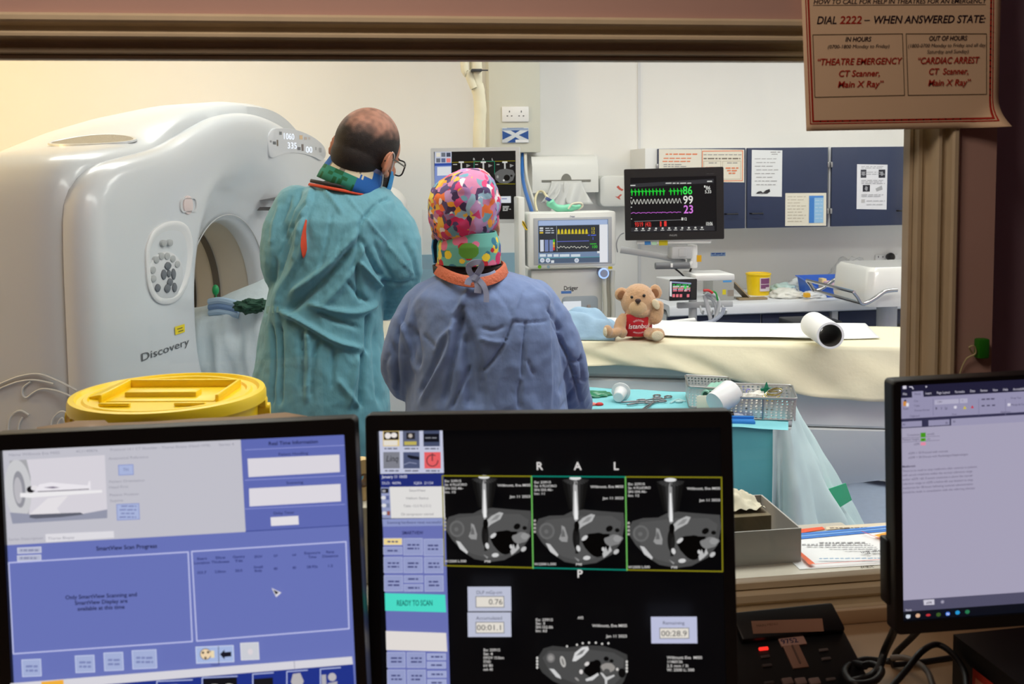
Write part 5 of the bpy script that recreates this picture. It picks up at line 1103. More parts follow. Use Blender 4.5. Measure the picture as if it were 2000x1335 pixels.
k = at(1178, 533, AY); mb = MB(); mb.cyl((k.x, AY + .06, k.z), (k.x, AY - .02, k.z), .020, .018); obj('ring_knob', mb, mat('knob_blue_grey', (150, 160, 190), .4), t)
mb = MB(); mb.tube([(k.x + .021 * cos(a), AY - .012, k.z + .021 * sin(a)) for a in [2 * pi * j / 28 for j in range(28)]], .0045, 6, closed=True); obj('ring_light', mb, emit('ring_glow', (150, 180, 255), 1.7), t)
b0, b1 = at(1038, 640, AY + .05), at(1177, 524, AY + .05)
mb = MB(); mb.box(((b0.x + b1.x) / 2, AY + .27, (b1.z + .12) / 2), (b1.x - b0.x, .44, b1.z - .12), .012); obj('cabinet', mb, M_AN, t)
mb = MB(); mb.box(((b0.x + b1.x) / 2, AY + .27, .09), (b1.x - b0.x + .06, .5, .06), .01); obj('base', mb, M_ANG, t)
for sx in (-1, 1):
    for sy in (-1, 1):
        q = V(((b0.x + b1.x) / 2 + sx * .17, AY + .27 + sy * .2, .03)); mb = MB(); mb.cyl(q - V((.012, 0, 0)), q + V((.012, 0, 0)), .03); obj('castor', mb, M_DGREY, t)
a, b = at(1098, 622, AY + .045), at(1168, 577, AY + .045)
mb = MB(); mb.prism(rrect(b.x - a.x, b.z - a.z, .02), AY + .06, AY + .044, lambda u, v, d: ((a.x + b.x) / 2 + u, d, (a.z + b.z) / 2 + v), bev=.004); obj('control_panel', mb, M_ANG, t)
cv = Canvas(Matrix.Translation(V((0, AY + .0435, 0)))); cv.rect(1100, 588, 1135, 614, (232, 238, 250)); cv.build('small_display', SCREEN, t)
mb = MB(); a = at(1150, 605, AY + .043); mb.box(a, (.018, .012, .05), .004); obj('flow_tube', mb, mat('flow_tube', (170, 158, 150), .4), t)
cv = Canvas(Matrix.Translation(V((0, AY + .0492, 0)))); cv.text('Dr\u00e4ger', 1115, 566, 8, (56, 60, 66), width=28, bold=True); cv.rect(1096, 568, 1116, 573, (90, 140, 214)); cv.build('lettering', PRINTP, t)
for i, x in enumerate((1181, 1189, 1197)):
    mb = MB(); P = [at(x + dx, y, AY + .02 + .03 * (i % 2)) for dx, y in ((0, 528), (-1, 560), (1, 600), (0, 640), (0, 690))]; P.append(V((P[-1].x, P[-1].y, .3))); P.append(V((P[-1].x - .06, P[-1].y + .1, .25))); mb.tube(spline(P, 5), .011 if i != 1 else .014, 10); obj('breathing_hose', mb, mat('hose_cream_%d' % i, ((214, 214, 200), (196, 192, 176), (206, 206, 196))[i], .5), t)
mb = MB(); mb.box((h0.x - .028, AY + .06, at(1024, 470, AY).z), (.03, .14, .40), .006); obj('side_bracket', mb, M_AN, t)
cv = Canvas(Matrix.Translation(V((0, AY - .011, 0)))); cv.poly([(1020, 430), (1025, 434), (1031, 449), (1027, 449), (1020, 438)], (226, 190, 40)); cv.line([(1021, 433), (1029, 446)], (30, 30, 30), 1.6); cv.build('warning_sticker', PRINTP, t)
# mask and tubes on top of it
q = at(1098, 408, AY + .04)
t = thing('breathing_mask', (q.x, AY + .05, h1.z), 'mint green breathing mask with a white tube lying on top of the anaesthetic machine', 'mask')
mb = MB(); P = [at(x, y, AY + .04) for x, y in ((1072, 391), (1078, 399), (1090, 407), (1108, 408), (1124, 405), (1134, 402))]
P = [V((p.x, p.y, max(p.z, h1.z + .016))) for p in P]; mb.tube(spline(P, 5), [.012, .014, .019, .022, .021, .019, .017, .016, .016, .017, .018, .018, .017, .016, .017, .018, .019, .018, .016, .014, .012, .011, .011, .010, .009, .008], 12); obj('mask_body', mb, mat('mint_green', (126, 212, 176), .4), t)
mb = MB(); mb.tube(spline([at(1110, 408, AY + .02), at(1118, 398, AY + .02), at(1134, 396, AY + .02), at(1138, 402, AY + .03), at(1130, 409, AY + .04)], 5), .004, 8); obj('white_tube', mb, mat('tube_white', (226, 222, 200), .45), t)
mb = MB(); mb.cyl(at(1070, 392, AY + .04), at(1073, 387, AY + .04), .016); obj('mask_connector', mb, mat('navy_plastic', (60, 80, 140), .4), t)
for nm, lab, c, r, P in (('gas_hose', 'blue gas hose looping from the trunking to the anaesthetic machine', (40, 110, 190), .010, [(1021, 300, 5.52), (1020, 335, 5.44), (1024, 365, 5.2), (1033, 395, 4.9), (1042, 425, 4.72), (1044, 445, 4.66)]),
                        ('gas_hose', 'white gas hose beside the blue one under the trunking', (222, 222, 212), .009, [(1026, 300, 5.50), (1028, 345, 5.42), (1036, 375, 5.2), (1044, 400, 4.9), (1052, 425, 4.72), (1054, 445, 4.66)]),
                        ('gas_hose', 'cream thin hose arching up behind the mint green mask', (224, 216, 180), .006, [(1049, 413, 4.66), (1045, 392, 4.72), (1050, 376, 4.76), (1060, 374, 4.74), (1068, 384, 4.64), (1072, 392, 4.60)])):
    mb = MB(); mb.tube(spline([at(*p) for p in P], 6), r, 10); obj(nm, mb, mat('hose_%d' % c[0], c, .45), label=lab, cat='hose', group='hoses by the trunking')

# ================================================================ patient monitor on its arm, readings module
PY = 4.40
MPM = Matrix.Translation(at(1315, 399, PY)) @ Matrix.Rotation(radians(-17), 4, 'Z') @ Matrix.Rotation(radians(0.8), 4, 'Y').inverted()
t, cv = monitor('patient_monitor', 'black patient monitor with green, white and purple traces beside the wall cupboards', MPM, .385, .25, (.028, .033, .04, .036), 'scanner room monitors', stand=False, deep=.06, mats=(M_BLACK, M_LGREY))
full(cv, (16, 16, 20))
cv.poly([(1228, 359), (1394, 349), (1394, 357), (1229, 366)], (52, 52, 58)); cv.greek(1230, 362, 1241, (220, 220, 220), 2, 1); cv.greek(1300, 357.5, 1352, (210, 210, 210), 2, 7); cv.greek(1381, 354, 1392, (210, 210, 210), 2.4, 5)
GNN = (30, 226, 60); pts = []
for i in range(15):
    x = 1233 + i * 6.9; y = 374 - i * .12
    if i == 10: continue
    cv.line([(x - 2.6, y), (x, y + 1), (x + .5, y - 5), (x + 1.2, y + 8), (x + 2.4, y - 1.5), (x + 3.8, y)], GNN, 1.2)
cv.line([(1231 + k * .9, 394 - k * .02 + 4.6 * sin(k * .82 - 1.2)) for k in range(112)], (214, 214, 210), 1.1)
cv.line([(1232 + k * 2, 415.5 - k * .035 + 1.6 * noise.noise(V((k * .6, 0, 0))) + (1.2 if k % 5 == 0 else 0)) for k in range(50)], (196, 100, 214), 1.2)
cv.line([(1239, 432), (1331, 429)], (130, 130, 136), 1)
for s, x, y, h, c, w in (('86', 1343, 379, 15.5, (60, 236, 90), 19), ('99', 1344, 397.5, 15.5, (236, 236, 234), 20), ('23', 1345, 416, 15.5, (226, 130, 240), 20)): cv.text(s, x, y, h, c, width=w, bold=True)
cv.text('86', 1383, 370, 7, (226, 226, 226), width=9, bold=True); cv.text('5.33', 1383, 377, 6, (226, 226, 226), width=13, bold=True); cv.rect(1375, 362, 1378, 366, (226, 226, 226)); cv.text('12', 1338, 430, 5.5, (220, 220, 220), width=7, bold=True); cv.rect(1331, 424.5, 1334, 430, (226, 226, 226))
cv.text('93/19  (43)', 1256, 442, 8.5, (236, 60, 56), width=32, bold=True); cv.rect(1289, 432, 1292, 442, (236, 60, 56)); cv.rect(1297, 431.5, 1302, 441.5, (236, 60, 56)); cv.text('10:06', 1385, 440, 7, (228, 228, 228), width=14, bold=True)
cv.poly([(1232, 444), (1395, 440), (1396, 450), (1233, 453)], (48, 48, 54))
for i in range(11): x = 1243 + i * 12.8; cv.ell(x, 446.5 - i * .25, 2.2, 1.8, (214, 214, 214), n=10); cv.greek(x - 4, 450 - i * .22, x + 4, (196, 196, 196), 1.4, i)
for y in (386, 404, 427): cv.rect(1231, y - .6, 1234.5, y + 1, (206, 206, 206))
cv.build('screen', SCREEN, t)
cv = Canvas(MPM @ Matrix.Translation(V((0, -.0055, 0)))); cv.text('PHILIPS', 1315, 461, 3.4, (150, 150, 152), width=15, bold=True); cv.greek(1380, 339, 1394, (70, 70, 72), 1.5, 4); cv.build('lettering', PRINTP, t)
mb = MB(MPM); mb.box((0, .03, -.172), (.34, .03, .018), .006); obj('lower_rail', mb, M_WHITE, t)
cv = Canvas(MPM @ Matrix.Translation(V((0, .0145, 0)))); cv.rect(1259, 471, 1271, 478, (70, 140, 210)); cv.rect(1273, 472, 1283, 478, (190, 232, 196)); cv.rect(1287, 469, 1304, 479, (206, 190, 40)); cv.build('coloured_labels', PRINTP, t)
g0 = at(1328, 492, PY + .05); mb = MB(); mb.box(g0, (.10, .08, .06), .01); mb.box(g0 + V((0, -.035, .0)), (.04, .02, .04), .006); obj('arm_mount', mb, M_LGREY, t)
g1 = at(1352, 500, PY + .06); mb = MB(); mb.box(g1, (.035, .06, .11), .008); obj('arm_knuckle', mb, M_WHITE, t)
cv = Canvas(Matrix.Translation(V((0, PY + .028, 0)))); cv.rect(1361, 498, 1370, 511, (224, 170, 30)); mbq = cv.build('yellow_tag', PRINTP, t)
mb = MB(); mb.tube([at(1338, 512, PY + .08), at(1290, 500, PY + .11), at(1212, 487, AY + .06)], [.013, .014, .017], 12); obj('support_arm', mb, M_LGREY, t)
mb = MB(); mb.tube(spline([at(1206, 492, AY), at(1204, 475, AY - .02), at(1210, 460, AY - .02), at(1218, 455, AY)], 5), .003, 6); obj('thin_lead', mb, M_GREY, t)
mb = MB(); mb.tube([at(1280, 519, PY - .02), at(1346, 518, PY - .02)], .0155, 14); obj('grey_handle', mb, mat('handle_grey', (108, 110, 114), .4), t)
mb = MB(); p = at(1312, 518, PY - .02 - .0158); mb.box(p, (.010, .003, .018), .001); mb.tube([at(1346, 518, PY - .01), g1 + V((0, 0, -.02))], .008, 8); obj('handle_clip', mb, M_WHITE, t)
mb = MB(); mb.tube(spline([at(1318, 524, PY), at(1328, 532, PY), at(1336, 540, PY + .02), at(1346, 552, PY + .06)], 4), .004, 8); mb.tube(spline([at(1350, 524, PY + .04), at(1347, 532, PY + .05), at(1344, 545, PY + .08)], 4), .005, 8); obj('black_cable', mb, CABLE, t)
# readings module on a wheeled pole
MY = 4.22
q0, q1 = at(1304, 588, MY), at(1364, 543, MY)
MMo = Matrix.Translation((q0 + q1) / 2) @ Matrix.Rotation(radians(14), 4, 'Z') @ Matrix.Rotation(radians(1.5), 4, 'Y')
w, h = (q1.x - q0.x), (q1.z - q0.z) * .98
pole = at(1353, 640, MY + .12)
t = thing('vital_signs_module', (pole.x, pole.y, 0), 'small dark readings module on a white pole behind the teddy bear', 'medical monitor')
mb = MB(MMo); mb.prism(rrect(w, h, .005), .115, 0, lambda u, v, d: (u, d, v), bev=.003); obj('module_case', mb, M_LGREY, t, angle=30)
mb = MB(MMo); mb.prism(rrect(w * .99, h * .98, .005), .002, -.004, lambda u, v, d: (u, d, v), bev=.002); obj('front_bezel', mb, M_BLACK, t, angle=30)
cv = Canvas(MMo @ Matrix.Translation(V((0, -.0045, 0))))
cv.poly([(1308, 549), (1350, 552), (1350, 583), (1308, 578)], (30, 30, 36)); cv.poly([(1308, 549), (1312, 549), (1312, 579), (1308, 578)], (226, 230, 238)); cv.poly([(1312, 549), (1350, 552), (1350, 555), (1312, 552)], (150, 160, 200))
for i in range(6): cv.greek(1314, 556 + (i % 2) * 5 + (i // 2) * 3.2, 1348, ((40, 180, 80), (60, 200, 90), (210, 210, 214), (190, 190, 200), (220, 110, 130), (230, 120, 140))[i], 2.6, i)
for x in (1313, 1320, 1327, 1341): cv.rect(x, 574, x + 5, 580, (232, 120, 134))
cv.ell(1338, 561, 3, 3, (80, 220, 110)); cv.text('99', 1338, 569, 3.4, (226, 226, 226), bold=True); cv.build('screen', SCREEN, t)
mb = MB(MMo)
for z, c in ((.03, 0), (.0, 1), (-.02, 0)): mb.cyl((w / 2 - .001, .05, z), (w / 2 + .012, .05, z), .010, m=c)
obj('lead_port', mb, [M_GREY, mat('red_plug', (190, 40, 40), .4)], t)
a0, a1 = at(1345, 545, MY + .18), at(1420, 532, MY + .18); mb = MB(); mb.box(((a0.x + a1.x) / 2, MY + .18, (a0.z + a1.z) / 2 + .002), (a1.x - a0.x, .2, .028), .005); obj('top_tray', mb, M_WHITE, t)
mb = MB(); mb.cyl((pole.x, pole.y, .06), (pole.x, pole.y, a0.z - .008), .019, seg=16); obj('pole', mb, M_LGREY, t)
mb = MB(); mb.lathe([(.24, .035), (.24, .05), (.05, .085), (.02, .085)], (pole.x, pole.y, 0)); obj('base', mb, M_LGREY, t)
for k in range(5): a = 2 * pi * k / 5; mb = MB(); qq = V((pole.x + .2 * cos(a), pole.y + .2 * sin(a), .022)); mb.cyl(qq - V((.01, 0, 0)), qq + V((.01, 0, 0)), .022); obj('castor', mb, M_DGREY, t)
mb = MB(); r0 = at(1330, 596, MY + .1); mb.box((pole.x + .05, MY + .10, r0.z), (.26, .022, .026), .004)
for x in (1368, 1386, 1404, 1412): p = at(x, 606, MY + .085); mb.tube([(p.x, MY + .09, p.z + .02), (p.x, MY + .07, p.z - .005), (p.x, MY + .05, p.z - .01), (p.x, MY + .04, p.z + .008)], .005, 8)
obj('hook_rail', mb, M_LGREY, t)
for i, (c, r, P) in enumerate((((214, 216, 220), .010, [(1376, 575), (1382, 600), (1388, 625), (1386, 650)]), ((196, 200, 206), .0075, [(1378, 573), (1395, 590), (1398, 615), (1388, 640), (1386, 655)]), ((206, 210, 214), .008, [(1380, 571), (1400, 580), (1404, 600), (1394, 630), (1388, 655)]), ((170, 178, 196), .009, [(1414, 600), (1408, 615), (1388, 628), (1364, 632), (1348, 640), (1338, 652)]), ((40, 160, 70), .004, [(1376, 566), (1390, 568), (1398, 572), (1402, 586)]), ((200, 50, 50), .006, [(1374, 567), (1384, 567), (1392, 572)]))):
    mb = MB(); mb.tube(spline([at(x, y, MY + .06 - .01 * i) for x, y in P], 5), r, 8); obj('monitor_lead', mb, mat('lead_%d' % c[0], c, .45), t)
mb = MB(); mb.tube([at(1290, 631, 4.0), at(1356, 625, 4.05)], [.008, .011], 10); o = obj('white_rod', mb, M_WHITE, label='white tapered rod pointing right from behind the teddy bear', cat='rod')
# ================================================================ wall cupboards with notices
CY = 5.27; NAVY = mat('navy_laminate', (42, 54, 84), .5, var=.03, vscale=6); CARC = mat('carcass_white', (222, 224, 224), .5)
def cupboard(x0, x1, z0, z1, doors, label):
    t = thing('wall_cupboard', ((x0 + x1) / 2, BW, z0), label, 'cupboard', 'navy wall cupboards')
    mb = MB(); mb.box(((x0 + x1) / 2, (CY + .02 + BW) / 2, (z0 + z1) / 2), (x1 - x0, BW - CY - .02, z1 - z0), .002); obj('carcass', mb, CARC, t)
    for a, b, hx, hinge in doors:
        mb = MB(); mb.box(((a + b) / 2, CY + .009, (z0 + z1) / 2), (b - a, .018, z1 - z0 - .008), .0015); d = obj('door', mb, NAVY, t)
        if hx is not None: mb = MB(); mb.tube([(hx - .035, CY, z0 + .085), (hx - .032, CY - .022, z0 + .085), (hx + .032, CY - .022, z0 + .085), (hx + .035, CY, z0 + .085)], .004, 8); obj('handle', mb, M_BLACK, d)
        mb = MB()
        for zz in (z1 - .10, z0 + .09): mb.box((hinge, CY + .004, zz), (.012, .016, .03), .002)
        obj('hinge', mb, M_STEEL, d)
zt, zb = at(1455, 287.5, CY).z, at(1500, 446, CY).z
X = lambda x: at(x, 370, CY).x
cupboard(X(1262), X(1618.5), zb, zt, [(X(1285), X(1455.5), X(1428), X(1284)), (X(1459.5), X(1616.5), X(1477), X(1617.5))], 'white sided navy wall cupboard with two doors behind the patient monitor')
cupboard(X(1622), X(1622) + .92, zb, zt, [(X(1624.5), X(1624.5) + .44, X(1624.5) + .425, X(1623.5)), (X(1624.5) + .45, X(1624.5) + .90, X(1624.5) + .49, X(1624.5) + .9)], 'navy wall cupboard at the right beside the window frame')
def notice(label, px, colour, draw, name='notice'):
    MM = Matrix.Translation(V((0, CY - .0012, 0))); cv = Canvas(MM); L = [cv.loc(*p) for p in px]; cx = sum(p[0] for p in L) / 4; cz = sum(p[1] for p in L) / 4
    t = thing(name, (cx, CY, cz), label, 'notice', 'printed notices')
    mb = MB(MM); mb.loft([[(p[0], d, p[1]) for p in L] for d in (.0008, 0)]); obj('paper', mb, mat('notice_paper_%d_%d' % colour[1:], colour, .65), t, smooth=False)
    draw(cv); cv.build('print', PRINT, t)
OR, GR = (226, 130, 90), (150, 150, 150)
def dA(cv):
    cv.greek(1300, 301, 1362, OR, 2.6, 1); cv.greek(1296, 309, 1352, OR, 2, 2); cv.greek(1294, 315, 1348, OR, 2, 3)
    for i in range(6): cv.greek(1296, 321 + i * 4, 1332 + (i % 3) * 8, GR, 1.6, i)
notice('cream notice with orange writing on the two door cupboard, left of the bordered one', ((1287, 291), (1370, 291), (1370, 350), (1287, 350)), (226, 222, 208), dA)
def dB(cv):
    cv.frame(1371, 294, 1451, 354, OR, 1.6); cv.greek(1374, 302, 1448, GR, 1.6, 1); cv.greek(1374, 309.5, 1446, (120, 110, 100), 2.4, 2)
    cv.frame(1374, 314, 1408, 350, (190, 180, 160), .8); cv.frame(1411, 314, 1447, 350, (190, 180, 160), .8); cv.greek(1384, 318, 1400, GR, 1.6, 3); cv.greek(1420, 318, 1440, GR, 1.6, 4)
    for i in range(3): cv.greek(1378 + i * 4, 327 + i * 5, 1404 - i * 4, OR, 2.4, i + 5); cv.greek(1417 + i * 3, 328 + i * 5, 1442 - i * 3, OR, 2.4, i + 8)
notice('cream notice in an orange border half hidden by the patient monitor', ((1370.5, 291), (1453.5, 292), (1453.5, 356), (1370.5, 355)), (226, 222, 206), dB)
def dC(cv):
    cv.greek(1505, 297, 1524, GR, 1.8, 1); cv.greek(1507, 301, 1522, GR, 1.4, 2)
    for i in range(8): cv.greek(1474 + (i % 2) * 3, 310 + i * 7.2, 1520 - (i % 3) * 4, (160, 160, 162), 1.3, i)
    cv.poly([(1476, 378), (1480, 374), (1486, 373), (1490, 376), (1496, 371), (1503, 369), (1504, 374), (1498, 378)], (50, 50, 54)); cv.poly([(1482, 376), (1490, 377), (1496, 375), (1488, 379)], (120, 120, 124))
notice('tall white notice pinned near the hinge edge of the second cupboard door', ((1468.5, 292.5), (1528, 293.5), (1527, 384), (1467.5, 383)), (226, 230, 232), dC)
def dD(cv):
    for i in range(9): cv.greek(1538, 384 + i * 6, 1574 - (i % 3) * 4, (190, 182, 164), 1.3, i)
    cv.rect(1580, 382, 1608, 435, (150, 194, 230)); cv.rect(1580, 382, 1590, 435, (70, 130, 204)); cv.rect(1580, 382, 1608, 386, (80, 140, 214))
    for i in range(6): cv.greek(1592, 391 + i * 7, 1606, (190, 214, 236), 1.4, i)
notice('landscape cream notice with a blue table, low on the second cupboard door', ((1534, 377), (1614, 376.5), (1613.5, 440.5), (1533.5, 441)), (228, 222, 206), dD)
def dE(cv):
    for x0, y0, x1, y1, c in ((1681, 331, 1692, 347, (60, 62, 70)), (1716, 331, 1729, 347, (50, 52, 60)), (1685, 361, 1699, 374, (44, 46, 54))): cv.rect(x0, y0, x1, y1, c); cv.ell((x0 + x1) / 2, (y0 + y1) / 2, 3, 4, (150, 152, 158), wob=.4, seed=x0)
    cv.poly([(1710, 368), (1722, 362), (1724, 370), (1712, 374)], (170, 172, 176)); cv.rect(1682, 389, 1689, 396, (190, 190, 192))
    for i, y in enumerate((325, 328, 336, 340, 352, 355, 358, 380, 383, 392, 399)): cv.greek(1682 if y < 390 else 1692, y, 1728 - (i % 3) * 3, (170, 172, 178), 1.2, i)
notice('tall white notice with small dark pictures on the right hand cupboard', ((1674, 320.5), (1733.5, 321.5), (1731.5, 409), (1673, 408)), (226, 228, 234), dE)
# ================================================================ worktop, base units and things on them
WY = 4.98; wz = at(1530, 590, WY).z; wx0, wx1 = at(1308, 595, WY).x, 3.75
t = thing('worktop', (wx0, WY, wz), 'long white worktop with a rounded front edge along the back wall', 'worktop')
mb = MB(); mb.prism([(WY, wz - .052), (WY, wz - .018), (WY + .006, wz - .005), (WY + .02, wz), (BW, wz), (BW, wz - .03), (WY + .06, wz - .03), (WY + .03, wz - .056), (WY + .01, wz - .058)], wx0, wx1, lambda u, v, d: (d, u, v)); obj('worktop_board', mb, mat('worktop_white', (224, 227, 232), .35), t, angle=30)
us = [wx0 + .005, at(1487, 640, WY + .06).x, at(1623, 640, WY + .06).x]; us += [us[2] + .03 + .02]
edges = [(us[0], us[1] - .003, 'navy base unit at the left end of the worktop'), (us[1] + .003, us[2] - .01, 'navy base unit behind the black stool'), (us[2] + .045, us[2] + .56, 'navy base unit right of the pale upright'), (us[2] + .57, wx1 - .01, 'navy base unit beyond the window frame')]
for a, b, lab in edges:
    t = thing('base_unit', ((a + b) / 2, WY + .3, 0), lab, 'cupboard', 'navy base units'); mb = MB(); mb.box(((a + b) / 2, (WY + .08 + BW) / 2, (wz - .06 + .1) / 2), (b - a, BW - WY - .08, wz - .06 - .1)); obj('carcass', mb, CARC, t, smooth=False)
    mb = MB(); mb.box(((a + b) / 2, WY + .069, (.11 + wz - .07) / 2), (b - a - .004, .018, wz - .07 - .11), .0015); d = obj('door', mb, NAVY, t)
    mb = MB(); hx = (a + b) / 2 + (b - a) * .1; mb.tube([(hx - .05, WY + .06, wz - .15), (hx - .046, WY + .038, wz - .15), (hx + .046, WY + .038, wz - .15), (hx + .05, WY + .06, wz - .15)], .005, 8); obj('handle', mb, M_BLACK, d)
    mb = MB(); mb.box(((a + b) / 2, WY + .14, .05), (b - a, .02, .10)); obj('plinth', mb, M_DGREY, t, smooth=False)
t = thing('end_panel', (us[2] + .02, WY + .3, 0), 'pale upright panel between the navy base units', 'panel'); mb = MB(); mb.box((us[2] + .018, (WY + .05 + BW) / 2, (wz - .06) / 2), (.034, BW - WY - .05, wz - .06), .002); obj('panel_board', mb, CARC, t)
def onwt(x, y, Y): return at(x, y, Y)
# small yellow bin
p = onwt(1481, 556, 5.32); sharps_bin((p.x, 5.32, wz), .068, onwt(1481, 533, 5.32).z - wz, .071, 'small yellow clinical waste bin with a purple label on the worktop', detail=False)
lt = [o for o in COL.objects if o.get('label', '').startswith('small yellow clinical')][0]
mb = MB()
def lab(u, v): a = -.25 + u * 1.0; r = .0675; return (p.x + r * sin(a), 5.32 - r * cos(a), wz + .025 + v * .075)
mb.grid(lab, 8, 6, 0)
for i, (u0, u1, v0, v1) in enumerate(((.08, .92, .55, .95), (.4, .9, .3, .5), (.08, .5, .2, .5))): 
    f = lambda u, v, u0=u0, u1=u1, v0=v0, v1=v1: tuple(V((p.x, 5.32, lab(u0 + (u1 - u0) * u, v0 + (v1 - v0) * v)[2])) + (V(lab(u0 + (u1 - u0) * u, 0)) - V((p.x, 5.32, wz + .025))) * 1.012)
    mb.grid(f, 6, 2, 1)
obj('bin_label', mb, [mat('label_white', (224, 214, 220), .5), mat('label_purple', (130, 74, 118), .5)], lt)
# grey box and clipboard
a, b = onwt(1392, 581, 5.12), onwt(1434, 541, 5.12); t = thing('grey_box', ((a.x + b.x) / 2, 5.2, wz), 'grey equipment box with blue and yellow stickers standing on the worktop', 'box'); mb = MB(); mb.box(((a.x + b.x) / 2, 5.2, (wz + b.z) / 2), (b.x - a.x, .16, b.z - wz), .004); obj('box_body', mb, mat('box_grey', (168, 168, 164), .5), t)
cv = Canvas(Matrix.Translation(V((0, 5.1195, 0)))); cv.rect(1412, 545, 1429, 551, (90, 160, 220)); cv.rect(1411, 565, 1418, 575, (216, 200, 50)); cv.rect(1421, 566, 1433, 578, (150, 140, 130)); cv.build('stickers', PRINTP, t)
t = thing('clipboard', (b.x + .06, 5.14, wz), 'brown edged clipboard leaning against the grey equipment box', 'clipboard'); mb = MB(); mb.loft([[(b.x + .004, 5.13, b.z - .03), (b.x + .012, 5.13, b.z - .028), (b.x + .10, 5.10, wz + .001), (b.x + .09, 5.10, wz + .001)], [(b.x + .004, 5.24, b.z - .03), (b.x + .012, 5.24, b.z - .028), (b.x + .10, 5.24, wz + .001), (b.x + .09, 5.24, wz + .001)]]); mb.box((b.x + .10, 5.12, wz + .006), (.16, .05, .012), .003); obj('board', mb, mat('clip_brown', (150, 132, 104), .5), t)
# plastic packs
def pack(name, label, x0, y0, x1, y1, Y, c, cat, seed, dep=.16, al=1.0, group='packs on the worktop'):
    a, b = onwt(x0, y1, Y), onwt(x1, y0, Y); w, h = b.x - a.x, b.z - wz; cx = (a.x + b.x) / 2; bm = bmesh.new(); bmesh.ops.create_icosphere(bm, subdivisions=4, radius=1)
    for v in bm.verts:
        k = 1 + .28 * noise.noise(v.co * 2.4 + V((seed, 0, 0))) + .14 * noise.noise(v.co * 6 + V((0, seed, 0))); z = max(v.co.z * k, -.35); v.co = V((cx + v.co.x * k * w / 2, Y + v.co.y * k * dep / 2, wz + (z + .35) / 1.35 * h))
    mb = MB(); mb.add_bm(bm); return obj(name, mb, mat(name + '_%d' % seed, c, .3, alpha=al), label=label, cat=cat, group=group, angle=60)
pack('plastic_pack', 'pale green clear pack beside the small yellow bin', 1503, 552, 1552, 580, 5.36, (196, 222, 218), 'pack', 1)
pack('plastic_pack', 'tall crumpled clear pack behind the white rounded pack', 1536, 543, 1596, 580, 5.42, (224, 230, 232), 'pack', 2)
pack('plastic_pack', 'low white rounded pack right of the small yellow bin', 1507, 562, 1566, 585, 5.16, (230, 230, 222), 'pack', 3)
pack('plastic_pack', 'white pack with an orange end in front of the blue tray', 1564, 567, 1612, 586, 5.12, (228, 230, 232), 'pack', 4, .1)
mb = MB(); p = onwt(1575, 569, 5.06); mb.box((p.x, 5.055, wz + .024), (.032, .03, .024), .004); obj('orange_carton', mb, mat('orange_plastic', (240, 180, 40), .4), label='small orange and yellow carton lying before the white packs', cat='carton')
# blue tray with contents
a, b = onwt(1593, 584, 5.1), onwt(1690, 562, 5.1); t = thing('blue_tray', ((a.x + b.x) / 2, 5.2, wz), 'blue plastic tray on the worktop holding a pink packet', 'tray')
mb = MB(); x0, x1 = a.x, b.x
def trec(k, z, q=0): return [(x0 + q - k, 5.09 + q - k, z), (x1 - q + k, 5.09 + q - k, z), (x1 - q + k, 5.34 - q + k, z + (.04 if z > wz + .02 else 0)), (x0 + q - k, 5.34 - q + k, z + (.04 if z > wz + .02 else 0))]
mb.loft([trec(-.012, wz + .001), trec(0, wz + .055), trec(.008, wz + .056), trec(.008, wz + .060), trec(-.004, wz + .060), trec(-.018, wz + .006)]); obj('tray_body', mb, mat('tray_blue', (60, 110, 214), .35), t, smooth=False)
ra = onwt(1596, 545, 5.40); mb = MB(); mb.loft([[(x0 + .03, 5.36, wz + .001), (x1 - .14, 5.36, wz + .001), (x1 - .14, 5.345, ra.z - .03), (x0 + .14, 5.345, ra.z + .01), (x0 + .06, 5.345, ra.z - .03)], [(x0 + .03, 5.40, wz + .001), (x1 - .14, 5.40, wz + .001), (x1 - .14, 5.385, ra.z - .03), (x0 + .14, 5.385, ra.z + .01), (x0 + .06, 5.385, ra.z - .03)]]); obj('blue_wrap', mb, mat('blue_wrap', (110, 150, 226), .5), label='blue wrapped sheet standing behind the blue tray', cat='wrap')
a, b = onwt(1612, 567, 5.2), onwt(1672, 547, 5.2); mb = MB(); mb.box(((a.x + b.x) / 2, 5.21, (wz + .012 + b.z) / 2), (b.x - a.x, .09, b.z - wz - .016), .006); obj('pink_packet', mb, mat('pale_pink_card', (226, 190, 206), .55), label='pale pink packet lying in the blue tray', cat='packet')
p = onwt(1641, 566, 5.12); mb = MB(); mb.box((p.x, 5.125, wz + .062), (.06, .03, .016), .005); obj('yellow_vial', mb, mat('vial_yellow', (244, 200, 40), .4), label='small yellow packet on the front of the blue tray', cat='packet')
p = onwt(1606, 552, 5.24); mb = MB(); mb.box((p.x + .006, 5.25, wz + .04), (.028, .05, .10), .004); obj('peach_box', mb, mat('peach_card', (236, 210, 150), .55), label='small peach carton at the left end of the blue tray', cat='carton')
for i, (x, y, c) in enumerate(((1652, 543, (150, 190, 70)), (1663, 546, (70, 100, 190)), (1646, 545, (200, 210, 90)), (1676, 549, (90, 110, 130)))):
    p = onwt(x, y, 5.30); mb = MB(); mb.cyl((p.x, 5.30, wz + .01), (p.x, 5.30, p.z - .008), .010, seg=12); mb.cyl((p.x, 5.30, p.z - .008), (p.x, 5.30, p.z + .006), .012, seg=12, m=1); obj('vial', mb, [mat('vial_clear', (220, 224, 226), .3), mat('vial_cap_%d' % i, c, .4)], label=('lime capped vial', 'blue capped vial', 'yellow capped vial', 'slate capped vial')[i] + ' standing at the back of the blue tray', cat='vial', group='capped vials in the tray')
bag = pack('clear_bag', 'large puffed clear plastic bag behind the blue tray', 1622, 500, 1702, 580, 5.42, (206, 208, 208), 'bag', 7, .22, .28, None)
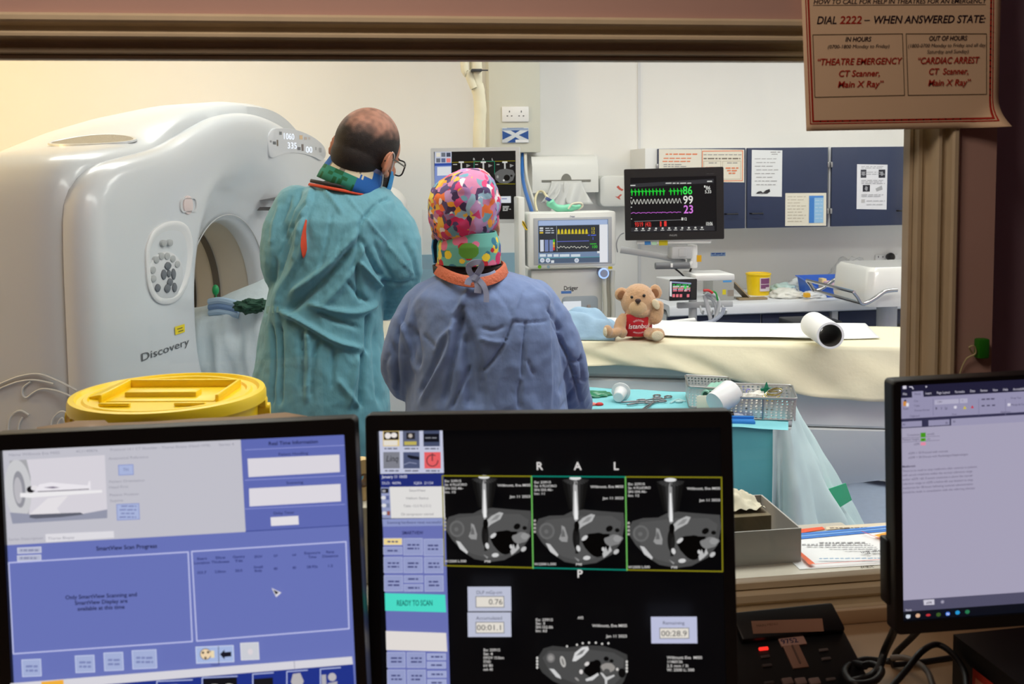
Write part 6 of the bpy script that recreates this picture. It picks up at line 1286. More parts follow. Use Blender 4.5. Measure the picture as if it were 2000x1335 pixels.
p = onwt(1693, 552, 5.2); mb = MB(); mb.ell((p.x, 5.2, p.z), (.014, .014, .016)); mb.cyl((p.x, 5.2, wz), (p.x, 5.2, p.z), .008); obj('amber_bottle', mb, mat('amber_brown', (120, 84, 40), .35), label='small amber bottle at the right end of the blue tray', cat='bottle')
# wall sockets, plug, blue label
socket(1708, 497, 1728, 514, BW, 'white wall socket above the puffed clear plastic bag', M_WHITE, True)
q = at(1736, 501, BW - .012); t = thing('plug', (q.x, BW, q.z), 'black three pin plug in a white socket near the window frame', 'plug'); mb = MB(); mb.ell((q.x, BW - .035, q.z), (.024, .024, .026)); mb.cyl((q.x, BW - .012, q.z), (q.x, BW - .05, q.z), .02); obj('plug_body', mb, M_BLACK, t); mb = MB(); mb.tube(spline([(q.x, BW - .045, q.z - .02), (q.x, BW - .05, q.z - .08), (q.x + .01, BW - .03, q.z - .15), (q.x + .08, BW - .03, wz + .01)], 4), .005, 8); obj('plug_lead', mb, M_BLACK, t)
socket(1728, 496, 1752, 514, BW, 'white wall socket holding the black plug', M_WHITE, False)
cv = Canvas(Matrix.Translation(V((0, BW - .0006, 0)))); cv.rect(1388, 493, 1417, 500, (150, 180, 220)); cv.greek(1390, 495.2, 1415, (60, 96, 170), 2.4, 2); cv.greek(1392, 498.4, 1413, (100, 130, 190), 1.4, 3); o = cv.build('wall_label', PRINTP, label='small blue printed label stuck on the wall above the grey box', cat='label')
# black stool with a blue pad on it
SY = 4.74; p = at(1600, 640, SY); t = thing('stool', (p.x, SY, 0), 'black padded stool in front of the navy base units', 'stool')
mb = MB(); mb.lathe([(.01, p.z - .045), (.17, p.z - .045), (.195, p.z - .03), (.2, p.z - .012), (.185, p.z + .004), (.1, p.z + .010), (.01, p.z + .010)], (p.x, SY, 0), 36); obj('seat', mb, mat('black_vinyl', (30, 32, 36), .45), t)
mb = MB(); mb.cyl((p.x, SY, .08), (p.x, SY, p.z - .045), .028); obj('column', mb, M_STEEL, t); mb = MB(); mb.lathe([(.15, .05), (.15, .062), (.05, .10), (.03, .10)], (p.x, SY, 0)); obj('base', mb, M_DGREY, t)
for k in range(5): a = 2 * pi * k / 5; qq = V((p.x + .14 * cos(a), SY + .14 * sin(a), .026)); mb = MB(); mb.cyl(qq - V((.012, 0, 0)), qq + V((.012, 0, 0)), .026); obj('castor', mb, M_DGREY, t)
t = thing('tablet_tray', (p.x - .06, SY, p.z + .012), 'black flat folder with a pale blue strip lying on the black stool', 'folder'); mb = MB(); mb.box((p.x - .05, SY, p.z + .030), (.25, .2, .036), .006); obj('folder_body', mb, mat('charcoal_card', (44, 46, 50), .5), t)
cv = Canvas(Matrix.Translation(V((0, SY - .1003, 0)))); cv.rect(1555, 632, 1592, 638, (126, 170, 216)); cv.build('blue_strip', PRINTP, t)
# white machine with chrome rails at the right edge
RY = 4.50; a, b = at(1698, 592, RY), at(1752, 522, RY); t = thing('infant_cradle', (a.x + .2, RY + .2, 0), 'white glossy machine with a bent chrome rail at the right edge of the window', 'machine')
mb = MB(); mb.loft([[(a.x + .2 + p_[0] * k, RY + .2 + p_[1] * k, z) for p_ in rrect(.40, .40, .05)] for z, k in ((a.z - .02, 1.0), (a.z + .02, 1.04), (b.z - .02, .98), (b.z, .9))]); obj('machine_body', mb, mat('gloss_white', (236, 236, 232), .15, coat=.5), t)
mb = MB(); mb.cyl((a.x + .2, RY + .2, .08), (a.x + .2, RY + .2, a.z - .02), .05); mb.lathe([(.16, .03), (.16, .06), (.07, .10)], (a.x + .2, RY + .2, 0)); obj('stand', mb, M_LGREY, t)
for oy in (-.06, .46):
    mb = MB(); mb.tube(spline([V((p_.x, RY + oy, p_.z)) for p_ in (at(1752, 566, RY - .06), at(1738, 567, RY - .06), at(1726, 570, RY - .06), at(1712, 580, RY - .06), at(1695, 590, RY - .06), at(1684, 592, RY - .06), at(1676, 580, RY - .06), at(1668, 570, RY - .06))] , 5), .010, 10); obj('chrome_rail', mb, M_CHROME, t)
mb = MB(); s0 = at(1684, 592, RY - .06); s1 = at(1668, 570, RY - .06); mb.tube([(s0.x, RY - .06, s0.z), (s0.x, RY + .46, s0.z)], .008, 8); mb.tube([(s1.x, RY - .06, s1.z), (s1.x, RY + .46, s1.z)], .008, 8); obj('rail_bar', mb, M_CHROME, t)

# ================================================================ instrument trolley
TZ = 0.895
tb = [atz(1140, 757, TZ), atz(1540, 776, TZ), atz(1500, 842, TZ)]
rgt, bk = tb[1], tb[0]; ud = (tb[1] - tb[0]).normalized(); vd = V((ud.y, -ud.x, 0)); vd = vd if vd.y < 0 else -vd
Lf = tb[1] - ud * .98; Dp = .40
MT_ = Matrix(((ud.x, -vd.x, 0, Lf.x), (ud.y, -vd.y, 0, Lf.y), (0, 0, 1, 0), (0, 0, 0, 1)))   # x along the back edge, y away from the camera (0 = back, -Dp = front)
t = thing('instrument_trolley', tuple(MT_ @ V((.49, -.2, 0)))[:2] + (0,), 'steel instrument trolley under a turquoise drape beside the couch', 'trolley')
mb = MB(MT_); mb.box((.49, -Dp / 2, TZ - .02), (.94, Dp - .04, .02), .004); obj('trolley_top', mb, M_STEEL, t)
for x in (.06, .92):
    for y in (-.04, -Dp + .04): mb = MB(MT_); mb.cyl((x, y, .06), (x, y, TZ - .03), .012); obj('leg', mb, M_STEEL, t); mb = MB(MT_); mb.cyl((x - .01, y, .03), (x + .01, y, .03), .03); obj('castor', mb, M_DGREY, t)
mb = MB(MT_); mb.box((.49, -Dp / 2, .3), (.9, Dp - .08, .012)); obj('lower_shelf', mb, M_STEEL, t)
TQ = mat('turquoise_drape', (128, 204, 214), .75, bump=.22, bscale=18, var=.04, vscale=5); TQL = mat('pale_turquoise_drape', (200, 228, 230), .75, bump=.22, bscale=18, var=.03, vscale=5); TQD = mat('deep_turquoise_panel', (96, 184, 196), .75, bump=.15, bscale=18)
td = thing('trolley_drape', tuple(MT_ @ V((.49, -.2, TZ))), 'turquoise drape covering the instrument trolley with a pale corner hanging at the right', 'drape')
mb = MB(MT_); W_ = .98
def dtop(u, v): return (u * W_, -v * Dp, TZ + .002 + .003 * noise.noise(V((u * 12, v * 6, 4))) * (1 if .02 < u < .98 else 0))
mb.grid(dtop, 60, 24)
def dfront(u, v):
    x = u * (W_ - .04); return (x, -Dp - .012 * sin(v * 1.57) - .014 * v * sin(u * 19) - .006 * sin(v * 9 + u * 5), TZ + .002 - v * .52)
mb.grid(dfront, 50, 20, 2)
def dback(u, v): return (u * W_, .012 * sin(v * 1.57) + .012 * v * sin(u * 23), TZ + .002 - v * .40)
mb.grid(dback, 50, 12)
def dleft(u, v): return (-.012 * sin(v * 1.57) - .01 * v * sin(u * 15), -u * Dp, TZ + .002 - v * .45)
mb.grid(dleft, 24, 12)
obj('drape_cloth', mb, [TQ, TQL, TQD], td, angle=80)
# hanging corner: a flared cone of folds at the right end, from the front round to the back
mb = MB(MT_)
def corner(u, v):
    # u 0..1 goes along the edge: front edge last part, right edge, back
    if u < .35: bx_, by_, nx, ny = W_ - .04 + .04 * (u / .35), -Dp, 0, -1
    else: bx_, by_, nx, ny = W_, -Dp + Dp * (u - .35) / .65, 1, 0
    a = (u - .35) * 6
    s = 1 / (1 + exp(-a * 3)); nx, ny = s, -(1 - s)
    q = v ** .85; drop = (.70 - .22 * max(0, u - .45)) * v
    flare = (.20 * s + .05) * v + .012
    fold = (.05 * sin(u * 19 + 1.2 + v * 1.5) + .03 * sin(u * 43 + v * 3)) * v + .02 * sin(u * 30 - v * 9) * v * (1 - v) + .008 * noise.noise(V((u * 9, v * 7, 8)))
    slide = .16 * v * v * s * (1 if u > .35 else .6)
    return (bx_ + nx * (flare + fold) + slide * .25, by_ + ny * (flare * .8 + fold) - .03 * v * (u - .35), TZ + .004 - drop + .03 * exp(-((u - .62) * 8) ** 2) * exp(-v * 6))
mb.grid(corner, 90, 50)
obj('hanging_corner', mb, TQL, td, angle=80)
mb = MB(MT_)
gq = [MT_.inverted() @ at(x, y, 2.70) for x, y in ((1608, 958), (1652, 943), (1664, 976), (1628, 998))]
mb.loft([[(p_.x, p_.y, p_.z) for p_ in gq], [(p_.x, p_.y + .003, p_.z) for p_ in gq]]); gq2 = [MT_.inverted() @ at(x, y, 2.875) for x, y in ((1628, 998), (1664, 976), (1632, 996), (1622, 986))]
gk = [MT_.inverted() @ at(x, y, 2.88) for x, y in ((1560, 930), (1612, 958), (1660, 975), (1628, 1000))]
obj('green_tab', mb, mat('green_tab', (72, 190, 142), .6), td, smooth=False)

def trp(x, y, h=0): return atz(x, y, TZ + h)
# perforated steel basket
bA, bB = trp(1432, 826), trp(1503, 820)
MBk = Matrix.Translation(trp(1487, 805, .004)) @ Matrix.Rotation(atan2(ud.y, ud.x) * .82, 4, 'Z')
t = thing('instrument_basket', tuple(trp(1487, 805)), 'perforated steel instrument basket at the right end of the trolley', 'basket')
pm = bpy.data.materials.new('perforated_steel'); pm.use_nodes = True; nt = pm.node_tree; b_ = nt.nodes['Principled BSDF']; b_.inputs['Metallic'].default_value = .5; b_.inputs['Roughness'].default_value = .3; b_.inputs['Base Color'].default_value = lin((214, 216, 216))
tc = nt.nodes.new('ShaderNodeTexCoord'); vo = nt.nodes.new('ShaderNodeTexVoronoi'); vo.inputs['Scale'].default_value = 120; vo.inputs['Randomness'].default_value = 0.12; sx_ = nt.nodes.new('ShaderNodeSeparateXYZ'); ad_ = nt.nodes.new('ShaderNodeMath'); cb_ = nt.nodes.new('ShaderNodeCombineXYZ'); nt.links.new(tc.outputs['Object'], sx_.inputs[0]); nt.links.new(sx_.outputs[0], ad_.inputs[0]); nt.links.new(sx_.outputs[1], ad_.inputs[1]); nt.links.new(ad_.outputs[0], cb_.inputs[0]); nt.links.new(sx_.outputs[2], cb_.inputs[1]); vo.voronoi_dimensions = '2D'; nt.links.new(cb_.outputs[0], vo.inputs['Vector'])
mr = nt.nodes.new('ShaderNodeMath'); mr.operation = 'GREATER_THAN'; mr.inputs[1].default_value = .34; nt.links.new(vo.outputs['Distance'], mr.inputs[0]); nt.links.new(mr.outputs[0], b_.inputs['Alpha'])
bw, bd, bh = .175, .17, .062
mb = MB(MBk)
def brec(k, z): return [(-bw / 2 - k, -bd / 2 - k, z), (bw / 2 + k, -bd / 2 - k, z), (bw / 2 + k, bd / 2 + k, z), (-bw / 2 - k, bd / 2 + k, z)]
mb.loft([brec(0, 0), brec(.002, bh)], cap1=False); mb.loft([brec(-.0015, .001), brec(.0005, bh)], cap0=False, cap1=False); obj('basket_mesh', mb, pm, t, smooth=False)
mb = MB(MBk); mb.tube([(x, y, bh) for x, y in rrect(bw + .006, bd + .006, .012, 4)], .0032, 8, closed=True); mb.tube([(x, y, .002) for x, y in rrect(bw, bd, .008, 3)], .002, 6, closed=True)
mb.tube([(-.0, -bd / 2 - .001, 0), (-.0, -bd / 2 - .003, bh)], .003, 6); obj('basket_rim', mb, M_STEEL, t)
MB2 = Matrix.Translation(trp(1384, 786, .004)) @ Matrix.Rotation(atan2(ud.y, ud.x) * .82, 4, 'Z')
t2 = copy_tree(t, None); t2.location = V(trp(1384, 786)); t2['label'] = 'perforated steel instrument basket holding the white cup, partly hidden by a monitor'; t2['group'] = 'steel baskets'; t['group'] = 'steel baskets'; t2.scale = (.7, .95, 1)
# contents
def item(name, label, cat, m, build, loc, group=None):
    mb = MB(); build(mb); return obj(name, mb, m, label=label, cat=cat, group=group, loc=loc)
GT2 = mat('pale_green_cloth', (140, 190, 172), .75)
for i, (x, y) in enumerate(((1378, 770), (1387, 769), (1396, 768))):
    p0 = trp(x, y, .05); p1 = trp(x + 14, y - 16, .05)
    item('rolled_swab', ('pale green rolled swab leftmost in the left steel basket', 'pale green rolled swab in the middle of its row of three', 'pale green rolled swab nearest the white cup')[i], 'swab', [GT2, mat('dark_green_end', (20, 70, 56), .7)], lambda mb: (mb.cyl(p0, p1, .012, seg=16), mb.cyl(p0 - (p1 - p0) * .02, p0, .008, seg=12, m=1)), p0, 'rolled green swabs')
p0 = trp(1396, 788, .05); p1 = trp(1432, 764, .075)
item('cup', 'white translucent cup lying tilted across the two steel baskets', 'cup', mat('cup_white', (222, 226, 228), .4, sss=.1), lambda mb: mb.loft([[V(c_) + (p1 - p0).normalized().orthogonal() * 0 + V(((p1 - p0).normalized().cross(V((0, 0, 1))).normalized() * r * cos(a)))+ ((p1 - p0).normalized().cross((p1 - p0).normalized().cross(V((0, 0, 1))).normalized())) * r * sin(a) for a in [2 * pi * k / 28 for k in range(28)]] for c_, r in ((p0, .032), (p0 + (p1 - p0) * .9, .038), (p1, .034))]), p0)
for x0, y0, x1, y1, lab_ in ((1350, 775, 1384, 795, 'left'), (1391, 772, 1431, 795, 'right')):
    p0 = trp((x0 + x1) / 2, 800, .0); a_ = onplane(x0, y1, p0, V((0, 1, 0))); b_ = onplane(x1, y0, p0, V((0, 1, 0))); mb = MB(); mb.box(((a_.x + b_.x) / 2, p0.y - .05, max((a_.z + b_.z) / 2, TZ + .028)), (b_.x - a_.x, .003, .052), .001)
    obj('paper_label', mb, mat('cream_label', (226, 224, 206), .65), label='blank cream card label hung on the front of the steel baskets, %s one of two' % lab_, cat='label', group='basket labels')
p = trp(1503, 772, .05)
mb = MB()
for k in range(7):
    a = k * .8; mb.tube([p + V((.022 * cos(a + j * .35) + .003 * k, .02 * sin(a + j * .35), .004 * k - .01 + .006 * sin(j * .35 + k))) for j in range(19)], .0016, 6, m=k % 2)
obj('wire_loops', mb, [M_CHROME, mat('brass_wire', (176, 160, 80), .35, metal=.8)], label='tangle of steel and brass instrument handle loops in the right basket', cat='instruments', angle=60)
p = trp(1497, 760, .06); mb = MB(); mb.cyl(p + V((0, 0, -.03)), p + V((0, 0, .006)), .0075, seg=12); mb.cyl(p + V((0, 0, .004)), p + V((0, 0, .022)), .007, .001, seg=12); mb.box(p, (.036, .008, .010), .003); mb.cyl(p + V((-.001, 0, -.11)), p + V((0, 0, -.03)), .0025, seg=8); obj('stopcock', mb, mat('stopcock_green', (0, 112, 84), .4), label='dark green stopcock standing above the right steel basket', cat='stopcock')
for i, (x, y, r, lb) in enumerate(((1458, 756, .0115, 'larger'), (1462, 764, .007, 'smaller'))):
    p = trp(x, y, .045); mb = MB(); mb.tube([p + V((r * cos(a), .3 * r * sin(a) * 0, r * sin(a))) for a in [2 * pi * k / 24 for k in range(24)]], .0018, 6, closed=True); mb.tube([p + V((0, 0, -r)), p + V((.0, 0, -.045))], .0016, 6); obj('lilac_ring', mb, mat('lilac_plastic', (150, 150, 214), .4), label='%s lilac ring handle standing in the right steel basket' % lb, cat='ring', group='lilac rings')
mb = MB(); p = trp(1443, 772, .05); mb.box(p, (.010, .01, .014), .003); mb.cyl(p, p - V((0, 0, .045)), .003); obj('yellow_stopper', mb, mat('cap_yellow', (240, 220, 70), .45), label='small yellow stopper at the left side of the right basket', cat='stopper')
p = trp(1480, 785, .02); bm = bmesh.new(); bmesh.ops.create_icosphere(bm, subdivisions=4, radius=1)
for v in bm.verts: k = 1 + .35 * noise.noise(v.co * 3); v.co = V((v.co.x * .045 * k, v.co.y * .045 * k, max(v.co.z, -.5) * .03 * k)) + p
mb = MB(); mb.add_bm(bm); obj('gauze', mb, mat('gauze_white', (224, 222, 214), .8), label='crumpled white gauze heaped inside the right steel basket', cat='gauze', loc=p - V((0, 0, .016)))
# blue syringe tray, cup, forceps, green packet, red tips
p = trp(1445, 826); mb = MB(Matrix.Translation(p) @ Matrix.Rotation(atan2(ud.y, ud.x) * .6, 4, 'Z')); mb.box((-.01, 0, .006), (.10, .035, .010), .003); mb.box((-.01, .012, .014), (.10, .008, .008), .003); obj('blue_strip_tray', mb, mat('strip_blue', (50, 130, 210), .4), label='bright blue narrow tray lying in front of the steel basket', cat='tray')
p = trp(1465, 818); mb = MB(); mb.cyl(p + V((-.05, 0, .012)), p + V((.04, -.01, .012)), .010, seg=14); mb.cyl(p + V((-.06, .001, .012)), p + V((-.05, 0, .012)), .012, seg=14, m=1); mb.cyl(p + V((.04, -.01, .012)), p + V((.055, -.012, .012)), .004, seg=10); obj('syringe', mb, [mat('syringe_clear', (196, 210, 226), .25), M_BLACK], label='clear syringe with a black plunger beside the blue narrow tray', cat='syringe')
p = trp(1208, 784, .0)
t = thing('medicine_cup', p, 'white cup lying on its side with a wide rim on the turquoise drape', 'cup'); mb = MB(); ax = V((.35, .8, .12)).normalized(); c0 = p + V((-.008, -.03, .020)); M_ = Matrix.Translation(c0) @ ax.to_track_quat('Z', 'Y').to_matrix().to_4x4()
mb.lathe([(.014, 0), (.016, .002), (.020, .045), (.029, .047), (.029, .051), (.018, .051), (.012, .004)], M=M_, seg=28); obj('cup_body', mb, mat('cup_white', (222, 226, 228), .4), t)
def forceps(px0, px1, label, tilt):
    a, b = trp(*px0, .008), trp(*px1, .008); d = (b - a); n = V((-d.y, d.x, 0)).normalized(); t = thing('forceps', a - V((0, 0, .007)), label, 'forceps', 'steel forceps')
    for s in (1, -1):
        mb = MB(); mb.tube(spline([a, a + d * .25 + n * .004 * s, a + d * .45, a + d * .75 - n * .012 * s, a + d * .88 - n * .016 * s], 5), [.0022] * 21, 8)
        c_ = a + d * .95 - n * .018 * s; e = d.normalized(); mb.tube([c_ + e * .014 * cos(q) + n * .010 * sin(q) for q in [2 * pi * k / 20 for k in range(20)]], .0024, 8, closed=True); obj('forceps_arm', mb, mat('forceps_steel', (128, 130, 134), .38, metal=1.0), t)
forceps((1213, 785), (1292, 780), 'steel forceps pointing at the white cup on the drape', 0); forceps((1252, 802), (1296, 772), 'steel forceps crossing over the forceps beside the white cup', 0); forceps((1225, 790), (1262, 783), 'short steel clamp lying between the crossed forceps and the cup', 0)
p = trp(1166, 774, .0); bm = bmesh.new(); bmesh.ops.create_icosphere(bm, subdivisions=3, radius=1)
for v in bm.verts: k = 1 + .3 * noise.noise(v.co * 2.5); v.co = V((v.co.x * .045 * k, v.co.y * .03 * k, (max(v.co.z, -.4) + .4) * .012 * k)) + p
mb = MB(); mb.add_bm(bm); obj('green_packet', mb, mat('foil_green', (36, 128, 92), .3), label='shiny green foil packet on the drape beside the blue gown', cat='packet', loc=p)
for i, (x, y, c, lb) in enumerate(((1155, 793, (236, 130, 120), 'pale coral'), (1171, 793, (200, 40, 40), 'bright red'))):
    p = trp(x, y); mb = MB(); mb.ell(p + V((0, 0, .006)), (.012 if i else .016, .008, .006)); obj('swab_tip', mb, mat('tip_%d' % i, c, .5), label='small %s swab on the drape at the edge of the blue gown' % lb, cat='swab', group='swabs on the drape')
p = trp(1318, 786); mb = MB(); mb.tube(spline([p + V((-.02, -.02, .004)), p + V((0, .0, .006)), p + V((.02, .02, .004)), p + V((.03, -.01, .004))], 5), .003, 8); mb.ell(p + V((.01, -.012, .006)), (.012, .008, .005)); obj('clear_tubing', mb, mat('tubing_clear', (180, 220, 224), .25), label='short clear tubing on the drape left of the steel baskets', cat='tubing')
# ================================================================ teddy bear
import numpy as np
TY = 3.60; TS = TY / CAM_F * 1.012
tb0 = at(1245, 657, TY)
FUR = mat('tan_fur', (220, 174, 130), .9, bump=.9, bscale=420, bdist=.004, sheen=.6, var=.06, vscale=40)
FURL = mat('pale_fur', (222, 184, 138), .9, bump=.9, bscale=420, bdist=.004, sheen=.5)
PAD = mat('cream_felt', (234, 218, 184), .85, bump=.3, bscale=200)
def TP(x, y, dy=0.0): return at(x, y, TY + dy)
def TE(mb, x, y, rx, ry, rd, dy=0.0, rot=0, m=0):
    mb.ell(TP(x, y, dy), (rx * TS, rd, ry * TS), Euler((0, radians(rot), 0)), m, 28, 18)
t = thing('teddy_bear', tb0, 'tan teddy bear in a red shirt sitting on the couch with one paw raised', 'teddy bear')
mb = MB()
TE(mb, 1247, 589, 35, 33, .058); TE(mb, 1247, 577, 29, 24, .052); TE(mb, 1246, 606, 25, 17, .052, -.012); TE(mb, 1245, 632, 27, 29, .046)
TE(mb, 1213, 574, 13, 14, .014, .012, 30); TE(mb, 1281, 569, 12, 15, .014, .012, -25)
mb.tube(spline([TP(1222, 616, -.01), TP(1213, 630, -.02), TP(1211, 644, -.03), TP(1221, 654, -.05)], 5), [x * TS for x in (9, 10, 11, 11, 12, 12, 12, 12, 12, 12, 12, 12, 11, 10, 9, 7)], 12)
mb.tube(spline([TP(1268, 618, -.01), TP(1279, 620, -.025), TP(1284, 606, -.03), TP(1286, 588, -.035)], 5), [x * TS for x in (10, 11, 12, 13, 14, 14, 14, 14, 13, 13, 13, 12, 12, 11, 10, 7)], 12)
TE(mb, 1198, 650, 19, 9, .022, -.05, -15); TE(mb, 1277, 652, 21, 11, .045, -.05)
TE(mb, 1187, 646, 9, 12, .020, -.07); TE(mb, 1284, 653, 15, 13, .018, -.085)
body, nr = fuse(mb, .0036, 3)
body.v = [p + n * (.0016 * noise.noise(p * 300) + .0012 * noise.noise(p * 140)) for p, n in zip(body.v, nr)]
obj('bear_body', body, FUR, t, angle=180)
mb = MB(); TE(mb, 1246, 601, 18.5, 15.5, .024, -.046); o = obj('muzzle', mb, FURL, t)
mb = MB(); TE(mb, 1246, 587, 6.0, 4.2, .010, -.068); TE(mb, 1246, 590, 3.5, 3, .008, -.068); obj('nose', mb, mat('dark_brown_thread', (52, 32, 28), .6), t)
mb = MB(); mb.tube([TP(1246, 592, -.0705), TP(1246, 596, -.071)], .0009, 6); obj('mouth_stitch', mb, mat('dark_brown_thread', (52, 32, 28), .6), t)
for x, y in ((1234, 580), (1258, 577)): mb = MB(); TE(mb, x, y, 3.0, 3.0, .0055, -.0555); obj('eye', mb, mat('black_bead', (12, 10, 10), .12), t)
for x, y, rot in ((1214, 576, 30), (1279, 572, -25)): mb = MB(); TE(mb, x, y, 8, 9.5, .006, -.001, rot); obj('inner_ear', mb, mat('brown_fur', (150, 104, 70), .9, bump=.5, bscale=300), t)
mb = MB(); TE(mb, 1281, 594, 7, 11, .006, -.058, -28); obj('paw_pad', mb, PAD, t)
mb = MB(); TE(mb, 1284, 655, 12, 9.5, .006, -.1005); TE(mb, 1182, 648, 4, 9, .010, -.0805); obj('paw_pad', mb, PAD, t)
mb = MB(); P = []
sh = [(611, 24.5, .047), (616, 27, .049), (624, 28.5, .051), (634, 29, .052), (644, 28.5, .051), (652, 25, .049), (657, 22, .046)]
mb.loft([[TP(1245 + rx * cos(a), y + (2.5 if sin(a) < 0 else 0) * (y < 615), rd * sin(a)) for a in [2 * pi * k / 40 for k in range(40)]] for y, rx, rd in sh]); obj('shirt', mb, mat('red_cloth', (186, 14, 30), .75, bump=.15, bscale=120), t)
cv = Canvas(Matrix.Translation(V((0, TY - .07, 0))))
def shc(cv_, f): f(cv_)
WTE = (240, 226, 222)
cv.text('Istanbul', 1247, 641, 9, WTE, width=40, bold=True, shear=.18)
for k in range(9):
    a = radians(30 + k * 15); cv.line([(1247 + 9 * cos(a), 631 - 4 * sin(a)), (1247 + 12 * cos(a), 631 - 7.5 * sin(a))], WTE, .7); cv.line([(1247 + 9 * cos(a), 646 + 2.5 * sin(a)), (1247 + 12 * cos(a), 646 + 5.5 * sin(a))], WTE, .7)
cen = TP(1245, 634); nv = []
for p in cv.mb.v:
    x, y = project(p); rx, rd = lerp_table([(s[0], s[1], s[2]) for s in sh], y)
    q = min(.97, abs(x - 1245) / rx); yy = TY - rd * sqrt(1 - q * q) - .0012; nv.append(at(x, y, yy))
cv.mb.v = nv; cv.build('shirt_print', PRINT, t)

# ================================================================ people
def creases(res, nr, feats, seed=0, fine=(.0018, 16.0, 5.0), coarse=.006):
    """press creases (polylines on the cloth as seen from the window) and soft wrinkles into a cloth surface"""
    P = np.array([tuple(p) for p in res.v]); N = np.array([tuple(n) for n in nr])
    d = P - np.array(CAM_POS); k = d @ np.array(CF); X = 1000 + CAM_F * (d @ np.array(CR)) / k; Y = 667.5 + SHIFT_PX - CAM_F * (d @ np.array(CU)) / k
    dn = d / np.linalg.norm(d, axis=1)[:, None]; w = np.clip(-(dn * N).sum(1) * 2.2 - .1, 0, 1)
    D = np.zeros(len(P))
    for pts, kind, amp, wd in feats:
        best = np.full(len(P), 1e9); sgn = np.zeros(len(P)); L = spline([V((a, b, 0)) for a, b in pts], 4); n = len(L) - 1; tpar = np.zeros(len(P))
        for i in range(n):
            a, b = L[i], L[i + 1]; ex, ey = b.x - a.x, b.y - a.y; l2 = ex * ex + ey * ey + 1e-9
            u = np.clip(((X - a.x) * ex + (Y - a.y) * ey) / l2, 0, 1); qx = X - a.x - ex * u; qy = Y - a.y - ey * u; dd = np.hypot(qx, qy)
            m = dd < best; best[m] = dd[m]; sgn[m] = np.sign(ex * qy - ey * qx)[m]; tpar[m] = ((i + u) / n)[m]
        fade = np.clip(np.minimum(tpar, 1 - tpar) * 6 + .15, 0, 1)
        amp *= 1.45 if seed == 3 else 1.15; wd *= .85
        if kind == 'v': D += -amp * fade * np.exp(-(best / wd) ** 2) * w
        elif kind == 'r': D += amp * fade * np.exp(-(best / wd) ** 2) * w
        elif kind == 's':      # raised panel on one side, feathering out
            D += amp * fade * .5 * (1 + np.tanh(best * sgn / (.7 * wd))) * np.exp(-(best / (wd * 6)) ** 2) * w
    for i, p in enumerate(res.v):
        q = V((p.x, p.y, p.z * .35)); D[i] += coarse * noise.noise(q * fine[2] + V((seed, 0, 0))) + fine[0] * (1 - abs(noise.noise(V((p.x, p.y, p.z * .6)) * fine[1] + V((0, seed, 0)))) * 2) + fine[0] * .5 * noise.noise(p * 48)
    res.v = [V(p) for p in (P + N * D[:, None])]
    return res
def chain(mb, pts, rs, seg=14, n=5):
    P = spline(pts, n); R = []
    for i in range(len(P)): f = i / n; k = min(int(f), len(rs) - 2); R.append(rs[k] + (rs[k + 1] - rs[k]) * (f - k))
    mb.tube(P, R, seg); mb.ell(P[0], R[0] * .99, u=14, w=10); mb.ell(P[-1], R[-1] * .99, u=14, w=10)
def hand(mb, wrist, d, back, side, s=1.0, curl=.5):
    """palm, four unequal bent fingers and a thumb leaving the side of the palm"""
    d = d.normalized(); back = (back - d * back.dot(d)).normalized(); sd = d.cross(back) * side
    R = Matrix((sd, d, back)).transposed().to_4x4(); M = Matrix.Translation(wrist) @ R @ Matrix.Scale(s, 4); keep = mb.M; mb.M = keep @ M
    mb.loft([[(x * w, y, z * h) for x, z in rrect(1, 1, .45, 3)] for y, w, h in ((-.02, .052, .040), (.01, .056, .034), (.045, .078, .030), (.085, .082, .026), (.092, .074, .020))])
    for k, (x, L) in enumerate(((-.030, .072), (-.010, .080), (.011, .074), (.030, .058))):
        p = V((x, .082, 0)); a = 0; pts = [p]
        for j, q in enumerate((.45, .32, .25)): a += curl * (.5, 1.0, .7)[j]; p = p + V((x * .05, cos(a), -sin(a))) * L * q; pts.append(p)
        mb.tube(spline(pts, 3), [.0092, .0091, .009, .0088, .0086, .0084, .0082, .008, .0078, .0066][:len(spline(pts, 3))], 8)
    pts = [V((-.028, .012, -.006)), V((-.052, .034, -.016)), V((-.062, .060, -.028)), V((-.056, .084, -.040))]
    mb.tube(spline(pts, 3), [.015, .0145, .0135, .0125, .012, .0115, .011, .0105, .010, .008], 8); mb.M = keep
def head(mb, M, jaw=1.0):
    keep = mb.M; mb.M = keep @ M
    mb.ell((0, -.008, .030), (.076, .098, .092)); mb.ell((0, .030, .030), (.070, .066, .070)); mb.ell((0, .030, -.045), (.058 * jaw, .062, .060)); mb.ell((0, .062, -.085), (.030 * jaw, .030, .026))
    mb.tube([(0, .088, .018), (0, .108, -.012), (0, .112, -.020)], [.009, .013, .015], 10); mb.ell((-.012, .098, -.022), (.009, .010, .008)); mb.ell((.012, .098, -.022), (.009, .010, .008))
    for s in (1, -1): mb.ell((.030 * s, .084, .020), (.022, .012, .010)); mb.ell((.040 * s, .070, -.015), (.022, .020, .020))
    mb.ell((0, .090, -.048), (.024, .010, .006)); mb.ell((0, .088, -.058), (.021, .010, .007))
    for s in (1, -1):
        mb.ell((.083 * s, -.012, -.004), (.009, .021, .032), Euler((radians(-14), 0, radians(24 * s)))); mb.tube([(.088 * s + .004 * s, -.026 + .022 * (1 - cos(a)) * .5 - .006, .0 + .030 * sin(a)) for a in [radians(-80 + 25 * k) for k in range(8)]], .0045, 6); mb.ell((.080 * s, .004, -.030), (.009, .010, .011))
    mb.M = keep
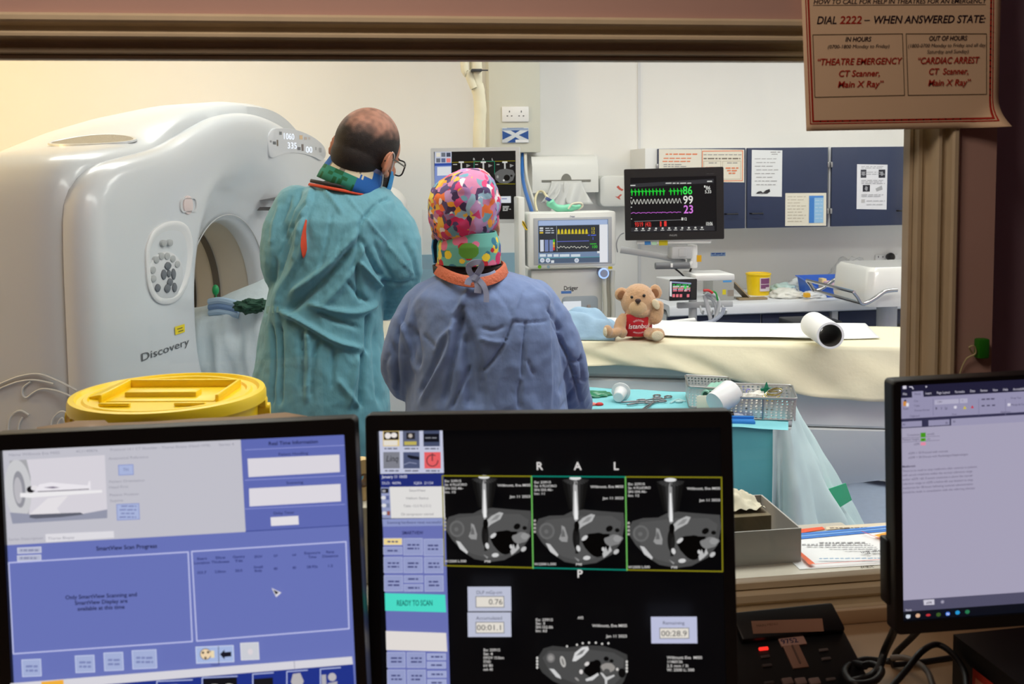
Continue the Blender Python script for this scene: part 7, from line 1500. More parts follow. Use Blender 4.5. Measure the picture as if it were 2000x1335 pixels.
def face_parts(t, M, iris=(70, 46, 30)):
    for s in (1, -1):
        mb = MB(M); mb.ell((.031 * s, .083, .005), (.0125, .011, .0115)); mb.ell((.031 * s, .0915, .005), (.0055, .004, .0055), m=1); obj('eye', mb, [mat('eye_white', (226, 222, 216), .2), mat('iris_%d' % iris[0], iris, .2)], t)
        mb = MB(M); mb.tube([(.014 * s, .100, .022), (.032 * s, .098, .029), (.050 * s, .086, .024)], [.004, .0045, .002], 6); obj('eyebrow', mb, mat('eyebrow_hair', (34, 26, 22), .8), t)
def person_body(P, skin, jaw=1.0, hs=1.0, ar=1.0):
    mb = MB(); head(mb, P['head'], jaw); H = P['head']
    chain(mb, [H @ V((0, -.015, -.03)), H @ V((0, -.03, -.10)), P['neck']], [.054, .052, .056])
    chain(mb, [P['neck'], P['chest'], P['waist'], P['pelvis']], [.058, .115, .10, .11], 20); chain(mb, [P['shL'], P['neck'] - V((0, 0, .06)), P['shR']], [.036, .05, .036])
    for s in 'LR':
        chain(mb, [P['sh' + s], P['el' + s], P['wr' + s]], [.034 * ar, .031 * ar, .026 * ar]); d = (P['wr' + s] - P['el' + s])
        hand(mb, P['wr' + s] + d.normalized() * .012, P.get('hd' + s, d), P.get('hb' + s, V((0, 0, 1))), 1 if s == 'R' else -1, hs, P.get('curl', .5))
        chain(mb, [P['hip' + s], P['kn' + s], P['an' + s]], [.085, .058, .040]); chain(mb, [P['an' + s], P['an' + s] + V((0, .03, -.04)), P['an' + s] + V((0, .13, -.052))], [.036, .036, .028])
    r, n = fuse(mb, .0055, 3); return r
def shoes(t, P, m):
    for s in 'LR':
        a = P['an' + s]; mb = MB(); mb.loft([[(a.x + x * w, a.y + .045 + y, z) for x, y in rrect(1, 1, .45, 5)] if False else [(a.x + x * w, a.y + .045 + y * l + off, z) for x, y in rrect(1, 1, .45, 5)] for z, w, l, off in ((.001, .092, .27, 0), (.02, .098, .28, 0), (.045, .094, .26, -.006), (.075, .082, .19, -.035), (.10, .078, .12, -.06))]); obj('shoe', mb, m, t)
        mb = MB(); chain(mb, [P['hip' + s] - V((0, 0, .25)), P['kn' + s], a + V((0, 0, .03))], [.088, .078, .066], 18); obj('trouser_leg', mb, mat('scrub_trousers', (44, 62, 104), .8), t)

# ---------------- the standing man
MYp = 2.85
def MP(x, y, dy=0.0): return at(x, y, MYp + dy)
f = V((.50, .83, -.24)).normalized(); u = V((.37, .046, .93)); u = (u - f * u.dot(f)).normalized(); r = f.cross(u)
HC = MP(713, 303)
HM = Matrix(((r.x, f.x, u.x, HC.x), (r.y, f.y, u.y, HC.y), (r.z, f.z, u.z, HC.z), (0, 0, 0, 1))) @ Matrix.Scale(1.06, 4)
gx = MP(640, 700).x
man = thing('person', (gx, MYp, 0), 'standing person with thinning dark hair and glasses in a turquoise surgical gown', 'person')
SK = mat('skin_light_brown', (186, 126, 98), .5, sss=.12, bump=.08, bscale=260, var=.06, vscale=30)
P = dict(head=HM, neck=MP(676, 372, .01), chest=MP(655, 450, .01), waist=MP(640, 590, .0), pelvis=MP(640, 690, .0),
         shL=MP(570, 410, .0), elL=MP(557, 530, -.02), wrL=MP(640, 592, .26), shR=MP(756, 425, .0), elR=MP(782, 530, -.02), wrR=MP(752, 596, .15),
         hdR=V((-.6, .5, -.1)), hbR=V((.2, -.5, .8)), hdL=V((.8, .3, .0)), hbL=V((0, .3, .9)), curl=.6)
for s, x in (('L', -.10), ('R', .11)):
    P['hip' + s] = V((gx + x, MYp, .86)); P['kn' + s] = V((gx + x, MYp + .02, .48)); P['an' + s] = V((gx + x, MYp - .01, .085))
obj('body', person_body(P, SK, 1.05, 1.05), SK, man, angle=180)
face_parts(man, HM)
shoes(man, P, mat('white_clog', (206, 206, 206), .4))
# hair shell with a thin crown
mb = MB(HM); mb.ell((0, -.010, .031), (.0785, .1005, .0945), u=48, w=36); mb.ell((0, -.034, -.012), (.067, .072, .064), u=48, w=36)
mb, _n = fuse(mb, .0034, 6); hv, hf = mb.v, mb.f; Hi = HM.inverted(); keepf = []; cols = []
for fc in hf:
    c_ = sum((Hi @ hv[i] for i in fc), V()) / len(fc)
    front = c_.y > .045 + .6 * max(0, .03 - c_.z) * 0 and c_.z < .085
    side_ = c_.y > .012 and c_.z < .012
    if front or side_ or c_.z < -.082 or (c_.y > .055): continue
    q = V((c_.x, c_.y + .012, c_.z - .02)).normalized(); bald = (q.z * .92 - q.y * .22 + .12 * noise.noise(c_ * 60) + .10 * noise.noise(c_ * 22) - .36) / .34; bald = max(0, min(1, bald)); edge = max(0, min(1, (c_.z + .082) / .03)); bald = max(bald, (1 - edge) * .75)
    s_ = .85 + .25 * noise.noise(c_ * 160); hair = (38 * s_, 33 * s_, 31 * s_); skin = (176, 128, 108); g_ = min(.94, bald * (.85 + .25 * noise.noise(c_ * 70))); g_ = max(0, g_)
    keepf.append(fc); cols.append(lin([hair[i] * (1 - g_) + skin[i] * g_ for i in range(3)]))
hb = MB(); hb.v = hv; hb.f = keepf; hb.m = [0] * len(keepf); hb.c = cols
HAIRM = attr_mat('cropped_hair', False, rough=.55); nt = HAIRM.node_tree; tc = nt.nodes.new('ShaderNodeTexCoord'); nz = nt.nodes.new('ShaderNodeTexNoise'); nz.inputs['Scale'].default_value = 480; bp = nt.nodes.new('ShaderNodeBump'); bp.inputs['Strength'].default_value = .45; bp.inputs['Distance'].default_value = .003
nt.links.new(tc.outputs['Object'], nz.inputs['Vector']); nt.links.new(nz.outputs['Fac'], bp.inputs['Height']); nt.links.new(bp.outputs[0], nt.nodes['Principled BSDF'].inputs['Normal'])
obj('hair', hb, HAIRM, man, angle=180)
mb = MB(HM); mb.loft([[(s * .0615, y, z) for y, z in pl] for s, pl in ((1.0, [(.015, .005), (.045, -.02), (.070, -.055), (.066, -.095), (.035, -.090), (.012, -.06)]),)] + [[(s * .052, y, z) for y, z in [(.010, .004), (.03, -.02), (.05, -.055), (.05, -.085), (.03, -.08), (.01, -.06)]] for s in (1,)]); mb.loft([[(-.0615, y, z) for y, z in [(.015, .005), (.045, -.02), (.070, -.055), (.066, -.095), (.035, -.090), (.012, -.06)]], [(-.052, y, z) for y, z in [(.010, .004), (.03, -.02), (.05, -.055), (.05, -.085), (.03, -.08), (.01, -.06)]]])
mb.ell((0, .055, -.078), (.050, .042, .036)); obj('beard', mb, mat('dark_beard', (34, 28, 26), .85, bump=.5, bscale=300), man)
# face mask with its loops
mb = MB(HM)
def maskf(a, b):
    ang = radians(-82 + 164 * a); k = 1 - .08 * abs(b - .5) * 2; R = .070 * k
    return (R * sin(ang) * .98, .034 + (.080 + .008 * sin(pi * b)) * cos(ang) ** .8 if cos(ang) > 0 else .034, -.008 - b * .098 - .014 * abs(sin(ang)) * (.4 - b))
mb.grid(maskf, 28, 12); o = obj('face_mask', mb, mat('mask_blue', (52, 140, 200), .75, bump=.3, bscale=60, bstretch=(1, 1, 6)), man, angle=80); o.modifiers.new('s', 'SOLIDIFY').thickness = .002
for s in (1, -1):
    mb = MB(HM); mb.tube(spline([(.068 * s, .040, -.014), (.081 * s, .010, .022), (.0845 * s, -.012, .030)], 5), .0016, 6); mb.tube(spline([(.060 * s, .045, -.098), (.075 * s, .008, -.052), (.084 * s, -.018, -.030)], 5), .0016, 6); obj('ear_loop', mb, mat('elastic_white', (228, 228, 226), .6), man)
mb = MB(HM)
for s in (1, -1):
    mb.tube([(.034 * s + x, .112 - .35 * abs(x * s + .034 * 1) ** 1 * .25, .004 + z) for x, z in rrect(.056, .042, .012, 4)], .0022, 6, closed=True); mb.tube([(.064 * s, .104, .012), (.083 * s, .02, .014), (.086 * s, -.015, .012), (.084 * s, -.03, .0)], .0022, 6)
mb.tube([(-.008, .112, .010), (.008, .112, .010)], .002, 6); obj('glasses', mb, mat('spectacle_black', (20, 20, 24), .3), man)
mb = MB(HM)
for s in (1, -1): mb.poly([(.034 * s + x, .1105, .004 + z) for x, z in rrect(.054, .040, .012, 4)])
obj('lens', mb, mat('spectacle_lens', (230, 236, 240), .05, alpha=.12), man)
# gown: torso, skirt and sleeves in one cloth
GOWN = mat('turquoise_gown', (94, 154, 170), .7, bump=.5, bscale=34, bstretch=(1, 1, .5), var=.05, vscale=9, detail=6, sheen=.15)
mb = MB()
rows = [(350, 650, 722, .055, .012), (360, 612, 738, .08, .01), (374, 575, 760, .105, .005), (395, 556, 778, .125, 0), (430, 552, 776, .140, 0), (490, 548, 766, .148, 0), (550, 532, 756, .15, 0), (600, 520, 748, .155, 0), (640, 512, 748, .165, 0), (700, 503, 752, .18, 0), (760, 494, 760, .19, 0), (820, 489, 764, .20, 0), (930, 486, 768, .205, 0), (1075, 486, 770, .21, 0)]
rings = []
for y, xl, xr, dh, dy in rows:
    a, b = MP(xl, y), MP(xr, y); c_ = (a + b) / 2; w = (b.x - a.x) / 2
    rings.append([V((c_.x + w * math.copysign(abs(cos(q)) ** .85, cos(q)), c_.y + dy + dh * math.copysign(abs(sin(q)) ** .9, sin(q)) + .02 * (1 if y < 420 else 0), c_.z)) for q in [2 * pi * k / 40 for k in range(40)]])
mb.loft(rings)
chain(mb, [MP(580, 402, .01), MP(561, 450, -.005), MP(558, 520, -.02), MP(590, 580, .10), MP(640, 596, .22)], [.060, .064, .062, .056, .05], 18)
chain(mb, [MP(742, 418, .01), MP(768, 460, -.01), MP(778, 522, -.03), MP(768, 566, .05), MP(752, 592, .11)], [.066, .070, .066, .058, .05], 18)
g_, nr = fuse(mb, .0055, 7, .6)
feats = [([(613, 351), (610, 390), (597, 430), (599, 484), (588, 513), (552, 579), (546, 640)], 's', .012, 3.5), ([(739, 396), (708, 428), (701, 462), (696, 502), (674, 543)], 'v', .010, 4), ([(739, 396), (760, 388)], 'v', .006, 4),
         ([(628, 363), (650, 392), (671, 421)], 'r', .006, 5), ([(667, 372), (732, 448), (780, 505), (815, 543)], 'r', .0035, 2.5), ([(703, 446), (660, 500), (617, 538), (566, 579)], 'r', .016, 9), ([(690, 476), (640, 540), (598, 578), (560, 610)], 'v', .016, 8), ([(716, 470), (672, 548), (625, 600)], 'r', .010, 8),
         ([(648, 412), (640, 466), (624, 530)], 'v', .005, 3.5), ([(668, 450), (662, 490), (655, 510)], 'v', .004, 3), ([(700, 511), (720, 535), (742, 562)], 'r', .014, 6), ([(705, 466), (726, 510), (746, 541)], 'v', .010, 5), ([(730, 470), (752, 520), (770, 550)], 'v', .006, 5), ([(788, 470), (806, 510), (812, 545)], 'v', .006, 5),
         ([(740, 548), (780, 552), (810, 546)], 'v', .005, 4), ([(696, 510), (700, 560), (706, 590)], 'v', .010, 5), ([(674, 545), (700, 575), (720, 590)], 'v', .008, 5), ([(547, 606), (585, 627), (648, 665), (709, 682)], 'r', .013, 7), ([(560, 622), (610, 650), (660, 682)], 'v', .008, 6), ([(600, 592), (650, 606), (700, 610), (740, 590)], 'r', .010, 7), ([(620, 606), (650, 622), (700, 640)], 'v', .008, 6),
         ([(547, 633), (548, 700), (547, 790)], 'v', .012, 4), ([(532, 629), (534, 700), (530, 800)], 'v', .008, 4), ([(588, 644), (589, 700), (587, 770)], 'v', .009, 4), ([(600, 640), (604, 720), (598, 790)], 'r', .008, 6), ([(625, 658), (608, 720), (608, 780)], 'v', .010, 5), ([(654, 677), (650, 720), (648, 760)], 'v', .006, 5), ([(709, 686), (706, 740), (704, 800)], 'v', .013, 5), ([(698, 690), (690, 745), (680, 800)], 'r', .008, 7), ([(719, 612), (717, 650), (717, 690)], 'v', .012, 5), ([(735, 640), (733, 720), (740, 790)], 'v', .007, 6), ([(660, 740), (680, 770), (705, 797)], 'r', .008, 6),
         ([(570, 380), (560, 410), (548, 440)], 'v', .005, 4), ([(590, 372), (578, 402), (562, 440), (552, 470)], 'v', .006, 4), ([(604, 400), (582, 424), (566, 452)], 'v', .006, 4), ([(600, 424), (578, 440), (560, 470), (548, 500)], 'v', .006, 4), ([(572, 460), (560, 500), (545, 560)], 'v', .005, 4), ([(590, 440), (584, 480), (578, 510)], 'r', .006, 5), ([(548, 400), (536, 440), (532, 480)], 'r', .005, 5), ([(540, 500), (536, 560), (520, 620)], 'v', .006, 5)]
creases(g_, nr, feats, 3, (.0034, 17.0, 4.5), .007)
obj('gown', g_, GOWN, man, angle=180)
def on_surface(name, px, dy, m, parent, off=.004, surf=None):
    """a small cloth patch lying on the cloth behind those points"""
    o_ = surf; inv = o_.matrix_world.inverted(); pts = []
    org = origin(o_)
    for x, y in px:
        d_ = ray(x, y).normalized(); ok, loc, nrm, _ = o_.ray_cast(CAM_POS - org, d_); p_ = (loc + org) if ok else MP(x, y, dy); pts.append(p_ - d_ * off)
    c_ = sum(pts, V()) / len(pts); mb_ = MB(); b_ = [mb_.pt(p_) for p_ in pts]; b2 = [mb_.pt(p_ + ray(1000, 600).normalized() * off * 2) for p_ in pts]; n_ = len(pts); h_ = n_ // 2
    for i in range(h_ - 1): mb_.face((b_[i], b_[i + 1], b_[n_ - 2 - i], b_[n_ - 1 - i]))
    for i in range(n_): mb_.face((b_[i], b2[i], b2[(i + 1) % n_], b_[(i + 1) % n_]))
    return obj(name, mb_, m, parent, angle=60)
bpy.context.view_layer.update()
gown_o = [c_ for c_ in man.children if c_.name.startswith('gown')][0]
on_surface('apron_edge', [(597, 428), (592, 446), (588, 464), (587, 480), (590, 498), (592, 504), (596, 498), (599, 486), (598, 468), (597, 452), (598, 440), (599, 430)], -.15, mat('orange_red_cloth', (198, 66, 34), .75), man, .005, gown_o)
on_surface('waist_tie', [(520, 598), (532, 597), (544, 598), (544, 610), (532, 611), (520, 611)], -.15, mat('pale_tie', (120, 170, 172), .7), man, .003, gown_o)
# thyroid collar and neck layers
def band(M, rows, m, name, parent, n=48, gap=None, ink=None):
    mb_ = MB(M); rings_ = [[(rx * cos(q), ry * sin(q) + oy, z) for q in [2 * pi * k / n for k in range(n)]] for z, rx, ry, oy in rows]
    mb_.loft(rings_, cap0=False, cap1=False)
    if ink:
        mb_.c = []
        for fc in mb_.f:
            c_ = sum((M.inverted() @ mb_.v[i] for i in fc), V()) / len(fc); mb_.c.append(lin(ink(c_)))
        o_ = obj(name, mb_, m, parent, angle=60)
    else: o_ = obj(name, mb_, m, parent, angle=60)
    o_.modifiers.new('s', 'SOLIDIFY').thickness = .004; return o_
CLOTH = attr_mat('printed_cloth', False, rough=.75)
nb = MP(685, 351, -.005); na = (HC - V((0, 0, .05)) - nb).normalized(); na = (V((-.40, .0, .92))).normalized() * .5 + V((.12, .0, .5)); na.normalize()
na = V((.42, .03, .90)).normalized(); xa = V((1, 0, 0)); xa = (xa - na * xa.dot(na)).normalized(); ya = na.cross(xa)
NM = Matrix(((xa.x, ya.x, na.x, nb.x), (xa.y, ya.y, na.y, nb.y), (xa.z, ya.z, na.z, nb.z), (0, 0, 0, 1)))
def colink(c_):
    a = math.degrees(atan2(c_.x, -c_.y)); z = c_.z
    if z > .044: return (96, 104, 140)
    if -52 < a < 14 and z > .010: return (206, 198, 172) if noise.noise(V((a * .22, z * 260, 0))) < .22 else (130, 128, 118)
    if 14 <= a < 42 and z > .018: return (206, 198, 172) if noise.noise(V((a * .25, z * 240, 3))) < .2 else (120, 116, 106)
    if a < 12 and z <= .010: return (46, 130, 110) if noise.noise(V((a * .1, z * 80, 1))) < .1 else (30, 96, 60)
    return (36, 96, 170)
band(NM, [(-.030, .090, .088, 0), (-.010, .089, .088, 0), (.0, .087, .087, 0), (.012, .085, .085, 0), (.024, .082, .083, 0), (.034, .080, .081, .0), (.044, .077, .079, .0), (.056, .077, .080, .0)], CLOTH, 'neck_shield', man, 96, ink=colink)
nb2 = MP(674, 366, .0); na2 = V((.20, .02, .97)).normalized(); xa2 = (V((1, 0, 0)) - na2 * na2.x).normalized(); ya2 = na2.cross(xa2)
NM2 = Matrix(((xa2.x, ya2.x, na2.x, nb2.x), (xa2.y, ya2.y, na2.y, nb2.y), (xa2.z, ya2.z, na2.z, nb2.z), (0, 0, 0, 1)))
band(NM2, [(-.004, .098, .092, 0), (.002, .099, .094, 0), (.006, .097, .092, 0)], mat('near_black_cloth', (44, 42, 42), .8), 'gown_neckband', man)
band(NM2, [(-.013, .102, .096, 0), (-.008, .101, .095, 0), (-.005, .099, .093, 0)], mat('orange_red_cloth', (198, 66, 34), .75), 'apron_collar', man)

# ---------------- the woman-sized person in the blue gown
WYp = 2.35
def WP(x, y, dy=0.0): return at(x, y, WYp + dy)
f = V((-.26, .95, -.10)).normalized(); u = V((.03, .10, .99)); u = (u - f * u.dot(f)).normalized(); r = f.cross(u); HC = WP(904, 440, .03)
HM = Matrix(((r.x, f.x, u.x, HC.x), (r.y, f.y, u.y, HC.y), (r.z, f.z, u.z, HC.z), (0, 0, 0, 1))) @ Matrix.Scale(.90, 4)
gx = WP(940, 800).x
wo = thing('person', (gx, WYp, 0), 'person in a blue surgical gown, colourful patterned cap and spotted neck collar, seen from behind', 'person')
SK2 = mat('skin_pale', (214, 164, 140), .5, sss=.12, var=.05, vscale=30)
P = dict(head=HM, neck=WP(922, 548, .01), chest=WP(935, 620, .02), waist=WP(945, 760, .01), pelvis=WP(948, 880, .0), shL=WP(830, 598, .01), elL=WP(796, 712, .02), wrL=WP(850, 760, .25), shR=WP(1052, 600, .01), elR=WP(1102, 712, .02), wrR=WP(1128, 800, .20), hdL=V((.5, .8, -.1)), hdR=V((-.5, .8, -.1)), curl=.45)
for s, x in (('L', -.09), ('R', .09)):
    P['hip' + s] = V((gx + x, WYp, .78)); P['kn' + s] = V((gx + x, WYp + .02, .43)); P['an' + s] = V((gx + x, WYp - .01, .08))
obj('body', person_body(P, SK2, .95, .92, .8), SK2, wo, angle=180)
face_parts(wo, HM, (60, 80, 100)); shoes(wo, P, mat('navy_clog', (40, 50, 80), .4))
mb = MB(HM); mb.grid(maskf, 28, 12); o = obj('face_mask', mb, mat('mask_blue', (52, 140, 200), .75), wo, angle=80); o.modifiers.new('s', 'SOLIDIFY').thickness = .002
mb = MB(HM); mb.grid(lambda a, b: (.095 * sin(radians(-75 + 150 * a)), .045 + .085 * cos(radians(-75 + 150 * a)), .045 - b * .16), 24, 8); obj('face_shield', mb, mat('clear_visor', (222, 226, 228), .08, alpha=.18), wo, angle=80)
# cap
CAPM = bpy.data.materials.new('patterned_cap'); CAPM.use_nodes = True; nt = CAPM.node_tree; b_ = nt.nodes['Principled BSDF']; b_.inputs['Roughness'].default_value = .7
tc = nt.nodes.new('ShaderNodeTexCoord'); wn = nt.nodes.new('ShaderNodeTexNoise'); wn.inputs['Scale'].default_value = 30; nt.links.new(tc.outputs['Object'], wn.inputs['Vector'])
vm = nt.nodes.new('ShaderNodeVectorMath'); vm.operation = 'MULTIPLY_ADD'; vm.inputs[1].default_value = (.03, .03, .03); nt.links.new(wn.outputs['Color'], vm.inputs[0]); nt.links.new(tc.outputs['Object'], vm.inputs[2])
def vor(scale, cols):
    v_ = nt.nodes.new('ShaderNodeTexVoronoi'); v_.inputs['Scale'].default_value = scale * .72; nt.links.new(vm.outputs[0], v_.inputs['Vector']); s_ = nt.nodes.new('ShaderNodeSeparateColor'); nt.links.new(v_.outputs['Color'], s_.inputs[0])
    cr = nt.nodes.new('ShaderNodeValToRGB'); cr.color_ramp.interpolation = 'CONSTANT'; el = cr.color_ramp.elements
    for i, c_ in enumerate(cols):
        e_ = el[i] if i < 2 else el.new(i / len(cols)); e_.position = i / len(cols); e_.color = lin(c_)
    nt.links.new(s_.outputs[0], cr.inputs[0]); return cr, s_
PALC = [(226, 40, 110), (86, 58, 120), (250, 170, 50), (150, 190, 214), (190, 150, 200), (236, 214, 90), (70, 50, 96), (206, 130, 170), (186, 40, 80), (120, 160, 180), (150, 120, 170), (240, 120, 60)]
c1, s1 = vor(38, PALC); c2, s2 = vor(85, [(232, 226, 232), (60, 40, 84), (240, 190, 70), (214, 60, 120), (110, 170, 190), (170, 130, 190), (84, 70, 120), (200, 130, 170)])
gt = nt.nodes.new('ShaderNodeMath'); gt.operation = 'GREATER_THAN'; gt.inputs[1].default_value = .52; nt.links.new(s2.outputs[1], gt.inputs[0])
mxc = nt.nodes.new('ShaderNodeMix'); mxc.data_type = 'RGBA'; nt.links.new(gt.outputs[0], mxc.inputs[0]); nt.links.new(c1.outputs[0], mxc.inputs[6]); nt.links.new(c2.outputs[0], mxc.inputs[7]); nt.links.new(mxc.outputs[2], b_.inputs['Base Color'])
cap = [(328.5, 906, 934, .03, .005), (331, 897, 943, .052, .004), (339, 880, 954, .072, .002), (352, 859, 964, .086, 0), (368, 844, 972, .096, 0), (388, 835, 978, .100, 0), (410, 835, 976, .100, 0), (432, 838, 970, .097, 0), (448, 842, 964, .092, 0), (458, 846, 957, .088, .004), (464, 852, 946, .083, .008), (471, 858, 938, .076, .012), (474, 864, 934, .07, .014)]
mb = MB(); rings = []
for y, xl, xr, dh, dy in cap:
    a, b = WP(xl, y), WP(xr, y); c_ = (a + b) / 2; w = (b.x - a.x) / 2; rings.append([V((c_.x + w * cos(q), c_.y + dy + dh * sin(q), c_.z + (.016 if y > 445 else 0) * (sin(q) > 0) * sin(q))) for q in [2 * pi * k / 64 for k in range(64)]])
P3 = []
for ra, rb in zip(rings, rings[1:]):
    for j in range(3): P3.append([p_ + (q_ - p_) * (j / 3) for p_, q_ in zip(ra, rb)])
P3.append(rings[-1]); NR = len(P3)
def capw(p_, q, i):
    z = i / NR; g__ = max(0, (z - .72) / .28); cc = V((sum(x.x for x in P3[i]) / 64, sum(x.y for x in P3[i]) / 64, p_.z)); d_ = (p_ - cc); d_ = d_.normalized() if d_.length > 1e-6 else V((0, -1, 0))
    return p_ + d_ * (.004 * noise.noise(p_ * 26) + .003 * noise.noise(p_ * 60) + g__ * .0035 * sin(q * 30 / 6.28 * 6.28) + .004 * noise.noise(V((q * 3, z * 2, 5))))
mb.loft([[capw(p_, 2 * pi * k / 64, i) for k, p_ in enumerate(rg)] for i, rg in enumerate(P3)], cap1=False)
obj('patterned_cap', mb, CAPM, wo, angle=70)
mb = MB(HM); mb.ell((0, -.012, -.03), (.072, .075, .05)); obj('hair', mb, mat('light_brown_hair', (126, 92, 66), .7, bump=.5, bscale=160, bstretch=(1, 1, .15)), wo)
# collars
nb = WP(916, 502, .0); NM = Matrix.Translation(nb)
random.seed(5)
DOTS = [(random.uniform(-170, 170), random.uniform(-.035, .045), random.uniform(.005, .013), random.choice([(236, 206, 70), (206, 50, 100), (60, 90, 160), (120, 170, 50), (236, 214, 90), (190, 40, 60), (50, 120, 150), (224, 120, 160)])) for _ in range(70)]
DOTS += [(-6, .022, .018, (96, 160, 60)), (-62, -.012, .012, (190, 40, 60)), (-40, .012, .010, (240, 210, 60)), (52, .0, .015, (206, 50, 110)), (88, -.014, .020, (150, 40, 60)), (20, .006, .009, (240, 214, 60))]
def dotink(base):
    def f_(c_):
        a = math.degrees(atan2(c_.x, -c_.y)); out_ = base
        for da, dz, rr, col_ in DOTS:
            dx = ((a - da + 180) % 360 - 180) * .00125
            if dx * dx + (c_.z - dz) ** 2 < rr * rr: out_ = col_
        return out_
    return f_
sx = (WP(977, 500).x - WP(860, 500).x) / 2
rws = []
for k in range(41):
    k *= .3; z = .060 - .074 * k / 12; rws.append((z, sx * (.86 + .14 * min(1, k / 5)), .084 + .006 * min(1, k / 5), 0))
band(NM, rws, CLOTH, 'neck_shield', wo, 320, ink=dotink((104, 178, 168)))
band(Matrix.Translation(WP(915, 521, .012)), [(-.012, .080, .080, 0), (.006, .082, .082, 0)], mat('near_black_cloth', (44, 42, 42), .8), 'apron_neckline', wo)
band(Matrix.Translation(WP(925, 527, .012)), [(-.022 + .004 * k, .082 + .0006 * (5 - k), .090, 0) for k in range(6)], CLOTH, 'apron_collar', wo, 120, ink=dotink((90, 186, 220)))
WG = mat('blue_gown', (105, 128, 174), .75, bump=.4, bscale=30, bstretch=(1, 1, .6), var=.04, vscale=9, detail=6, sheen=.15)
cn = WP(921, 543, -.012); cw_ = (WP(986, 530).x - WP(856, 530).x) / 2
mb = MB(); mb.loft([[(cn.x + (cw_ + d_) * cos(q), cn.y + .012 + (.116 + d_) * sin(q), cn.z + zz + .020 * abs(cos(q)) ** 2 + .012 * max(0, sin(q))) for q in [2 * pi * k / 64 for k in range(64)]] for d_, zz in ((-.006, .010), (-.003, .016), (.003, .013), (.007, .0), (.009, -.008), (.004, -.010))], cap0=False, cap1=False); obj('orange_neckband', mb, mat('orange_rib', (196, 104, 74), .8, bump=.4, bscale=140), wo, angle=60)
mb = MB()
rows = [(528, 880, 962, .060, .014), (538, 852, 1005, .085, .012), (552, 826, 1046, .11, .01), (572, 806, 1072, .135, .01), (600, 802, 1082, .15, .008), (650, 800, 1088, .16, 0), (700, 798, 1092, .165, 0), (750, 796, 1098, .17, 0), (800, 792, 1106, .18, 0), (880, 788, 1114, .19, 0), (1000, 784, 1120, .195, 0), (1180, 780, 1126, .20, 0)]
rings = []
for y, xl, xr, dh, dy in rows:
    a, b = WP(xl, y), WP(xr, y); c_ = (a + b) / 2; w = (b.x - a.x) / 2
    rings.append([V((c_.x + w * math.copysign(abs(cos(q)) ** .85, cos(q)), c_.y + dy + dh * math.copysign(abs(sin(q)) ** .9, sin(q)), c_.z)) for q in [2 * pi * k / 40 for k in range(40)]])
mb.loft(rings)
chain(mb, [WP(836, 594, .01), WP(806, 650, .0), WP(788, 712, .01), WP(806, 748, .10), WP(850, 762, .24)], [.056, .058, .054, .050, .044], 18)
chain(mb, [WP(1044, 592, .01), WP(1080, 650, .0), WP(1103, 715, .01), WP(1112, 760, .07), WP(1126, 790, .16)], [.058, .058, .056, .050, .044], 18)
g_, nr = fuse(mb, .005, 7, .6)
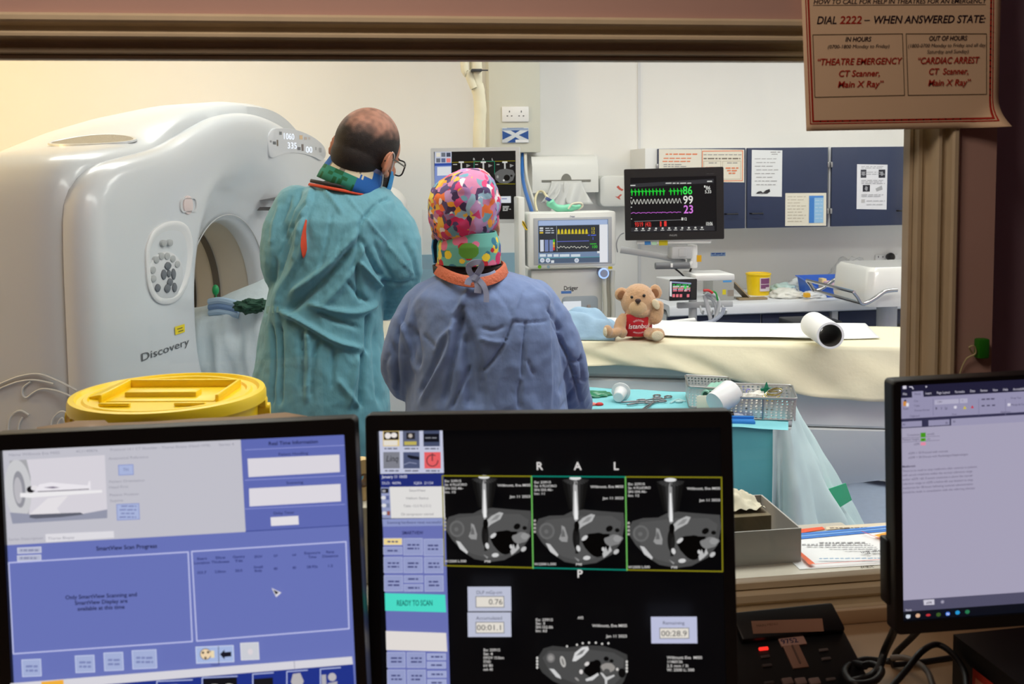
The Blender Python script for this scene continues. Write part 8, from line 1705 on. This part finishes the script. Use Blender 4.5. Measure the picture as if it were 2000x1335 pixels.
feats = [([(920, 556), (886, 626), (877, 680), (850, 735), (819, 792)], 'r', .009, 6), ([(904, 603), (916, 635), (931, 671), (942, 730), (951, 800)], 's', -.015, 5), ([(903, 606), (896, 640), (880, 720), (866, 790)], 'v', .014, 7), ([(918, 715), (900, 755), (880, 800)], 'v', .008, 4), ([(908, 650), (914, 720), (918, 800)], 'v', .014, 12),
         ([(799, 588), (780, 640), (774, 675), (777, 740), (780, 790)], 'v', .010, 4), ([(765, 666), (772, 720), (776, 770)], 'v', .008, 4), ([(781, 626), (800, 680), (812, 728)], 'r', .008, 6), ([(828, 653), (842, 668), (853, 680)], 'v', .004, 4), ([(810, 640), (822, 690), (815, 720)], 'v', .006, 5), ([(870, 660), (845, 720), (820, 770)], 'v', .008, 6), ([(884, 640), (862, 660), (850, 690)], 'r', .005, 5),
         ([(886, 626), (897, 605), (906, 600)], 'v', .010, 4), ([(1001, 626), (987, 666), (962, 705), (938, 729)], 'v', .008, 3.5), ([(1026, 628), (1022, 680), (1019, 740)], 'v', .008, 3.5), ([(1064, 565), (1067, 600), (1069, 640), (1073, 720), (1076, 800)], 's', .008, 3.5), ([(1075, 626), (1095, 665), (1111, 702), (1126, 750), (1138, 800)], 'v', .011, 4), ([(1062, 605), (1080, 622), (1094, 648)], 'v', .009, 4), ([(1030, 556), (1056, 580), (1074, 604)], 'r', .004, 5), ([(1020, 560), (1006, 600), (1000, 626)], 'r', .004, 4), ([(1001, 628), (1030, 630), (1064, 628)], 'v', .004, 3),
         ([(1111, 706), (1100, 740), (1090, 770)], 'v', .006, 4), ([(1127, 745), (1110, 775), (1092, 800)], 'v', .006, 4), ([(1113, 704), (1125, 706), (1140, 700)], 'v', .008, 4), ([(1136, 690), (1137, 720), (1138, 742)], 'v', .007, 3), ([(1112, 742), (1130, 742), (1148, 744)], 'v', .006, 3), ([(936, 660), (960, 668), (990, 668)], 'r', .005, 4), ([(940, 640), (965, 645), (985, 636)], 'v', .004, 4), ([(1028, 700), (1034, 716), (1042, 732)], 'v', .004, 3), ([(1017, 740), (1012, 770), (1016, 800)], 'v', .006, 4), ([(960, 560), (990, 600), (1000, 622)], 'v', .003, 5), ([(840, 560), (810, 600), (800, 640)], 'r', .005, 7), ([(760, 690), (752, 720), (762, 770)], 'v', .004, 5)]
creases(g_, nr, feats, 8, (.0030, 17.0, 4.5), .006)
gown2 = obj('gown', g_, WG, wo, angle=180)
# tied bow at the back of the neck
TIE = mat('tie_pale_blue', (158, 170, 204), .75)
def strip(pts, w, dy=-.125):
    mb_ = MB(); P_ = [WP(x, y, dy_) for x, y, dy_ in pts]; P_ = spline(P_, 5)
    L_ = []; n_ = len(P_)
    for i, p_ in enumerate(P_):
        d_ = (P_[min(i + 1, n_ - 1)] - P_[max(i - 1, 0)]).normalized(); s_ = d_.cross(V((0, 1, 0))).normalized(); L_.append([p_ - s_ * w, p_ + s_ * w, p_ + s_ * w + V((0, .003, 0)), p_ - s_ * w + V((0, .003, 0))])
    mb_.loft(L_); return mb_
for nm, pts, w in (('tie_loop', [(928, 542, -.13), (918, 532, -.135), (916, 520, -.14), (926, 513, -.145), (938, 513, -.145), (940, 522, -.14), (932, 536, -.135), (928, 542, -.13)], .0065), ('tie_end', [(928, 542, -.135), (916, 548, -.14), (913, 556, -.142)], .007), ('tie_end', [(929, 542, -.135), (934, 556, -.14), (933, 572, -.142)], .008), ('tie_end', [(930, 542, -.135), (944, 556, -.145), (950, 574, -.148), (950, 590, -.15)], .006), ('tie_knot', [(924, 540, -.138), (930, 543, -.142), (934, 546, -.138)], .007)):
    obj(nm, strip(pts, w), TIE, wo, angle=60)
strip_o = obj('tie_strap', strip([(934, 541, -.12), (955, 537, -.11), (968, 531, -.095)], .005), TIE, wo, angle=60)
bpy.context.view_layer.update()
font_done()
